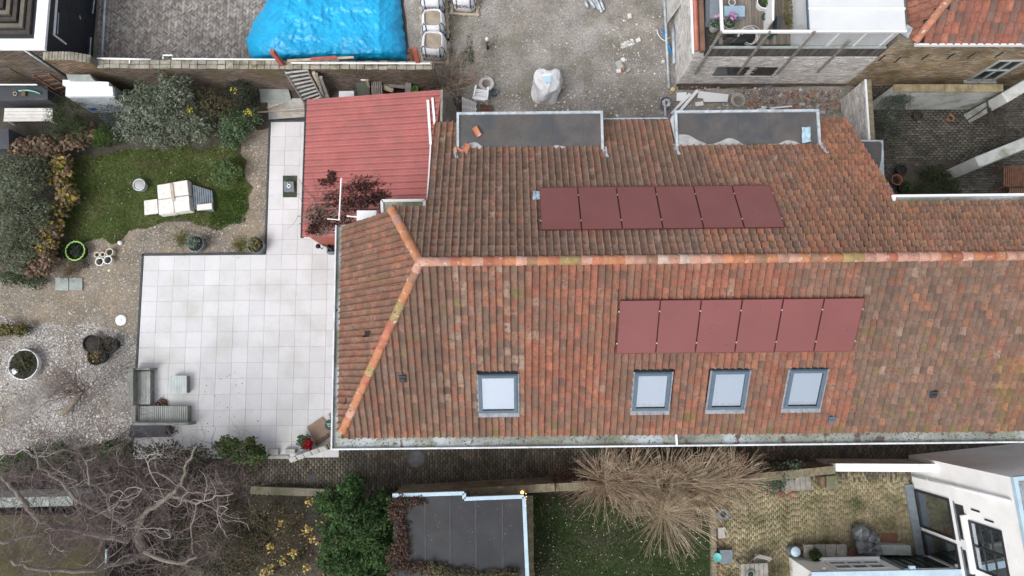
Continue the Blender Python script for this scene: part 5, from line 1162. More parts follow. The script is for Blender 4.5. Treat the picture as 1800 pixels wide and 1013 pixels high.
# plastic wrapped pallet load
M('wrap', (.86, .87, .90), rough=.3, var=.08, scale=3, bump=.7, bscale=7, trans=.25, spec=.5); M('wrapblue', (.45, .68, .80), rough=.4, var=.1)
p = W(962, 150, .4); t = thing('wrapped_load', 'load wrapped in white plastic foil standing on the yard', 'wrapped load', (p.x, p.y, 0), .1); n1, n2 = 44, 26; vs = []
for i in range(n2):
    for j in range(n1):
        f = i/(n2-1); a = 2*math.pi*j/n1; k = 3.2; c_, s_ = math.cos(a), math.sin(a); d = (abs(c_)**k+abs(s_)**k)**(-1/k)
        R_ = .50+.05*math.sin(2*a+1)+.03*math.sin(3*a+.4)+.13*mnoise.noise(Vector((c_*1.4+5, s_*1.4, f*2.5)))
        if f < .6: r = R_*(1.12-.2*(f/.6)); z = .78*(f/.6)
        else: g = (f-.6)/.4; r = R_*(.92-.92*g); z = .78+.10*(1-(1-g)**2)+.13*abs(mnoise.noise(Vector((c_*r*8, s_*r*8, 4))))
        vs.append(frame(t) @ Vector((r*d*c_*.98, r*d*s_*1.22, z+.10*(.35-abs(mnoise.noise(Vector((c_*4.5*r, s_*4.5*r, f*4))))))))
m = MB(); m.add(vs, [(i*n1+j, i*n1+(j+1) % n1, (i+1)*n1+(j+1) % n1, (i+1)*n1+j) for i in range(n2-1) for j in range(n1)]); m.build('plastic_wrap', 'wrap', t, smooth=True)
m = MB(); m.obox((0, .0, .96), (.26, .26, .012), rz=.1, rx=.1); loc_build(m, 'printed_label', 'wrapblue', t); m = MB(); m.obox((-.02, .2, .93), (.4, .12, .012), rz=.05, rx=-.1); loc_build(m, 'printed_label', 'whiteclean', t)
m = MB(); m.obox((.55, -.05, .12), (.3, .1, .06)); loc_build(m, 'timber_skid', 'woodpale', t)
for k, (x, y, sx, sy, a, mt, lb) in enumerate(((1089, 114, .26, .34, .5, 'concrete', 'grey concrete block among the rubble, largest'), (1095.5, 105, .16, .18, .3, 'slabwhite', 'small pale block among the rubble, upper'), (1088, 124.5, .19, .16, .1, 'slabwhite', 'small pale block among the rubble, lower left'), (1105, 123, .2, .13, .7, 'concrete', 'small grey block among the rubble, right'), (1096, 121, .2, .1, 1.2, 'terracotta', 'red brick among the rubble'), (1166, 108, .12, .12, 0, 'slabwhite', 'small pale stone left of the long pole'), (1122, 70, .18, .16, .4, 'slabwhite', 'white lump of rubble near the pole'), (1107, 28, .16, .2, .2, 'cream', 'cream coloured stone near the pipe heap'))):
    m = MB(); p = W(x, y, .1); m.obox((p.x, p.y, .06), (sx, sy, .12), rz=a, rx=.1); m.solo('rubble_block', mt, lb, 'rubble', 'loose blocks on the yard', bevel=.02)
pebbles('rubble_heap', poly([(1092, 78), (1112, 70), (1114, 78), (1094, 84)]), 90, .05, [(.62, .61, .6), (.5, .49, .47)], z=.01, label='little heap of white rubble')
for k in range(5):
    m = MB(); a = [(1028, 2), (1036, 0), (1040, -4), (1046, -6), (1052, -6)][k]; b = [(1034, 14), (1046, 14), (1054, 18), (1058, 22), (1062, 18)][k]; m.tube([W(*a, .1+.05*(k % 2)), W(*b, .1+.05*(k % 2))], .06, 10); m.solo('grey_pipe', 'zinc', ['short grey pipe in the heap at the picture top, leftmost', 'short grey pipe in the heap, second', 'short grey pipe in the heap, third', 'short grey pipe in the heap, fourth', 'short grey pipe in the heap at the picture top, rightmost'][k], 'pipe', 'pipes heaped at the top', smooth=True)
m = MB(); m.tube([W(1166, -30, .35), W(1171, 60, .3), W(1176, 156, .12)], .055, 8); m.solo('long_pole', 'zinc', 'long grey pole lying beside the painted wall', 'pole', smooth=True)
m = MB(); m.hexa([W(1170, -30, .3), W(1198, -30, 1.2), W(1197, 8, 1.2), W(1173, 41, .3)], [W(1170, -30, .34), W(1198, -30, 1.24), W(1197, 8, 1.24), W(1173, 41, .34)]); m.solo('leaning_board', 'concrete', 'grey board leaning on the painted wall', 'board')
MB().tube([W(1164, 52, .3), W(1182, 98, .2)], .04, 8).solo('blue_pipe', M('bluepipe', (.02, .24, .6), rough=.5, var=.1), 'blue pipe lying under the long pole', 'pipe', smooth=True)
MB().tube([W(1183, 44, .2), W(1185, 112, .2)], .07, 10).solo('drain_pipe', 'zinc', 'thick grey pipe at the foot of the painted wall', 'pipe', smooth=True)
pts = [W(1155+9*(1-math.cos(k/10*3.3)), 52+20*math.sin(k/10*2.2), .2) for k in range(11)]+[W(1178, 66, .2)]; MB().tube(pts, .018, 6).solo('white_cable', 'whiteclean', 'looped white cable near the blue pipe', 'cable', smooth=True)
m = MB(); p = W(1182, 158, .1); m.lathe((p.x, p.y, 0), [(0, 0), (.08, 0), (.09, .14), (0, .15)], 14); m.solo('yellow_plug', M('yellowcap', (.6, .5, .2), rough=.6), 'small yellow plug at the painted wall corner', 'plug')
p = W(1172, 180, .4); t = thing('rubble_bucket', 'grey bucket full of rubble beside the white boards', 'bucket', (p.x, p.y, 0)); m = MB(); m.lathe(p*1 if 0 else (p.x, p.y, 0), [(0, 0), (.2, 0), (.26, .4), (.235, .4), (.19, .2), (0, .2)], 26); m.build('bucket_wall', 'greybar', t, smooth=True, angle=40)
for k in range(9): m = MB(); a = k*.7; m.obox((p.x+.12*math.cos(a), p.y+.12*math.sin(a), .3+.02*(k % 3)), (.13, .09, .05), rz=a*2, rx=.3); m.build('rubble_piece', 'dustywhite', t)
MB().tube([W(1169, 186, .45), W(1170, 212, .35)], .05, 8).solo('drain_pipe', 'zinc', 'short grey pipe from bucket to gutter', 'pipe', smooth=True)
for k, (q, z) in enumerate((([(1178, 199), (1182, 200), (1216, 166), (1211, 163)], .2), ([(1193, 194), (1198, 196), (1229, 160), (1224, 157)], .28), ([(1228, 160), (1281, 166), (1279, 178), (1226, 172)], .16), ([(1190, 163), (1207, 162), (1206, 178), (1189, 177)], .14), ([(1222, 180), (1236, 178), (1237, 185), (1223, 187)], .12), ([(1236, 172), (1279, 176), (1279, 179), (1238, 179)], .22))):
    pxbox('white_board', q, z-.05, z, 'whiteclean', ['white plank crossing the debris, left one', 'white plank crossing the debris, right one', 'wide white panel in the debris', 'square white panel beside the bucket', 'small white offcut in the debris', 'narrow white strip on the wide panel'][k], 'board', 'white boards in the debris', .004)
m = MB(); p = W(1297, 178, .05); [m.torus((p.x+random.uniform(-.02, .02), p.y+random.uniform(-.02, .02), .04+.03*k), .22+.03*(k % 3), .018, 26, 6) for k in range(5)]; m.solo('hose_coil', 'dustywhite', 'coil of pale hose behind the right dormer', 'hose', smooth=True)
m = MB(); p = W(1352, 160, .05); [m.torus((p.x, p.y, .04+.03*k), .2+.03*(k % 2), .015, 24, 6) for k in range(3)]; m.solo('hose_coil', 'greybar', 'dark cable coil by the painted wall', 'cable', smooth=True)
for k, (a, b) in enumerate((((1330, 193), (1392, 187)), ((1330, 197), (1440, 195)), ((1338, 188), (1372, 197)))):
    MB().bar(W(*a, .4), W(*b, .4), .06, .05).solo('white_rail', 'white', ['white rail lying behind the right dormer, upper', 'white rail lying behind the right dormer, lower', 'white rail lying crosswise behind the right dormer'][k], 'rail')
pebbles('brick_rubble', poly([(1300, 162), (1480, 158), (1470, 200), (1310, 192)]), 700, .05, [(.16, .14, .12), (.3, .28, .26), (.32, .14, .09), (.22, .19, .16)], z=.01, label='dark earth and rubble at the foot of the painted wall')
for k in range(6):
    x, y = [(1410, 183), (1437, 187), (1400, 190), (1446, 198), (1372, 168), (1425, 168)][k]; m = MB(); p = W(x, y, .1); m.obox((p.x, p.y, .07), (.2, .12, .1), rz=k, rx=.2); m.solo('loose_brick', ['dustywhite', 'concrete', 'terracotta'][k % 3], ['pale loose brick behind the right dormer, left', 'grey loose brick near the slanted white wall', 'red loose brick behind the right dormer', 'pale loose brick nearest the slanted white wall', 'grey loose brick at the painted wall foot', 'red loose brick at the painted wall foot'][k], 'brick', bevel=.01)
# ================================================================== painted brick house with roof deck
wc = W(1188, 152, 0); ec = W(1484, 150, 0); ZD = 2.6
ph = thing('painted_house', 'white painted brick house with timber roof deck, top right', 'house', (wc.x+2, wc.y+2, 0))
X0, X1, Y0 = wc.x, ec.x, (wc.y+ec.y)/2; Y1 = Y0+6
PB = [(.62, .60, .58), (.68, .66, .64), (.55, .53, .51), (.65, .62, .59)]
m = MB(); m.box((X0, Y0, 0), (X1, Y1, ZD)); m.build('wall', 'jointpale', ph)
def southpt(px, py, off=0.0, Y=None):
    v = ray(px, py); yy = (Y if Y is not None else Y0)-off; t = yy/v.y; return Vector((v.x*t, yy, CAM_H+v.z*t))
wins = []
for a, b in (((1245, 118), (1308, 133)), ((1312, 118), (1356, 133))):
    p, q = southpt(*a), southpt(*b); wins.append((p.x+.35, q.x, q.z, p.z))
wallbricks('brickwork', (X0, Y0), (X1, Y0), .25, ZD, PB, 'brickpaint', ph, out=.014, holes=[(w_[0]-X0, w_[1]-X0, w_[2], w_[3]) for w_ in wins])
wallbricks('brickwork', (X0, Y1), (X0, Y0), .02, ZD, PB, 'brickpaint', ph, out=.014)
for a, b, c_, d_ in wins:
    m = MB(); m.box((a, Y0-.012, c_), (b, Y0-.003, d_)); wn = m.build('window', M('darkglass', (.035, .04, .042), rough=.1, var=.4, scale=2, spec=.6, bump=0), ph)
    m = MB(); m.box((a-.05, Y0-.06, c_-.05), (b+.05, Y0-.002, c_)); m.v = [tuple(v) for v in m.v]; m.build('sill', 'concrete', wn)
m = MB(); m.box((X0, Y0-.03, 0), (X1, Y0-.0005, .25)); m.build('plinth', M('plinth', (.16, .12, .10), rough=.9, var=.3), ph)
# parapet with red gutter on the west side
m = MB(); m.box((X0-.03, Y0+.1, ZD+.001), (X0+.05, Y1, ZD+.06)); m.build('roof_edge', 'whiteclean', ph)
m = MB(); m.tube([(X0+.14, Y0+.2, ZD+.07), (X0+.14, Y1, ZD+.07)], .09, 10); m.build('gutter', M('redgutter', (.38, .14, .10), rough=.5, var=.2), ph, smooth=True)
m = MB(); m.box((X0+.26, Y0+.15, ZD+.001), (X0+.42, Y1, ZD+.2)); m.build('parapet', 'housebrick', ph)
m = MB(); m.box((X0+.42, Y0+.02, ZD+.001), (X1, Y1, ZD+.02)); m.build('roof_membrane', 'darkmetal', ph)
dx0, dx1 = W(1262, 40, ZD).x, W(1432, 40, ZD).x; k = 0; x = dx0
while x < dx1:
    m = MB().color(jit((.21, .185, .155), .2)); m.box((x, Y0+.45, ZD+.021), (x+.115, Y1, ZD+.06+random.uniform(-.003, .003))); m.build('deck_plank', M('plankcol', attr=True, rough=.9, var=.3, scale=2, stretch=(3, .5, 1), bump=.4), ph); x += .125
m = MB(); m.box((dx1-.75, Y0+.45, ZD+.062), (dx1+.1, Y1, ZD+.075)); m.build('deck_mat', M('deckpale', (.36, .33, .30), rough=.9, var=.12, scale=2, stretch=(8, .5, 1)), ph)
# balustrade of dark slats
x = X0+.5; xe2 = X1-.1; k = 0
while x < xe2:
    m = MB().color(jit((.12, .112, .105), .35)); zt2 = ZD+.62+random.uniform(-.02, .02); m.box((x, Y0+.03, ZD-.1), (x+.065, Y0+.055, zt2)); m.build('balustrade_slat', 'plankcol', ph); x += .088
m = MB(); m.box((X0+.45, Y0+.0, ZD+.62), (X1-.05, Y0+.09, ZD+.67)); m.build('balustrade_rail', 'slabgreen', ph)
# posts and white frame
ZT = 4.3; fy = Y0+.02
for (x0, y0), (x1, y1) in (((1222, 130), (1268, 56)), ((1297, 130), (1346, 56)), ((1366, 130), (1418, 56)), ((1437, 127), (1490, 72))):
    a, b = southpt(x0, y0, .06), southpt(x1, y1, .06); b.x = a.x; m = MB(); m.bar(a, b, .07); m.build('frame_post', 'woodgrey', ph)
a = southpt(1268, 56, .0); b = southpt(1428, 54, .0); m = MB(); m.bar(a, Vector((b.x, a.y, a.z)), .09); m.build('frame_rail', 'whiteclean', ph)
m = MB(); m.bar(a+Vector((.02, .05, 0)), Vector((a.x+.02, Y1, a.z)), .09); m.build('frame_rail', 'whiteclean', ph)
a2 = southpt(1300, 68, .0); b2 = southpt(1575, 72, 0); m = MB(); m.bar(Vector((X0+1.2, Y0+.3, 3.9)), Vector((b2.x, Y0+.3, 3.9)), .07, .05); m.build('frame_rail', 'woodgrey', ph)
# white conservatory on the deck
zc_ = 4.45; A, B = W(1427, 51, zc_), W(1590, 49, zc_); A.z = B.z = 0
m = MB(); m.box((A.x, A.y, ZD+.08), (B.x, Y1+1, zc_-.06)); m.build('conservatory_wall', M('conserv', (.55, .57, .58), rough=.4, var=.1, scale=1), ph)
yy = A.y; r_ = 0
for k in range(5):
    y0, y1 = A.y-.06+k*.82, A.y-.06+(k+1)*.82-.07; m = MB(); m.box((A.x-.08, y0, zc_-.05), (B.x+.05, y1, zc_)); m.build('roof_panel', M('roofwhite', (.62, .64, .655), rough=.5, var=.05, scale=1, fine=.015), ph, bevel=.01)
    m = MB(); m.box((A.x-.09, y1, zc_-.05), (B.x+.06, y1+.07, zc_+.05)); m.build('roof_rib', 'whiteclean', ph, bevel=.01)
m = MB(); m.box((A.x-.1, A.y-.12, zc_-.08), (B.x+.06, A.y-.06, zc_+.03)); m.build('roof_edge', 'whiteclean', ph)
m = MB(); m.box((A.x-.12, A.y-.05, zc_-.09), (A.x-.08, Y1, zc_+.02)); m.build('roof_edge', 'skyframe', ph)
for k in range(5): x = A.x+.1+k*.95; m = MB(); m.box((x, A.y-.03, ZD+.1), (x+.06, A.y-.001, zc_-.09)); m.build('glazing_bar', 'whiteclean', ph)
# objects on the deck
p = W(1291, 17, ZD+.4); t = thing('plastic_tub', 'pale blue plastic storage tub on the roof deck', 'tub', (p.x, p.y, ZD+.06)); P = poly([(1273, 10), (1310, 9.5), (1310, 29), (1273, 28)], ZD+.45); c = sum(P, Vector())/4
m = MB(); m.hexa([(*(c+(q-c)*.86).xy, ZD+.06) for q in P], [(*q.xy, ZD+.40) for q in P]); m.build('tub_body', M('tubblue', (.30, .42, .52), rough=.35, var=.1), t, bevel=.03)
m = MB(); m.hexa([(*(c+(q-c)*1.03).xy, ZD+.401) for q in P], [(*(c+(q-c)*.98).xy, ZD+.45) for q in P]); m.build('lid', 'tubblue', t, bevel=.02)
m = MB(); m.torus((p.x-.1, p.y+.25, ZD+.46), .12, .012, 20, 6); m.build('handle', 'white', t)
pxbox('water_butt', [(1248, -30), (1264, -30), (1264, 32), (1248, 32)], ZD+.02, ZD+.7, 'greybar', 'tall grey box at the deck edge', 'box', bevel=.02)
for k, (x, y, r) in enumerate(((1258, 44, .2), (1282, 42, .24))):
    t, p = pot('flower_pot', x, y, ZD, r, .35, 'concrete', ['grey pot of pink orchids at the deck edge, left one', 'grey pot of pink flowers beside the tub'][k], 'pot', .03, .85, z0=ZD+.06)
    leaves('foliage', [(p.x, p.y, p.z+.42, .24, .24, .2)], 160, .12, [(.08, .12, .07), (.2, .25, .22), (.05, .08, .04)], 'leaf', t, zmin=ZD+.1); leaves('pink_flowers', [(p.x+.02, p.y+.14, p.z+.6, .2, .16, .1)], 34, .09, [(.62, .2, .5), (.55, .3, .5)], 'leaf', t, wr=.9, zmin=ZD+.1)
t, p = pot('flower_pot', 1343, 4, ZD, .28, .3, 'whiteclean', 'white oval pot with green plant at the picture top', 'pot', .03, .85, z0=ZD+.06); tuft(t, p, 120, .1, [(.07, .14, .03)], .2, .15, .28)
for k, (x, y) in enumerate(((1347, 29), (1352, 62))):
    m = MB(); p = W(x, y, ZD+.2); m.torus((p.x, p.y, ZD+.2), .13, .03, 20, 6); m.lathe((p.x, p.y, ZD+.07), [(0, 0), (.1, 0), (.13, .12)], 18); m.solo('green_pot', 'deepgreen', ['green rimmed pot on the deck', 'green rimmed pot below the frame rail'][k], 'pot', smooth=True)
m = MB(); mm = W(1300, 72, ZD+.15); vs = []; n = 16
for i in range(n):
    for j in range(n):
        a, b = i/(n-1)-.5, j/(n-1)-.5; vs.append((mm.x+a*1.2, mm.y+b*.6, ZD+.1+.35*max(0, 1-3.5*(a*a+b*b))*(1+.6*mnoise.noise(Vector((a*6, b*6, 1))))))
m.add(vs, [(i*n+j, (i+1)*n+j, (i+1)*n+j+1, i*n+j+1) for i in range(n-1) for j in range(n-1)]); m.solo('black_bag', 'blackplastic', 'black sack behind the deck balustrade', 'bag', smooth=True)
m = MB(); [m.torus((mm.x+.25+random.uniform(-.1, .1), mm.y+.05, ZD+.35+.03*k), .26+.04*k, .014, 24, 5, Matrix.Rotation(.3*k, 3, 'X')) for k in range(4)]; m.solo('cable_loops', 'dustywhite', 'loops of pale cable on the black sack', 'cable')
p = W(1258, 66, ZD); t = thing('dry_climber', 'dry wiry plant at the left deck corner', 'plant', (p.x, p.y, ZD+.06)); stems(t, Vector((p.x, p.y, ZD+.06)), 60, .7, .008, [(.18, .16, .12), (.1, .09, .07)], spread=1.6, wig=.35, seg=6)
p = W(1384, 24, ZD); t = thing('deck_grass', 'brown green grass bed at the conservatory side', 'plant', (p.x, p.y, ZD+.06)); leaves('blades', [(p.x, p.y, ZD+.2, .22, .9, .25)], 900, .12, [(.11, .13, .04), (.2, .16, .08), (.14, .11, .05)], 'leaf', t, wr=.2, zmin=ZD+.08)
pxbox('planter_trough', [(1366, 28), (1373, 28), (1373, 52), (1366, 52)], ZD+.06, ZD+.5, 'anthracite', 'narrow dark trough beside the grass bed', 'trough')
pxbox('white_frame_rack', [(1358, -20), (1362, -20), (1361, 36), (1357, 36)], ZD+.06, ZD+.9, 'white', 'narrow white rack on the deck', 'rack')
# ================================================================== brown brick house with orange tiled roof
BY = [(.33, .25, .155), (.38, .30, .19), (.28, .20, .125), (.34, .23, .14), (.24, .20, .145), (.36, .33, .27)]
ZB = 3.9; xb0 = X1+.01; xb1 = xb0+9; bh_ = thing('brick_house', 'yellow brown brick house with orange pantile roof, top right corner', 'house', (xb0+3, Y0+2, 0))
m = MB(); m.box((xb0, Y0, 0), (xb1, Y0+6, ZB)); m.build('wall', 'joint', bh_)
wq = [southpt(1700, 141), southpt(1746, 141), southpt(1745, 105)]; wx0, wx1, wz0, wz1 = wq[0].x, wq[1].x, wq[0].z, wq[2].z
lq = southpt(1652, 76), southpt(1712, 68)
holes = [(wx0-xb0, wx1-xb0, wz0, wz1)]
wallbricks('brickwork', (xb0, Y0), (xb1, Y0), 0, ZB, BY, 'brickbrown', bh_, out=.012, holes=holes)
m = MB(); m.box((wx0, Y0-.004, wz0), (wx1, Y0-.002, wz1)); wn = m.build('window', 'darkglass', bh_)
m = MB(); fw = .08
for a, b in (((wx0-.02, wz0), (wx0+fw, wz1)), ((wx1-fw, wz0), (wx1+.02, wz1)), ((wx0+fw, wz1-fw), (wx1-fw, wz1)), ((wx0+fw, wz0), (wx1-fw, wz0+fw)), (((wx0+wx1)/2-.03, wz0+fw), ((wx0+wx1)/2+.03, wz1-fw)), ((wx0+fw, wz1*.62), ((wx0+wx1)/2-.03, wz1*.62+.06)), (((wx0+wx1)/2+.03, wz1*.62), (wx1-fw, wz1*.62+.06))):
    m.box((a[0], Y0-.05, a[1]), (b[0], Y0-.0045, b[1]))
m.build('frame', M('greyframe', (.42, .45, .44), rough=.6, var=.15), wn)
m = MB(); m.box((wx0-.12, Y0-.14, wz0-.08), (wx1+.12, Y0-.001, wz0-.002)); m.build('sill', 'concrete', wn)
for x0, x1 in ((1652, 1712), (1778, 1840)):
    a, b = southpt(x0, 76), southpt(x1, 76); m = MB(); m.box((a.x, Y0-.02, ZB-.42), (b.x-.2, Y0-.001, ZB-.05)); w2 = m.build('window', 'slabwhite', bh_); m = MB(); m.box((a.x+.08, Y0-.025, ZB-.34), (b.x-.28, Y0-.021, ZB-.05)); m.build('pane', 'darkglass', w2)
for x, y in ((1545, 102), (1572, 106), (1620, 101), (1665, 99), (1701, 98), (1749, 97)):
    a = southpt(x, y+3); m = MB(); m.box((a.x-.02, Y0-.045, a.z-.02), (a.x+.02, Y0-.012, a.z+.42)); m.build('wall_anchor', 'darkmetal', bh_)
gz = ZB+.02; m = MB(); m.box((xb0+.6, Y0-.22, gz-.1), (xb1, Y0-.16, gz+.05)); m.box((xb0+.6, Y0-.159, gz-.1), (xb1, Y0-.002, gz-.07)); m.build('gutter', 'whiteclean', bh_, bevel=.008)
TB = .75; aB = math.atan(TB); ev = Vector((0, math.cos(aB), math.sin(aB))); en = Vector((0, -math.sin(aB), math.cos(aB)))
m = MB(); m.hexa([(xb0+.55, Y0-.1, ZB-.02), (xb1, Y0-.1, ZB-.02), (xb1, Y0+5, ZB-.02), (xb0+.55+3.4, Y0+5, ZB-.02)], [(xb0+.55, Y0-.1, ZB+.01), (xb1, Y0-.1, ZB+.01), (xb1, Y0+5, ZB+.01+5.1*TB), (xb0+.55+3.4, Y0+5, ZB+.01+5.1*TB)]); rs = m.build('roof_slope', 'deck', bh_)
hs_ = 1.2      # hip runs back this much x per y... west slope is steep
for j in range(9):
    for i in range(26):
        yb = Y0-.14+j*.36*math.cos(aB); x = xb0+.7+i*.27; hip = xb0+.62+(yb-Y0+.3)*.68
        if x < hip: continue
        o = Vector((x, yb, ZB+.02+(yb-Y0+.1)*TB)); vs, fs = tile_geo(o, Vector((1.32, 0, 0)), ev, en, random.gauss(0, .012), .42, 1.0)
        if PX(vs[3])[0] > 1840 or PX(vs[3])[1] < -40: continue
        t_ = MB().color(jit(random.choice([(.28, .105, .07), (.31, .125, .08), (.23, .10, .075), (.18, .105, .085)]), .15)); t_.add(vs, fs); t_.build('roof_tile', 'tile', rs, smooth=True, angle=50)
m = MB(); hb0 = Vector((xb0+.55, Y0-.1, ZB)); hb1 = Vector((xb0+.55+3.4, Y0+5, ZB+5.1*TB)); wbk = Vector((xb0+.45, Y0+5, ZB)); m.add([hb0, hb1, wbk], [(0, 1, 2)]); ws = m.build('roof_slope', 'deck', bh_)
evw = Vector((.66, 0, .75)).normalized(); evw = (hb1-wbk).normalized(); nw = (hb1-hb0).cross(wbk-hb0).normalized(); nw = nw if nw.z > 0 else -nw
for j in range(5):
    for i in range(9):
        o = Vector((xb0+.5, Y0+.15+i*.27, ZB+.01))+evw*(j*.36-.05); 
        if (o.x+.2-hb0.x) > (o.y-hb0.y)*.66: continue
        vs, fs = tile_geo(o, Vector((0, -1.3, 0)), evw, nw, 0, .42); t_ = MB().color(jit(random.choice([(.28, .115, .08), (.25, .105, .07), (.30, .135, .085)]), .15)); t_.add(vs, fs); t_.build('roof_tile', 'tile', ws, smooth=True, angle=50)
for k in range(9):
    a = hb0.lerp(hb1, k*.06)+Vector((0, 0, .05)); b = hb0.lerp(hb1, k*.06+.066)+Vector((0, 0, .05)); m = MB().color(jit((.36, .16, .10), .15)); m.tube([a, b], [.15, .13], 10); m.build('hip_tile', 'ridge', bh_, smooth=True, angle=50)
m = MB(); q = W(1597, 53, ZB+.2); m.obox((q.x, q.y, ZB+.12), (.28, .4, .04), rz=-.5, ry=.2); m.build('flashing', 'zinc', bh_)
# ================================================================== courtyard
M('stucco', (.42, .43, .41), c2=(.50, .51, .50), rough=.85, var=.2, scale=1.2, spot=(.22, .24, .17), sscale=1.6, sthr=.6, bump=.2)
zt_ = 1.95; a, b = W(1523, 140, zt_), W(1534, 243, zt_)
t = thing('slanted_wall', 'white painted brick wall end running from yard to house', 'wall', ((a.x+b.x)/2, (a.y+b.y)/2, 0)); xx = (a.x+b.x)/2
m = MB(); m.box((xx-.1, b.y-.5, 0), (xx+.1, a.y, zt_-.02)); m.build('wall_core', 'jointpale', t)
wallbricks('brickwork', (xx-.1, a.y), (xx-.1, b.y-.5), .02, zt_-.02, PB, 'brickpaint', t, out=.014)
m = MB(); m.box((xx-.12, b.y-.5, zt_-.019), (xx-.05, a.y, zt_+.02)); m.build('edge_strip', 'whiteclean', t)
m = MB(); m.box((xx-.049, b.y-.5, zt_-.019), (xx+.13, a.y, zt_+.01)); m.build('coping', 'mossbrick', t)
zf = 2.5; P = poly([(1500, 246), (1553, 246), (1556, 372), (1500, 372)], zf); c = sum(P, Vector())/4
t = thing('flat_annex', 'small flat roofed annex with rounded dark membrane beside the courtyard', 'annex', (c.x, c.y, 0))
m = MB(); m.prism([c+(q-c)*.97 for q in P], 0, zf-.05); m.build('wall', 'housebrick', t)
m = MB(); m.prism(P, zf-.049, zf); m.build('roof_slab', 'zinc', t, bevel=.01)
pp = [(1502, 249)]+[(1544+6*math.sin(k/6*1.57), 255-6*math.cos(k/6*1.57)) for k in range(7)]+[(1549, 280), (1546, 295), (1540, 304), (1530, 310), (1502, 316)]
m = MB(); m.prism(poly(pp, zf+.01), zf+.0005, zf+.012); m.build('roof_membrane', 'membrane', t)
zw2 = 1.9; a, b = W(1572, 160, zw2), W(1764, 158, zw2)
t = thing('courtyard_wall', 'white stucco courtyard wall with brick coping', 'wall', ((a.x+b.x)/2, a.y, 0))
m = MB(); m.box((a.x, a.y, 0), (b.x, a.y+.22, zw2-.08)); m.build('wall_core', 'stucco', t)
x = a.x; k = 0
while x < b.x:
    m = MB(); m.box((x, a.y-.03, zw2-.079), (x+.058, a.y+.26, zw2+random.uniform(-.006, .006))); m.build('coping_brick', M('copingtan', (.27, .225, .135), rough=.9, var=.4, scale=3), t); x += .066
def diag(label, p, q, w_, h, mat, name='garden_wall', cat='wall'):
    m = MB(); a, b = W(*p, h), W(*q, h); d = (b-a).normalized(); n_ = Vector((-d.y, d.x, 0))*w_/2; m.hexa([(*(v).xy, 0) for v in (a-n_, b-n_, b+n_, a+n_)], [(*(v).xy, h) for v in (a-n_, b-n_, b+n_, a+n_)]); return m.solo(name, mat, label, cat, bevel=.04)
diag('pale rendered wall running diagonally into the courtyard, nearer one', (1718, 285), (1850, 232), .42, 2.0, 'stucco')
diag('pale rendered wall running diagonally at the picture edge, farther one', (1766, 172), (1850, 122), .42, 2.2, 'stucco')
for k, (a, b) in enumerate((((1700, 212), (1760, 172)), ((1740, 190), (1750, 225)), ((1764, 205), (1770, 240)), ((1735, 178), (1742, 222)))):
    MB().bar(W(*a, 1.6), W(*b, 1.2), .05).solo('pergola_pole', 'wooddark', ['dark pole slanting over the courtyard', 'dark courtyard pole, first upright', 'dark courtyard pole, rightmost upright', 'dark courtyard pole, leftmost upright'][k], 'pole')
t, p = pot('terracotta_pot', 1577, 316, 0, .22, .3, 'terracotta', 'empty orange terracotta pot beside the annex', 'pot', .03, .5)
t, p = pot('dark_pot', 1586, 298, 0, .22, .3, 'wooddark', 'dark pot with dead plant behind the terracotta pot', 'pot', .03, .8); stems(t, p, 30, .3, .006, [(.09, .08, .06)], z0=.25, spread=1.5)
t, p = pot('dark_pot', 1592, 330, 0, .25, .3, 'wooddark', 'dark pot with round green plant in the courtyard', 'pot', .03, .8); tuft(t, p, 260, .09, [(.07, .13, .03), (.1, .16, .05), (.05, .09, .03)], .26, .25, .3)
t, p = pot('terracotta_pot', 1672, 207, 0, .13, .2, 'terracotta', 'small terracotta pot at the foot of the courtyard wall', 'pot', .02, .7)
t, p = pot('dark_pot', 1615, 203, 0, .2, .25, 'wooddark', 'round dark pot at the foot of the courtyard wall', 'pot', .03, .7)
pts = [W(1561+7*math.sin(k/8*3.1), 346-22*k/8, .5+.1*math.sin(k)) for k in range(9)]; MB().tube(pts, .035, 8).solo('blue_hose', 'bluepipe', 'bent blue hose at the roof edge in the courtyard', 'hose', smooth=True)
MB().tube([W(1562, 356, .5), W(1568, 347, .6), W(1573, 352, .5)], .035, 8).solo('blue_hose', 'bluepipe', 'short blue hose end at the courtyard gutter corner', 'hose', smooth=True)
pts = [W(1568+6*math.cos(k/8*3.14), 362-7*math.sin(k/8*3.14), .4) for k in range(9)]; MB().tube(pts, .03, 8).solo('red_hose', 'redpaint', 'looped red hose at the courtyard gutter corner', 'hose', smooth=True)
bedP = ground_sheet('planting_bed', [(1592, 288), (1680, 283), (1690, 358), (1600, 372)], .045, 'soil', .1, 'dark planting bed in the courtyard', 6)
def slatted(label, quad, z, n, mat, name, cat):
    P = poly(quad, z); c = sum(P, Vector())/4; t = thing(name, label, cat, (c.x, c.y, 0))
    for i in range(n):
        a, b = i/n+.006, (i+1)/n-.012; m = MB(); m.prism([bil(P, a, 0), bil(P, b, 0), bil(P, b, 1), bil(P, a, 1)], z-.04, z); m.build('top_slat', mat, t)
    for f in (.06, .94):
        for g in (.08, .92): q = bil(P, f, g); m = MB(); m.box((q.x-.04, q.y-.04, .03), (q.x+.04, q.y+.04, z-.041)); m.build('leg', mat, t)
slatted('brown wooden garden table at the right picture edge', [(1764, 293), (1830, 290), (1830, 328), (1764, 328)], .7, 18, 'rust', 'garden_table', 'table')
slatted('dark brown wooden bench below the brown table', [(1774, 330), (1830, 330), (1830, 358), (1774, 358)], .42, 14, 'woodbrown', 'garden_bench', 'bench')
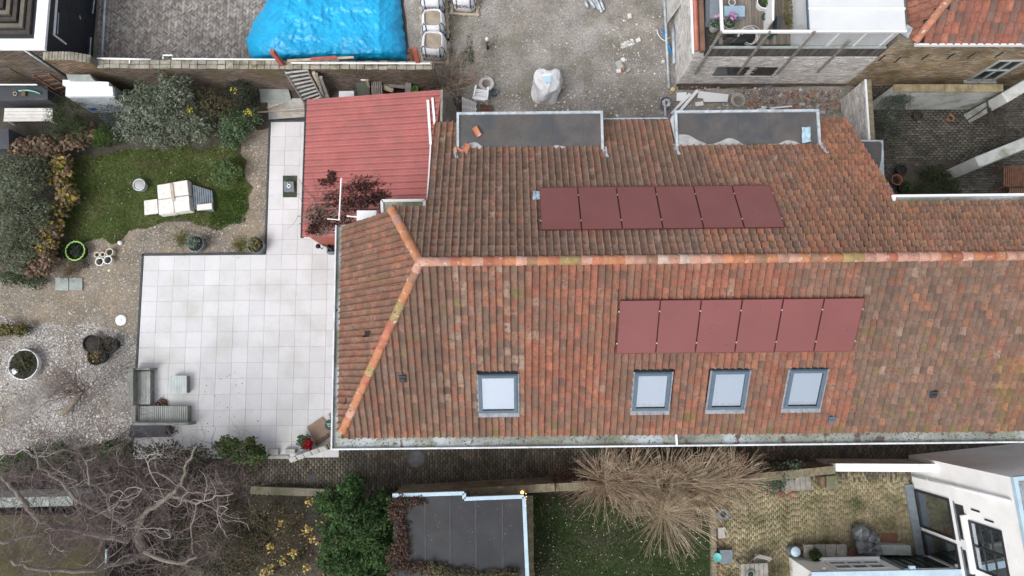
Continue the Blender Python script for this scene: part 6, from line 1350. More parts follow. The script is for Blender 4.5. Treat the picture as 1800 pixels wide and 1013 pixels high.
# ================================================================== alley ironwork
M('castiron', (.075, .075, .082), rough=.6, var=.25, scale=6, bump=.3)
p = W(732, 807, .04); t = thing('manhole_cover', 'round manhole cover in a square frame in the alley', 'manhole', (p.x, p.y, .03))
m = MB(); m.box((p.x-.36, p.y-.33, .036), (p.x+.36, p.y+.33, .05)); m.build('frame', M('ironframe', (.05, .048, .045), rough=.7, var=.2), t, bevel=.005)
m = MB(); m.lathe((p.x, p.y, .0505), [(0, 0), (.31, 0), (.31, .012), (.28, .014), (.27, .008), (.12, .008), (.11, .014), (0, .014)], 40); m.build('lid', 'castiron', t)
for x, y, lb in ((550, 841, 'square drain grate in the alley left of the laurel'), (1483, 797, 'square drain grate at the right end of the alley')):
    p = W(x, y, .04); t = thing('drain_grate', lb, 'drain', (p.x, p.y, .03)); m = MB(); m.box((p.x-.16, p.y-.14, .037), (p.x+.16, p.y+.14, .042)); m.build('pit', 'blackplastic', t)
    for k in range(6): m = MB(); xx = p.x-.15+k*.055; m.box((xx, p.y-.14, .0425), (xx+.025, p.y+.14, .055)); m.build('bar', 'castiron', t)
# ================================================================== walls along the alley
M('oldwall', (.235, .205, .165), c2=(.17, .155, .12), rough=.9, var=.3, scale=2, spot=(.13, .14, .07), sscale=1.5, sthr=.58, bump=.4)
def wall_run(label, p, q, z, w_, core='oldwall', cop='mossbrick', copw=.06, skin=None, edge=.03, name='garden_wall', capname='coping_brick'):
    a, b = W(*p, z), W(*q, z); a.z = b.z = 0; d = (b-a).normalized(); n_ = Vector((-d.y, d.x, 0)); L = (b-a).length
    t = thing(name, label, 'wall', (a+b)/2)
    m = MB(); m.hexa([a-n_*w_/2, b-n_*w_/2, b+n_*w_/2, a+n_*w_/2], [v+Vector((0, 0, z-.08)) for v in (a-n_*w_/2, b-n_*w_/2, b+n_*w_/2, a+n_*w_/2)]); m.build('wall_core', core, t)
    if skin: wallbricks('brickwork', b+n_*w_/2, a+n_*w_/2, .02, z-.08, skin, 'brickbrown', t, out=.01)
    s = 0; h = w_/2+edge
    while s < L-.01:
        e = min(L, s+copw-.008); c0, c1 = a+d*s, a+d*e; zz = z+random.uniform(-.008, .008)
        m = MB(); m.hexa([(*v.xy, z-.079) for v in (c0-n_*h, c1-n_*h, c1+n_*h, c0+n_*h)], [(*v.xy, zz) for v in (c0-n_*h, c1-n_*h, c1+n_*h, c0+n_*h)]); m.build(capname, cop, t); s += copw
    return t
WB = [(.25, .21, .16), (.21, .18, .14), (.28, .24, .19), (.19, .17, .13)]
wall_run('alley wall with mossy brick coping below the flat shed roof', (695, 873), (975, 857), 1.75, .22, skin=WB)
wall_run('alley wall with mossy brick coping behind the pollard willows', (977, 857), (1300, 846), 1.5, .22, skin=WB, copw=.12)
wall_run('alley wall with mossy brick coping beside the rose bush', (1302, 843), (1468, 826), 1.5, .22, skin=WB)
wall_run('alley wall with smooth white coping joining the white house', (1470, 822), (1650, 823), 1.7, .22, 'stucco', 'whiteclean', 3.0, None, .03, 'garden_wall', 'coping')
wall_run('mossy low wall at the left end of the alley', (440, 862), (600, 868), .35, .24, 'oldwall', 'oldwall', .8, None, .02, 'garden_wall', 'coping_slab')
wall_run('tall brick divider wall between shed roof and lawn', (931, 872), (933, 1060), 1.75, .2, 'oldwall', 'mossbrick', .075, None, .02)
wall_run('low brick edge between lawn and yellow terrace', (1254, 895), (1256, 1060), .25, .18, 'oldwall', 'mossbrick', .11, None, .01)
MB().bar(W(1705, 806, 1.0), W(1860, 830, 1.0), .1, .06).solo('grey_rail', 'zinc', 'grey rail along the alley at the right edge', 'rail')
# string of tiny lights on the divider wall
ml = bpy.data.materials.new('bulb'); ml.use_nodes = True; b_ = ml.node_tree.nodes['Principled BSDF']; b_.inputs['Emission Color'].default_value = (1, .55, .15, 1); b_.inputs['Emission Strength'].default_value = 3; b_.inputs['Base Color'].default_value = (.8, .5, .2, 1); MATS['bulb'] = ml
t = thing('string_lights', 'string of tiny warm lights along the divider wall', 'string lights', W(925, 940, 1.5)); pts = []
for k in range(30): y = 868+k*5.2; pts.append(W(924.5+.8*math.sin(k*1.7), y, 1.72+.03*math.sin(k*2.3)))
m = MB(); m.tube(pts, .006, 4); m.build('cable', 'blackplastic', t)
for q in pts[::1]: m = MB(); m.lathe((q.x, q.y, q.z-.02), [(0, 0), (.013, .01), (.016, .025), (0, .04)], 8); m.build('bulb', 'bulb', t, smooth=True)
t = thing('wall_lamp', 'small warm wall lamp at the shed roof corner', 'lamp', W(918, 866, 1.5)); p = W(918, 866, 1.8); m = MB(); m.lathe((p.x, p.y, 1.72), [(0, 0), (.05, .01), (.06, .06), (.03, .1), (0, .1)], 12); m.build('bulb', 'bulb', t, smooth=True); m = MB(); m.box((p.x-.03, p.y-.16, 1.7), (p.x+.03, p.y-.06, 1.8)); m.build('bracket', 'blackplastic', t)
# ================================================================== flat shed roof below the alley
M('paleblue', (.42, .55, .64), rough=.5, var=.12, scale=2)
zf = 2.45; P = poly([(690, 871), (816, 867), (816, 877), (921, 873), (929, 1060), (690, 1060)], zf); 
t = thing('flat_shed', 'garden shed with dark flat roof and pale blue edge', 'shed', W(810, 960, 0)); c = sum(P, Vector())/len(P)
m = MB(); m.prism([c+(q-c)*.985 for q in P], 0, zf-.07); m.build('wall', 'oldwall', t)
M('roofdark', (.022, .024, .029), c2=(.027, .027, .03), rough=.6, var=.2, scale=.8, spot=(.034, .036, .041), sscale=1.2, sthr=.58, bump=.12, bscale=90, spec=.35)
m = MB(); m.prism([c+(q-c)*.985 for q in P], zf-.0695, zf-.03); m.build('roof_membrane', 'roofdark', t)
for x in (747, 791, 836, 883):
    a, b = W(x, 872, zf-.02), W(x+1.5, 1050, zf-.02); m = MB(); m.bar(a+Vector((0, -.1, 0)), b, .05, .008); m.build('membrane_seam', M('seam', (.05, .053, .06), rough=.6, var=.3, scale=3), t)
for i in range(4):
    a, b = P[i], P[i+1]; m = MB(); m.bar(a+Vector((0, 0, -.03)), b+Vector((0, 0, -.03)), .13, .13); m.build('roof_edge', 'paleblue', t, bevel=.008)
litter('fallen_leaves', poly([(712, 880), (918, 885), (920, 1020), (720, 1020)], zf), 110, .028, [(.4, .36, .3), (.3, .2, .12), (.5, .48, .44)], z=zf-.028, label='specks and leaves on the dark shed roof', zr=.01)
# mossy roof at bottom left
zf2 = 2.0; t = thing('mossy_shed', 'low shed with dark mossy roof under the bare tree', 'shed', W(90, 960, 0))
P = poly([(-60, 905), (186, 905), (186, 1080), (-60, 1080)], zf2); m = MB(); m.prism(P, 0, zf2-.02); m.build('wall', 'wooddark', t)
m = MB(); m.prism(P, zf2-.019, zf2+.03); m.build('moss_roof', M('mossroof', (.060, .056, .022), c2=(.045, .036, .022), rough=.95, var=.4, scale=1.2, bump=.7, bscale=18), t)
m = MB(); m.bar(W(188, 965, zf2), W(187, 1000, zf2), .06, .1); m.build('roof_edge', 'paleblue', t)
wall_run('pale rendered wall left of the bare tree', (-60, 885), (128, 881), 1.8, .3, 'stucco', 'slabgreen', .9, None, .02, 'garden_wall', 'coping_slab')
# ================================================================== terrace things, lower right
slatted('weathered pale plank table beside the rose bush', [(1368, 838), (1424, 831), (1427, 861), (1369, 864)], .7, 6, 'woodgrey', 'plank_table', 'table')
pxbox('stone_trough', [(1453, 837), (1471, 836), (1475, 859), (1454, 860)], .03, .35, 'oldwall', 'worn stone trough at the alley wall', 'trough', bevel=.03)
pxbox('wooden_board', [(1442, 838), (1450, 838), (1450, 856), (1443, 856)], .03, .3, 'woodbrown', 'brown board beside the stone trough', 'board')
M('trashbag', (.13, .14, .15), rough=.28, var=.3, scale=4, bump=.8, bscale=12, spec=.6)
def sack(px, py, r, h, label, seed, mat='trashbag', z0=.03):
    p = W(px, py, h*.5); t = thing('rubbish_bag', label, 'rubbish bag', (p.x, p.y, z0), seed, 'grey rubbish bags'); n1, n2 = 30, 20; vs = []
    for i in range(n2):
        for j in range(n1):
            f = i/(n2-1)*math.pi; a = 2*math.pi*j/n1; d = Vector((math.sin(f)*math.cos(a), math.sin(f)*math.sin(a), -math.cos(f)))
            k = 1+.35*mnoise.noise(d*1.8+Vector((seed*7, 0, 0)))+.22*abs(mnoise.noise(d*5+Vector((0, seed*3, 0)))); vs.append((p.x+d.x*r*k, p.y+d.y*r*k, max(z0, z0+h*.5+d.z*h*.5*k)))
    m = MB(); m.add(vs, [(i*n1+j, i*n1+(j+1) % n1, (i+1)*n1+(j+1) % n1, (i+1)*n1+j) for i in range(n2-1) for j in range(n1)]); m.build('sack', mat, t, smooth=True)
    m = MB(); m.lathe((p.x, p.y, z0+h*1.0), [(.05, -.06), (.03, 0), (.09, .08), (.12, .1)], 12); m.build('knot', mat, t, smooth=True)
sack(1512, 936, .3, .5, 'grey rubbish bag, uppermost of the heap by the doormat', 1.0); sack(1531, 945, .25, .5, 'grey rubbish bag, right one of the heap', 2.2); sack(1517, 961, .3, .55, 'grey rubbish bag, lower left of the heap', 3.1); sack(1534, 967, .27, .5, 'grey rubbish bag, lower right of the heap', 4.7)
pxbox('doormat', [(1549, 937), (1578, 938), (1579, 957), (1550, 957)], .038, .06, 'rust', 'brown doormat on the yellow terrace', 'doormat')
slatted('grey wooden bench along the low white extension', [(1412, 958), (1489, 957), (1490, 979), (1413, 980)], .45, 4, 'woodgrey', 'garden_bench', 'bench')
pxbox('stone_bench', [(1545, 958), (1601, 959), (1603, 977), (1544, 976)], .03, .4, 'slabgreen', 'grey stone block bench below the doormat', 'bench', bevel=.02)
p = W(1398, 970, .5); t = thing('rain_barrel', 'pale blue barrel at the corner of the low extension', 'barrel', (p.x, p.y, .03)); m = MB(); m.lathe((p.x, p.y, .03), [(0, 0), (.16, 0), (.2, .25), (.19, .5), (.17, .5), (.16, .45), (0, .45)], 24); m.build('barrel_wall', 'greybar', t, smooth=True, angle=40); m = MB(); m.lathe((p.x, p.y, .5), [(0, 0), (.19, 0), (.17, .03), (0, .04)], 24); m.build('lid', 'paleblue', t, smooth=True)
p = W(1431, 975, .5); t = thing('potted_fern', 'small dark green plant on the grey bench', 'plant', (p.x, p.y, .46)); leaves('fronds', [(p.x, p.y, .6, .2, .24, .2)], 240, .16, [(.06, .10, .03), (.09, .13, .05), (.04, .07, .02)], 'leaf', t, wr=.25)
m = MB(); p = W(1509, 977, .15); [m.torus((p.x+random.uniform(-.08, .08), p.y+random.uniform(-.05, .05), .06+.025*k), .3-.03*(k % 3), .018, 26, 5, Matrix.Rotation(random.uniform(-.15, .15), 3, 'X')) for k in range(7)]; m.solo('garden_hose', M('pinkhose', (.27, .14, .13), rough=.7, var=.2), 'coiled faded red hose beside the rubbish bags', 'hose', smooth=True)
for k, (q, z, mt, lb) in enumerate((([(1262, 928), (1274, 927), (1275, 946), (1263, 947)], .15, 'concrete', 'grey stone slab on the lawn edge, upper'), ([(1252, 901), (1262, 900), (1263, 912), (1253, 912)], .2, 'oldwall', 'brown stone at the lawn edge'), ([(1266, 967), (1288, 967), (1288, 991), (1266, 991)], .3, 'greybar', 'blue grey square slab table at the lawn edge'))):
    pxbox('stone_slab', q, .03, z, mt, lb, 'slab', bevel=.015)
m = MB(); p = W(1261, 980, .32); m.lathe((p.x, p.y, .28), [(0, 0), (.12, 0), (.16, .05), (.14, .05), (.1, .02), (0, .02)], 24); m.solo('turquoise_dish', M('turq', (.12, .42, .42), rough=.4, var=.1), 'turquoise round dish beside the square slab', 'dish', smooth=True, angle=40)
m = MB(); p = W(1273, 904, .3); m.torus((p.x, p.y, .2), .16, .06, 24, 8); m.lathe((p.x, p.y, .03), [(.1, 0), (.18, .1), (.18, .2)], 20); m.solo('ring_pot', 'greybar', 'round grey stone ring at the lawn corner', 'ring', smooth=True)
t = thing('folding_chair', 'weathered wooden folding chair beside the small table', 'chair', W(1328, 980, 0), R(-14)); F = frame(t)
for k in range(7): m = MB(); m.box((-.21+k*.062, -.2, .43), (-.165+k*.062, .2, .45)); loc_build(m, 'seat_slat', 'woodgrey', t)
for s_ in (-1, 1):
    m = MB(); m.bar((s_*.24, -.3, .0), (s_*.24, .26, .86), .035, .05); loc_build(m, 'side_rail', 'woodgrey', t); m = MB(); m.bar((s_*.25, .24, 0), (s_*.25, -.24, .46), .03, .04); loc_build(m, 'leg', 'woodgrey', t)
for z_, y_ in ((.84, .25), (.7, .16)): m = MB(); m.bar((-.25, y_, z_), (.25, y_, z_), .07, .02); loc_build(m, 'back_rail', 'woodgrey', t)
slatted('weathered square wooden table at the picture bottom', [(1302, 992), (1350, 990), (1352, 1036), (1302, 1036)], .7, 6, 'woodgrey', 'garden_table', 'table')
t, p = pot('green_pot', 1320, 1010, .7, .13, .14, M('sagegreen', (.22, .34, .22), rough=.6, var=.15), 'sage green round pot on the wooden table', 'pot', .02, .8, z0=.7)
p = W(1365, 1005, 0); t = thing('grass_clump', 'pale ornamental grass clump at the picture bottom', 'plant', p); stems(t, p, 220, .8, .008, [(.24, .22, .12), (.17, .18, .09), (.3, .27, .18)], spread=1.8, rootr=.1, name='blades', curl=1.2)
# ================================================================== the white house, lower right
M('render', (.84, .84, .835), rough=.8, var=.07, scale=1, spot=(.74, .75, .74), sscale=1.2, sthr=.62, ssoft=.12, bump=.1, bscale=40, fine=.025)
A = W(1600, 829, 0); B = W(1629, 1000, 0); d = (B-A).normalized(); nin = Vector((-d.y, d.x, 0)); nin = nin if nin.x > 0 else -nin
A0 = A.copy(); A = A-d*.62; ZH_ = 5.45; Lh = 7.6; Dh = 6.0
wh = thing('white_house', 'white rendered house with black framed windows, lower right corner', 'house', A+d*2+nin*2)
c4 = [A, A+d*Lh, A+d*Lh+nin*Dh, A+nin*Dh]
m = MB(); m.hexa([(*v.xy, 0) for v in c4], [(*v.xy, ZH_) for v in c4]); m.build('wall', 'render', wh)
def facept(px, py, off=0.0):
    v = ray(px, py); nn = -nin; k = (A+nn*off).dot(nn); t = (k-CAM_H*nn.z)/v.dot(nn); return Vector((0, 0, CAM_H))+v*t
def facebox(q0, q1, o0, o1, name, mat, par, bevel=0):      # q: (s along wall, z)
    m = MB(); f = lambda s_, z_, o_: A0+d*s_-nin*o_+Vector((0, 0, z_))
    m.hexa([f(q0[0], q0[1], o0), f(q1[0], q0[1], o0), f(q1[0], q0[1], o1), f(q0[0], q0[1], o1)], [f(q0[0], q1[1], o0), f(q1[0], q1[1], o0), f(q1[0], q1[1], o1), f(q0[0], q1[1], o1)]); return m.build(name, mat, par, bevel=bevel)
def sz(px, py): p = facept(px, py); return ((p-A).dot(d), p.z)
M('blackframe', (.02, .022, .026), rough=.5, var=.15)
M('interior', (.05, .055, .045), c2=(.10, .095, .06), rough=.6, var=.5, scale=1.5)
# glazed doors with transoms
for k, (a, b) in enumerate((((1610, 866), (1664, 934)), ((1620, 932), (1676, 1004)))):
    s0, z0 = sz(*a); s1, z1 = sz(*b); s0, s1 = (.62, 2.02) if k == 0 else (2.16, 3.7); z0, z1 = .12, 2.15
    dr = facebox((s0, z0), (s1, z1), -.02, .006, 'glazed_door', 'interior', wh)
    facebox((s0+.09, z0+.09), (s1-.09, z1-.09), .0065, .012, 'pane', 'glass', dr)
    for q0, q1 in (((s0, z0), (s0+.07, z1)), ((s1-.07, z0), (s1, z1)), ((s0+.07, z1-.07), (s1-.07, z1)), ((s0+.07, z0), (s1-.07, z0+.12))): facebox(q0, q1, .0125, .05, 'door_frame', 'blackframe', dr)
    tr = facebox((s0+.1, z1+.28), (s1-.1, z1+.72), -.02, .006, 'transom_window', 'darkglass', wh); facebox((s0+.04, z1+.22), (s1-.04, z1+.278), .0, .03, 'frame', 'greybar', tr)
facebox((.45, 0), (4.0, .11), .0, .35, 'door_step', 'greybar', wh, .01)
# casement window with glazing bars
s0, z0 = sz(1707, 900); s1, z1 = sz(1778, 985); s0, s1, z0, z1 = 1.15, 2.75, 3.05, 4.6
wn = facebox((s0, z0), (s1, z1), -.02, .006, 'window', 'interior', wh); facebox((s0+.05, z0+.05), (s1-.05, z1-.05), .0065, .012, 'pane', 'glass', wn)
for q0, q1 in (((s0, z0), (s0+.06, z1)), ((s1-.06, z0), (s1, z1)), ((s0+.06, z1-.06), (s1-.06, z1)), ((s0+.06, z0), (s1-.06, z0+.06)), ((s0+(s1-s0)/2-.04, z0+.06), (s0+(s1-s0)/2+.04, z1-.06)), ((s0+.06, z0+.5), (s0+(s1-s0)/2-.04, z0+.53)), ((s0+.06, z0+1.0), (s0+(s1-s0)/2-.04, z0+1.03)), ((s0+(s1-s0)/2+.04, z0+.5), (s1-.06, z0+.53)), ((s0+(s1-s0)/2+.04, z0+1.0), (s1-.06, z0+1.03))): facebox(q0, q1, .0125, .04, 'glazing_bar', 'blackframe', wn)
facebox((s0-.15, z0-.14), (s1+.15, z0-.02), .0, .2, 'sill', 'whiteclean', wn, .01)
for s_, z_ in ((.75, 3.3), (.95, 3.9), (3.15, 3.2)): facebox((s_-.02, z_), (s_+.03, z_+.4), .0, .03, 'wall_hook', 'blackframe', wh)
m = MB(); a = A0-nin*.08+d*.1; m.tube([a+Vector((0, 0, .2)), a+Vector((0, 0, ZH_-.1))], .05, 10); m.build('downpipe', 'whiteclean', wh, smooth=True)
for z_ in (1.2, 2.6, 4.0): m = MB(); m.lathe((a.x, a.y, z_), [(.055, 0), (.065, .02), (.065, .05), (.055, .07)], 12); m.build('pipe_clip', 'whiteclean', wh)
# roof of the white house: zinc edge and dark membrane
cc = [v+Vector((0, 0, ZH_+.001)) for v in c4]; ctr = sum(c4, Vector())/4
m = MB(); q = [ctr+(v-ctr)*1.008 for v in c4]; m.hexa([(*v.xy, ZH_+.001) for v in q], [(*v.xy, ZH_+.16) for v in q]); m.build('roof_edge', 'paleblue', wh, bevel=.01)
m = MB(); q = [ctr+(v-ctr)*.97 for v in c4]; m.hexa([(*v.xy, ZH_+.161) for v in q], [(*v.xy, ZH_+.19) for v in q]); m.build('roof_surface', 'lead', wh)
# low white extension
ZX = 2.05; a = W(1386, 979, 0); b = W(1648, 974, 0); de = (b-a).normalized(); ne = Vector((de.y, -de.x, 0)); ne = ne if ne.y < 0 else -ne; Le = (b-a).length
ex = thing('white_extension', 'low white extension with zinc roof edge at the picture bottom', 'house', a+de*2+ne*1); q4 = [a, b, b+ne*4, a+ne*4]
m = MB(); m.hexa([(*v.xy, 0) for v in q4], [(*v.xy, ZX) for v in q4]); m.build('wall', 'render', ex)
cx_ = sum(q4, Vector())/4; m = MB(); q = [a-ne*.06-de*.06, b-ne*.06, b+ne*4, a+ne*4-de*.06]; m.hexa([(*v.xy, ZX+.001) for v in q], [(*v.xy, ZX+.12) for v in q]); m.build('roof_edge', 'paleblue', ex, bevel=.01)
m = MB(); q = [a+ne*.18+de*.18, b+ne*.18, b+ne*4, a+ne*4+de*.18]; m.hexa([(*v.xy, ZX+.121) for v in q], [(*v.xy, ZX+.14) for v in q]); m.build('roof_surface', 'roofdark', ex)
def exbox(s0, s1, z0, z1, o0, o1, name, mat, par, bevel=0):
    f = lambda s_, z_, o_: a+de*s_-ne*o_+Vector((0, 0, z_)); m = MB(); m.hexa([f(s0, z0, o0), f(s1, z0, o0), f(s1, z0, o1), f(s0, z0, o1)], [f(s0, z1, o0), f(s1, z1, o0), f(s1, z1, o1), f(s0, z1, o1)]); return m.build(name, mat, par, bevel=bevel)
wn = exbox(1.0, 2.9, .75, 1.75, -.02, .006, 'window', 'darkglass', ex)
for s0, s1, z0, z1 in ((1.0, 1.07, .75, 1.75), (2.83, 2.9, .75, 1.75), (1.07, 2.83, 1.68, 1.75), (1.07, 2.83, .75, .83), (1.62, 1.68, .83, 1.68), (2.22, 2.28, .83, 1.68), (1.07, 1.62, 1.2, 1.25), (1.68, 2.22, 1.2, 1.25), (2.28, 2.83, 1.2, 1.25)): exbox(s0, s1, z0, z1, .0065, .05, 'glazing_bar', 'whiteclean', wn)
exbox(.85, 3.05, .66, .745, .0, .14, 'sill', 'whiteclean', wn)
dr = exbox(3.35, 5.0, .05, 1.75, -.02, .006, 'sliding_door', 'darkglass', ex)
for k in range(5): exbox(3.38+k*.33, 3.44+k*.33, .08, 1.72, .0065, .03, 'door_bar', 'blackframe', dr)
exbox(3.2, 3.3, .05, 1.9, .0, .06, 'door_post', 'greybar', ex)
for s_ in (.45, 5.1):
    p = a+de*s_-ne*.1+Vector((0, 0, ZX-.2)); m = MB(); m.lathe(p, [(0, 0), (.07, .03), (.09, .1), (.07, .17), (0, .2)], 16); lp = m.build('wall_lamp', M('lampglass', (.5, .5, .47), rough=.25, var=.1), ex, smooth=True)
p = a+de*3.45-ne*.1+Vector((0, 0, ZX+.02)); m = MB(); m.obox(p, (.2, .16, .1)); m.build('hopper', 'paleblue', ex)
m = MB(); v0 = a-de*.05+ne*.1; m.bar((v0.x, v0.y, ZX-.1), (v0.x, v0.y-2, ZX-.1), .08); m.build('gutter', 'zinc', ex)
# ================================================================== vegetation
def bush(name, label, cat, blobs, n, size, pal, base=None, nst=10, stemr=.015, group=None, **k):
    """blobs in px: (px,py,z,rx,ry,rz) metres for z and radii"""
    B = []
    for (x, y, z, rx, ry, rz) in blobs: p = W(x, y, z); B.append((p.x, p.y, z, rx, ry, rz))
    c = B[0]; t = thing(name, label, cat, (c[0], c[1], 0), 0, group); leaves('crown', B, n, size, pal, 'leaf', t, **k)
    mb = MB()
    for b in B:
        for i in range(max(2, nst//len(B))):
            a = random.uniform(0, 6.28); q = Vector((b[0]+.6*b[3]*math.cos(a)*random.random(), b[1]+.6*b[4]*math.sin(a)*random.random(), b[2]+b[5]*.4)); r0 = Vector((b[0]+random.gauss(0, .08), b[1]+random.gauss(0, .08), 0))
            mb.color(jit((.13, .10, .075), .3)); mb.tube([r0, r0.lerp(q, .5)+Vector((random.gauss(0, .06), random.gauss(0, .06), .05)), q], [stemr, stemr*.7, stemr*.3], 5, cap=False)
    mb.build('stems', 'twig', t, kind='stuff'); return t
GG = [(.15, .18, .12), (.215, .25, .19), (.10, .125, .07), (.29, .325, .27), (.07, .085, .045)]
bush('butterfly_bush', 'large grey green butterfly bush against the garden wall', 'shrub', [(262, 190, 1.2, 1.05, .9, .9), (305, 165, 1.4, .85, .75, .8), (320, 210, 1.0, .9, .8, .8), (235, 225, .7, .8, .7, .6), (355, 225, .7, .7, .6, .55), (285, 240, .6, .9, .5, .5)], 9500, .13, GG, nst=40, wr=.3)
bush('blue_green_shrub', 'blue green fine leaved shrub below the white planks', 'shrub', [(196, 203, .7, .45, .45, .5), (208, 220, .6, .45, .45, .5)], 1700, .07, [(.06, .085, .085), (.09, .12, .12), (.04, .06, .05)], wr=.25)
bush('dark_conifer', 'dark green feathery conifer behind the hydrangeas', 'shrub', [(122, 205, 1.1, .75, .7, .8), (105, 225, .8, .6, .6, .6), (140, 225, .8, .55, .55, .6)], 4200, .10, [(.022, .042, .012), (.035, .06, .018), (.018, .03, .01), (.05, .075, .025)], wr=.18)
bush('bright_conifer', 'mid green upright shrub left of the butterfly bush', 'shrub', [(190, 238, .6, .45, .42, .55), (178, 250, .5, .35, .3, .4)], 1700, .09, [(.055, .11, .02), (.08, .14, .03), (.035, .07, .015)], wr=.25)
bush('yellow_shrub', 'sparse brown shrub with clear yellow leaf clusters', 'shrub', [(375, 180, .9, .75, .65, .6), (405, 195, .7, .6, .5, .5), (355, 200, .8, .5, .5, .5)], 1500, .07, [(.13, .10, .055), (.09, .075, .045), (.16, .15, .07), (.1, .12, .06)], nst=60, stemr=.01)
for k, (x, y, lb, sp) in enumerate(((334, 195, 'dense yellow flower cluster above the grey bush', (.14, .28)), (437, 198, 'yellow flower cluster at the tip of the right shrub', (.28, .1)), (412, 160, 'small yellow leaf cluster near the wall', (.2, .2)))):
    p = W(x, y, 1.5); t = thing('yellow_sprig', lb, 'flowers', (p.x, p.y, 0)); leaves('yellow_flowers', [(p.x, p.y, 1.5, sp[0], sp[1], .18)], [46, 36, 16][k], .06, [(.42, .33, .04), (.5, .4, .06)], 'leaf', t, wr=.8, shell=.1); m = MB().color((.12, .1, .06)); m.tube([(p.x, p.y, 0), (p.x, p.y, 1.5)], .01, 5); m.build('stem', 'twig', t)
bush('green_shrub', 'leafy mid green shrub at the lawn top right', 'shrub', [(415, 222, .8, .62, .6, .6), (440, 210, .7, .45, .4, .45), (405, 245, .5, .5, .4, .4)], 2600, .11, [(.06, .11, .045), (.10, .155, .075), (.04, .075, .03), (.14, .19, .11)], wr=.5)
bush('dark_wall_shrub', 'dark shrub close to the garden wall', 'shrub', [(425, 162, .8, .6, .5, .6), (440, 175, .5, .4, .4, .4)], 1300, .08, [(.035, .05, .03), (.05, .065, .045), (.025, .035, .02)])
bush('round_bush', 'round bright green bush at the right of the lawn', 'shrub', [(396, 305, .45, .62, .6, .45), (405, 300, .5, .45, .45, .4)], 2600, .085, [(.075, .13, .04), (.11, .17, .06), (.05, .09, .03), (.15, .21, .09)], wr=.5)
bush('grey_shrub', 'broad grey green shrub at the left edge', 'shrub', [(40, 330, 1.1, .95, .9, .8), (20, 390, 1.0, .9, .9, .8), (60, 300, 1.0, .7, .6, .6), (30, 450, .8, .8, .7, .6), (70, 380, .9, .7, .8, .6), (55, 425, .8, .6, .6, .5), (10, 300, 1.0, .6, .6, .6)], 9500, .12, [(.09, .12, .07), (.14, .175, .115), (.06, .08, .042), (.20, .235, .17), (.12, .11, .06)], nst=30, wr=.35)
HB = [(.18, .12, .085), (.24, .16, .11), (.13, .085, .06), (.28, .21, .145), (.20, .13, .08), (.10, .09, .05)]
HY = HB+[(.40, .31, .05), (.30, .26, .05)]
for k, (bl, n, lb, pl) in enumerate((([(75, 262, .7, .75, .5, .5), (40, 262, .7, .6, .4, .45), (120, 250, .6, .6, .4, .4), (150, 235, .5, .5, .4, .4)], 2300, 'brown faded hydrangea along the top of the left border', HB), ([(105, 310, .6, .5, .5, .45), (120, 345, .6, .4, .5, .4), (110, 290, .6, .4, .4, .4)], 1500, 'yellowing hydrangea in the middle of the left border', HY+[(.40, .31, .05), (.16, .18, .05)]), ([(90, 400, .6, .5, .5, .45), (75, 435, .6, .55, .5, .45), (100, 375, .6, .4, .4, .4)], 1500, 'orange brown hydrangea with yellow leaves by the lawn', HY), ([(65, 470, .5, .5, .4, .4), (85, 455, .5, .45, .4, .4)], 900, 'brown hydrangea at the lower end of the border', HB))):
    bush('hydrangea', lb, 'hydrangea', bl, n, .15, pl, group='faded hydrangeas in the border', wr=.75, up=.9)
bush('ground_ivy', 'dark green undergrowth between border and gravel', 'shrub', [(60, 495, .2, .6, .3, .25), (20, 490, .3, .6, .3, .3), (110, 440, .2, .3, .4, .25)], 1100, .09, [(.035, .06, .025), (.06, .09, .035)])
bush('low_flower_clump', 'low green clump with orange flowers at the left edge', 'shrub', [(12, 580, .3, .4, .3, .28), (42, 580, .3, .28, .28, .28)], 900, .09, [(.05, .09, .03), (.03, .05, .02), (.35, .2, .05), (.08, .11, .04)])
bush('ivy_hedge', 'bright ivy hedge at the lower terrace corner', 'hedge', [(425, 792, .7, .75, .45, .45), (400, 785, .6, .5, .4, .4), (450, 800, .6, .45, .4, .4), (440, 775, .9, .15, .15, .3)], 3200, .10, [(.04, .085, .022), (.06, .12, .03), (.03, .055, .018), (.15, .13, .06)], wr=.7)
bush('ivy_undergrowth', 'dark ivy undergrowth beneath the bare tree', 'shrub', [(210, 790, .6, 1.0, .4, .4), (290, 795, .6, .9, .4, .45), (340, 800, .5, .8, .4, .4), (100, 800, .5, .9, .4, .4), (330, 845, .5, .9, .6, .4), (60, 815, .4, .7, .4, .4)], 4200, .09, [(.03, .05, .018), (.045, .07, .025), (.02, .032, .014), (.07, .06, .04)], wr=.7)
bush('brown_undergrowth', 'brown leafy undergrowth right of the bare tree', 'shrub', [(360, 930, .5, 1.2, .8, .4), (420, 970, .5, 1.0, .7, .4), (300, 1000, .4, 1.0, .5, .4), (400, 890, .5, .9, .5, .4)], 3600, .08, [(.075, .055, .04), (.05, .05, .022), (.10, .06, .04), (.04, .05, .02)], wr=.7)
bush('yellow_leaf_shrub', 'tangled shrub scattered with pale yellow leaves beside the laurel', 'shrub', [(470, 900, .8, .8, .7, .6), (510, 930, .7, .7, .8, .6), (460, 960, .6, .8, .7, .5), (520, 985, .6, .7, .5, .5), (480, 1005, .6, .8, .4, .5)], 3600, .07, [(.085, .07, .045), (.06, .05, .03), (.12, .09, .05), (.06, .065, .03)], nst=80, stemr=.009)
p = W(495, 960, 1.0); t = thing('autumn_leaves', 'clusters of pale yellow autumn leaves beside the laurel', 'leaves', (p.x, p.y, 0))
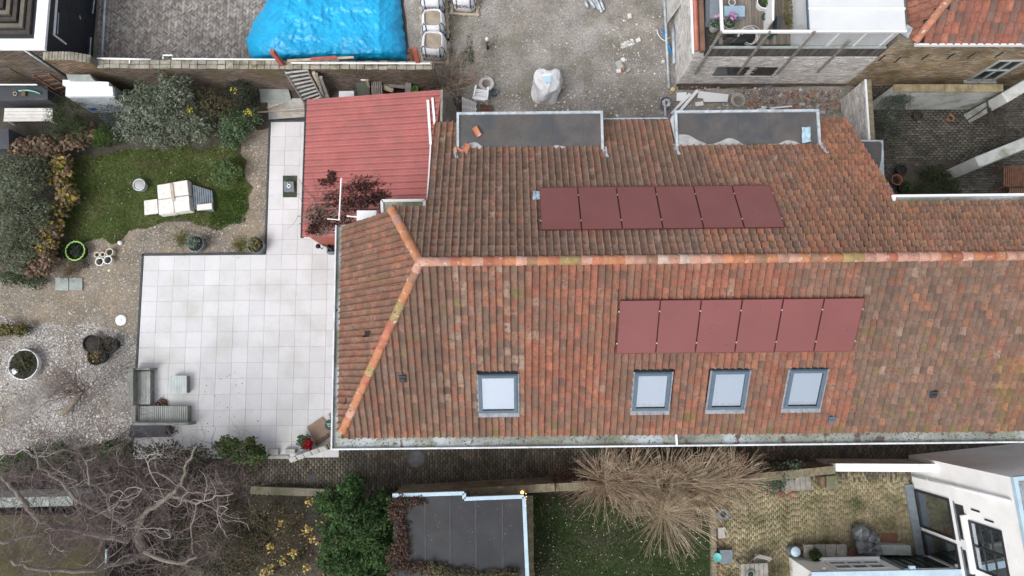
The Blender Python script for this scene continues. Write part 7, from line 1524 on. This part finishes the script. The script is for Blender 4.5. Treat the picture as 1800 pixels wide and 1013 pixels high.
B = [(W(x, y, 1.0).x, W(x, y, 1.0).y, 1.05, .2, .2, .15) for x, y in ((495, 920), (545, 880), (475, 960), (540, 930), (515, 970), (540, 1000), (478, 1000), (500, 985), (550, 950), (575, 990), (465, 1010))]
leaves('yellow_leaves', B, 240, .11, [(.50, .36, .12), (.55, .44, .2), (.45, .3, .08), (.4, .38, .08)], 'leaf', t, wr=.7, shell=.1); stems(t, Vector((p.x, p.y, 0)), 60, 1.3, .008, [(.11, .09, .07)], spread=1.6, rootr=.4, wig=.2)
bush('laurel', 'tall glossy dark green laurel above the alley', 'shrub', [(615, 900, 1.7, .85, .8, .9), (650, 925, 1.7, .85, .85, .9), (600, 945, 1.5, .8, .8, .8), (665, 970, 1.4, .75, .7, .8), (620, 985, 1.4, .8, .6, .8), (622, 855, 1.5, .45, .5, .8), (580, 880, 1.3, .55, .5, .7), (675, 880, 1.3, .45, .45, .6), (690, 935, 1.2, .5, .4, .5), (640, 1010, 1.3, .9, .4, .7), (585, 985, 1.3, .5, .5, .6)], 17000, .13, [(.025, .062, .014), (.04, .09, .022), (.018, .042, .012), (.055, .11, .03), (.07, .13, .05)], nst=40, stemr=.03, wr=.42, rnd=1.0)
zr_ = 2.45
def roof_leaves(name, label, blobs, n, pal, size=.09):
    B = [(W(x, y, z).x, W(x, y, z).y, z, a, b, c) for x, y, z, a, b, c in blobs]; c = B[0]; t = thing(name, label, 'climber', (c[0], c[1], 0)); leaves('leaves', B, n, size, pal, 'leaf', t, wr=.7, zmin=zr_); m = MB().color((.09, .07, .05))
    for b in B: m.tube([(b[0]-.3, b[1], 0), (b[0]-.1, b[1], b[2])], .02, 5)
    m.build('stems', 'twig', t, kind='stuff')
RL = [(.065, .03, .026), (.09, .042, .034), (.045, .026, .022), (.13, .08, .055), (.04, .045, .022)]
roof_leaves('red_brown_creeper', 'red brown creeper over the left side of the dark shed roof', [(700, 895, 2.5, .4, .5, .16), (722, 882, 2.5, .6, .2, .12), (706, 930, 2.5, .28, .5, .13), (708, 965, 2.5, .3, .5, .16), (730, 998, 2.5, .55, .25, .14), (696, 980, 2.5, .35, .6, .18)], 1700, RL)
roof_leaves('fringe_creeper', 'green brown plants along the bottom of the dark shed roof', [(800, 1008, 2.5, .8, .22, .2), (860, 1012, 2.5, .6, .18, .2), (895, 1008, 2.5, .35, .2, .25), (765, 1000, 2.5, .5, .25, .18)], 1100, [(.06, .06, .03), (.1, .07, .045), (.07, .1, .035), (.14, .09, .06)])
# courtyard
bush('courtyard_olive', 'airy grey green shrub against the slanted white wall', 'shrub', [(1560, 200, 1.0, .55, .7, .8), (1572, 180, 1.2, .5, .5, .6), (1560, 235, .8, .5, .5, .6), (1585, 175, 1.2, .45, .35, .5)], 3000, .085, [(.06, .075, .055), (.09, .11, .085), (.04, .05, .035), (.14, .16, .13)], wr=.25)
bush('bed_shrub', 'dark green low planting in the courtyard bed', 'shrub', [(1630, 335, .3, .6, .45, .3), (1665, 320, .3, .5, .5, .35), (1670, 345, .3, .4, .3, .3), (1640, 305, .25, .6, .35, .25)], 2600, .08, [(.022, .04, .014), (.04, .065, .022), (.06, .09, .03), (.05, .05, .035)])
p = W(1740, 205, 0); t = thing('bare_climber', 'bare twiggy climber in the courtyard corner', 'climber', p); stems(t, p, 70, 1.9, .012, [(.10, .085, .07), (.15, .12, .1)], spread=1.1, rootr=.4, wig=.2, seg=6)
# roses beside the terrace
bush('rose_bush', 'green rose bush with small red blooms by the plank table', 'shrub', [(1365, 832, 1.0, .6, .45, .6), (1395, 818, 1.2, .35, .25, .4), (1360, 855, .7, .4, .35, .4), (1340, 845, .8, .4, .3, .4)], 1500, .09, [(.05, .085, .045), (.08, .12, .07), (.035, .06, .03), (.12, .15, .11)], nst=40, stemr=.01)
p = W(1372, 862, .7); t = thing('red_blooms', 'scattered red rose blooms over the plank table', 'flowers', (p.x, p.y, 0)); leaves('blooms', [(p.x, p.y, .75, .55, .5, .12)], 16, .1, [(.5, .03, .06), (.45, .05, .05)], 'leaf', t, wr=.9, shell=.2, zmin=.72); m = MB().color((.06, .09, .04))
for k in range(5): m.tube([(p.x+.1*k-.2, p.y+.2, .0), (p.x+.2*k-.4, p.y-.1+.05*k, .75)], .008, 4)
m.build('stems', 'twig', t, kind='stuff')
# ---------------------------------------------------------------- pollard willows
WC = [(.46, .375, .265), (.39, .315, .22), (.55, .47, .345), (.31, .235, .17), (.42, .32, .23)]
def pollard(px, py, hz, n, L, spread, label, tilt=(0, 0), cols=WC):
    p = W(px, py, hz); t = thing('pollard_willow', label, 'tree', (p.x, p.y, 0), 0, 'pollard willows along the alley wall')
    m = MB().color((.18, .15, .11)); m.tube([(p.x, p.y, 0), (p.x+.03, p.y, hz*.5), (p.x, p.y, hz-.05), (p.x, p.y, hz+.08)], [.13, .11, .14, .09], 10); m.build('trunk', 'twig', t)
    mb = MB()
    for i in range(int(n*1.35)):
        a = random.uniform(0, 6.283); e = spread*random.random()**.5; d = Vector((math.cos(a)*e+tilt[0], math.sin(a)*e+tilt[1], 1)).normalized(); q = Vector((p.x+.13*math.cos(a)*random.random(), p.y+.13*math.sin(a)*random.random(), hz+random.uniform(-.08, .05))); l = L*random.uniform(.55, 1.15)
        pts = [q]; 
        for k in range(5): d = (d+Vector((random.gauss(0, .06), random.gauss(0, .06), .05))).normalized(); q = q+d*l/5; pts.append(q)
        c = jit(random.choice(cols), .2); mb.color(c); r = random.uniform(.008, .0135); mb.tube(pts, [r*(1-.65*k/5) for k in range(6)], 4, cap=False)
        for _ in range(random.randint(1, 3)):
            k = random.randint(2, 4); dd = (d+Vector((random.gauss(0, .5), random.gauss(0, .5), random.gauss(0, .2)))).normalized(); b = pts[k]; ll = l*random.uniform(.15, .35); mb.tube([b, b+dd*ll*.5, b+(dd+d*.4).normalized()*ll], [r*.5, r*.4, r*.2], 3, cap=False)
    mb.build('crown', 'twig', t, kind='stuff')
pollard(1168, 902, 1.5, 150, 1.78, 2.6, 'pollard willow with star shaped shoots reaching down over the lawn', (.0, .1))
pollard(1062, 846, 1.7, 190, 1.72, 1.9, 'leftmost pollard willow at the alley wall', (-.0, .35), WC+[(.26, .13, .11)])
pollard(1110, 846, 1.6, 170, 1.72, 1.8, 'second pollard willow from the left', (.0, .4))
pollard(1170, 852, 1.6, 170, 1.84, 1.7, 'middle pollard willow behind the star shaped one', (.05, .4))
pollard(1225, 852, 1.6, 170, 1.84, 1.8, 'pollard willow right of the middle', (.05, .4))
pollard(1285, 846, 1.5, 130, 1.61, 2.0, 'rightmost pollard willow near the terrace', (.1, .35), WC+[(.26, .13, .11)])
p = W(985, 848, .8); t = thing('red_twig_shrub', 'fine red twigs at the left end of the willows', 'shrub', (p.x, p.y, 0)); stems(t, Vector((p.x, p.y, .6)), 90, 1.0, .007, [(.19, .075, .06), (.15, .07, .06)], spread=1.6, rootr=.2, wig=.15)
p = W(1320, 825, .8); t = thing('red_twig_shrub', 'fine red twigs between willows and roses', 'shrub', (p.x, p.y, 0)); stems(t, Vector((p.x, p.y, .6)), 70, 1.2, .008, [(.2, .1, .08), (.22, .15, .11)], spread=1.5, rootr=.3, wig=.15)
p = W(1130, 880, .1); t = thing('red_understorey', 'red brown twigs under the pollard willows', 'shrub', (p.x, p.y, 0)); mb = MB()
for k in range(360):
    x, y = random.gauss(1150, 75), random.gauss(872, 10); q = W(x, y, .1); d = Vector((random.gauss(0, .6), random.gauss(-.2, .5), 1)).normalized(); l = random.uniform(.4, 1.0); mb.color(jit(random.choice([(.2, .09, .07), (.24, .15, .1), (.15, .08, .06)]), .2)); mb.tube([q, q+d*l*.5, q+(d+Vector((random.gauss(0, .2), random.gauss(0, .2), 0)))*l], [.008, .006, .003], 3, cap=False)
mb.build('stems', 'twig', t, kind='stuff')
# ---------------------------------------------------------------- contorted bare tree
TC = [(.17, .13, .125), (.145, .105, .11), (.125, .09, .095), (.20, .165, .155)]
TP = [(.34, .31, .27), (.40, .37, .33), (.28, .25, .215)]
def branch(mb, p, d, L, r, depth, wig, up=.05, pale=False, nch=(4, 7), lim=None):
    seg = 7 if depth > 0 else 4; pts = [p]; dirs = []; q = p
    for k in range(seg):
        d = (d+Vector((random.gauss(0, wig), random.gauss(0, wig), random.gauss(0, wig*.6)+up))).normalized(); q = q+d*(L/seg); 
        if q.z < .3: q.z = .3
        pts.append(q); dirs.append(d.copy())
    rad = [r*(1-.72*k/seg) for k in range(seg+1)]
    mb.color(jit(random.choice(TP if pale else TC), .18)); mb.tube(pts, rad, 6 if r > .03 else (4 if r > .012 else 3), cap=False)
    if depth > 0:
        for _ in range(random.randint(*nch)):
            k = random.randint(1, seg); dd = (dirs[min(k, seg-1)]*.6+Vector((random.gauss(0, .7), random.gauss(0, .7), random.gauss(.05, .45)))).normalized()
            branch(mb, pts[k], dd, L*random.uniform(.42, .68), max(.0045, rad[k]*.55), depth-1, wig*1.05, up*.8, pale and random.random() < .22, nch)
def limb(mb, pts, r0, r1, kids, Lk, depth, wig, pale=.3, nch=(3, 6)):
    P = [W(x, y, z) for x, y, z in pts]; Q = []
    for a, b in zip(P, P[1:]):
        for k in range(4): Q.append(a.lerp(b, k/4)+Vector((random.gauss(0, .025), random.gauss(0, .025), random.gauss(0, .025))))
    Q.append(P[-1]); n = len(Q); rad = [r0+(r1-r0)*k/(n-1) for k in range(n)]
    mb.color(jit((.22, .195, .165), .1)); mb.tube(Q, rad, 8)
    for _ in range(int(kids*1.15)):
        k = random.randint(1, n-1); d = Vector((random.gauss(0, 1), random.gauss(0, 1), random.gauss(.25, .5))).normalized()
        branch(mb, Q[k], d, Lk*random.uniform(.6, 1.2), max(.007, rad[k]*.2), depth, wig, .04, random.random() < pale, nch)
p = W(256, 978, 0); tr = thing('contorted_tree', 'large bare contorted tree at the bottom left', 'tree', p)
mb = MB(); mb.color((.2, .175, .15)); q = W(238, 936, 2.4); mb.tube([p, p.lerp(q, .35)+Vector((.05, 0, 0)), p.lerp(q, .7), q, q+(q-p)*.06], [.22, .18, .165, .16, .1], 10); mb.build('trunk', 'twig', tr)
mb = MB()
limb(mb, [(238, 936, 2.4), (220, 920, 3.0), (195, 905, 3.6), (165, 893, 4.2), (135, 880, 4.9)], .15, .07, 26, 1.7, 2, .33)
limb(mb, [(238, 936, 2.4), (246, 915, 2.9), (262, 895, 3.4), (300, 872, 4.0), (318, 850, 4.5), (325, 825, 5.0), (345, 785, 5.6)], .11, .025, 26, 1.5, 2, .33)
limb(mb, [(225, 950, 2.2), (195, 945, 2.8), (150, 935, 3.4), (105, 928, 4.0), (70, 915, 4.5), (50, 895, 5.0), (25, 862, 5.6), (2, 838, 6.0)], .12, .05, 30, 1.6, 2, .33)
limb(mb, [(105, 928, 4.0), (60, 940, 4.6), (20, 950, 5.0), (-10, 955, 5.3)], .08, .04, 12, 1.4, 2, .33)
limb(mb, [(256, 970, 1.2), (290, 985, 2.0), (320, 990, 2.6), (345, 980, 3.0)], .09, .03, 14, 1.3, 2, .33)
limb(mb, [(250, 975, 1.0), (210, 990, 2.0), (150, 1005, 3.0), (60, 1000, 4.0), (20, 985, 4.6)], .10, .05, 18, 1.4, 2, .33)
limb(mb, [(135, 880, 4.9), (110, 850, 5.4), (70, 820, 5.8), (60, 790, 6.2)], .06, .02, 16, 1.4, 2, .36)
limb(mb, [(195, 905, 3.6), (190, 870, 4.4), (160, 850, 5.2), (150, 810, 5.8)], .06, .02, 16, 1.3, 2, .40)
limb(mb, [(300, 872, 4.0), (345, 885, 4.4), (370, 875, 4.8), (410, 868, 5.2)], .045, .014, 10, 1.0, 2, .36, .4)
limb(mb, [(345, 885, 4.0), (335, 940, 4.0), (340, 975, 4.2)], .03, .012, 6, .9, 2, .36, .4)
mb.build('crown', 'twig', tr, kind='stuff')
# pale contorted sprays
mb = MB()
for (x, y, z) in ((135, 845, 5.0), (210, 862, 4.8), (330, 865, 4.8), (260, 815, 5.2), (350, 880, 4.6), (300, 945, 4.2), (40, 790, 5.6), (70, 770, 5.8), (385, 890, 4.5), (95, 960, 4.6), (200, 885, 4.5), (250, 860, 4.8)):
    for k in range(3): branch(mb, W(x, y, z), Vector((random.gauss(0, 1), random.gauss(0, 1), .2)).normalized(), random.uniform(1.0, 1.7), .018, 1, .5, .0, True, (2, 4))
mb.build('pale_branches', 'twig', tr, kind='stuff')
# haze of thin twigs to the upper left
mb = MB()
for _ in range(300):
    x = random.uniform(-20, 440); y = random.gauss(825, 70); z = random.uniform(3.5, 5.5)
    if y < 650 or (y < 800 and x > 250): continue
    branch(mb, W(x, y, z), Vector((random.gauss(0, 1), random.gauss(.3, 1), .3)).normalized(), random.uniform(.7, 1.3), .006, 1, .28, .02, False, (4, 7))
mb.build('twigs', 'twig', tr, kind='stuff')
# small bare tree on the shell bed
p = W(110, 727, 0); t = thing('young_tree', 'small bare tree with bent trunk on the shell bed', 'tree', p); q = W(146, 688, 1.3)
mb = MB().color((.2, .17, .125)); mb.tube([p, p.lerp(q, .3)+Vector((.04, -.06, .03)), p.lerp(q, .7)+Vector((.02, -.02, .03)), q], [.105, .09, .08, .07], 8); mb.build('trunk', 'twig', t); mb = MB()
for k in range(17):
    a = random.uniform(0, 6.28); branch(mb, q-(q-p)*random.random()*.15, Vector((math.cos(a), math.sin(a)+.25, random.uniform(.2, .9))).normalized(), random.uniform(.9, 1.6), .022, 2, .3, .03, False, (4, 7))
mb.build('crown', 'twig', t, kind='stuff')
leaves('leaf_remnants', [(q.x-.15, q.y+.15, 1.6, .45, .45, .25)], 130, .07, [(.09, .10, .04), (.4, .33, .06), (.06, .07, .03)], 'leaf', t, shell=.1)
bush('green_ivy_patch', 'brighter green ivy patch under the bare tree', 'shrub', [(105, 788, .5, .3, .25, .3), (195, 785, .5, .4, .3, .3), (45, 800, .5, .3, .25, .3), (15, 815, .4, .4, .3, .3)], 900, .11, [(.06, .12, .03), (.09, .17, .045), (.04, .08, .02)], wr=.7)
# bare hedge of purple brown twigs
p = W(330, 815, 0); t = thing('bare_hedge', 'bare purple brown twig hedge right of the contorted tree', 'hedge', p); mb = MB()
for k in range(620):
    x, y = random.uniform(160, 455), random.gauss(832, 22)
    q = W(x, y, .1); d = Vector((random.gauss(0, .5), random.gauss(0, .5), 1)).normalized(); l = random.uniform(.6, 1.5); pts = [q]
    for j in range(4): d = (d+Vector((random.gauss(0, .2), random.gauss(0, .2), 0))).normalized(); q = q+d*l/4; pts.append(q)
    mb.color(jit(random.choice([(.12, .085, .085), (.15, .12, .10), (.10, .075, .07), (.18, .15, .125)]), .2)); mb.tube(pts, [.008, .007, .006, .005, .003], 3, cap=False)
mb.build('stems', 'twig', t, kind='stuff')
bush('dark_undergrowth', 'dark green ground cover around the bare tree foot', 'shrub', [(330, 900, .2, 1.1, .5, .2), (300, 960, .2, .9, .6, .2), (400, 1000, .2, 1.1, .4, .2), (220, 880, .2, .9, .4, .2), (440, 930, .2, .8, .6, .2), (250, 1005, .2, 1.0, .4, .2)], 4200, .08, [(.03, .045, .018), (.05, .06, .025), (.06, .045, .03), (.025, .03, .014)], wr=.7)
litter('leaf_litter', poly([(-40, 790), (450, 790), (560, 872), (690, 880), (690, 1060), (-40, 1060)]), 9000, .06, [(.09, .06, .04), (.06, .045, .03), (.13, .08, .05), (.05, .05, .025), (.16, .11, .06)], z=.01, label='brown leaf litter on the ground under the trees', zr=.06)
litter('yellow_leaves', poly([(420, 880), (600, 900), (600, 1030), (420, 1030)]), 260, .1, [(.5, .4, .16), (.42, .3, .1)], z=.05, label='pale yellow leaves on the ground beside the laurel', zr=.05)
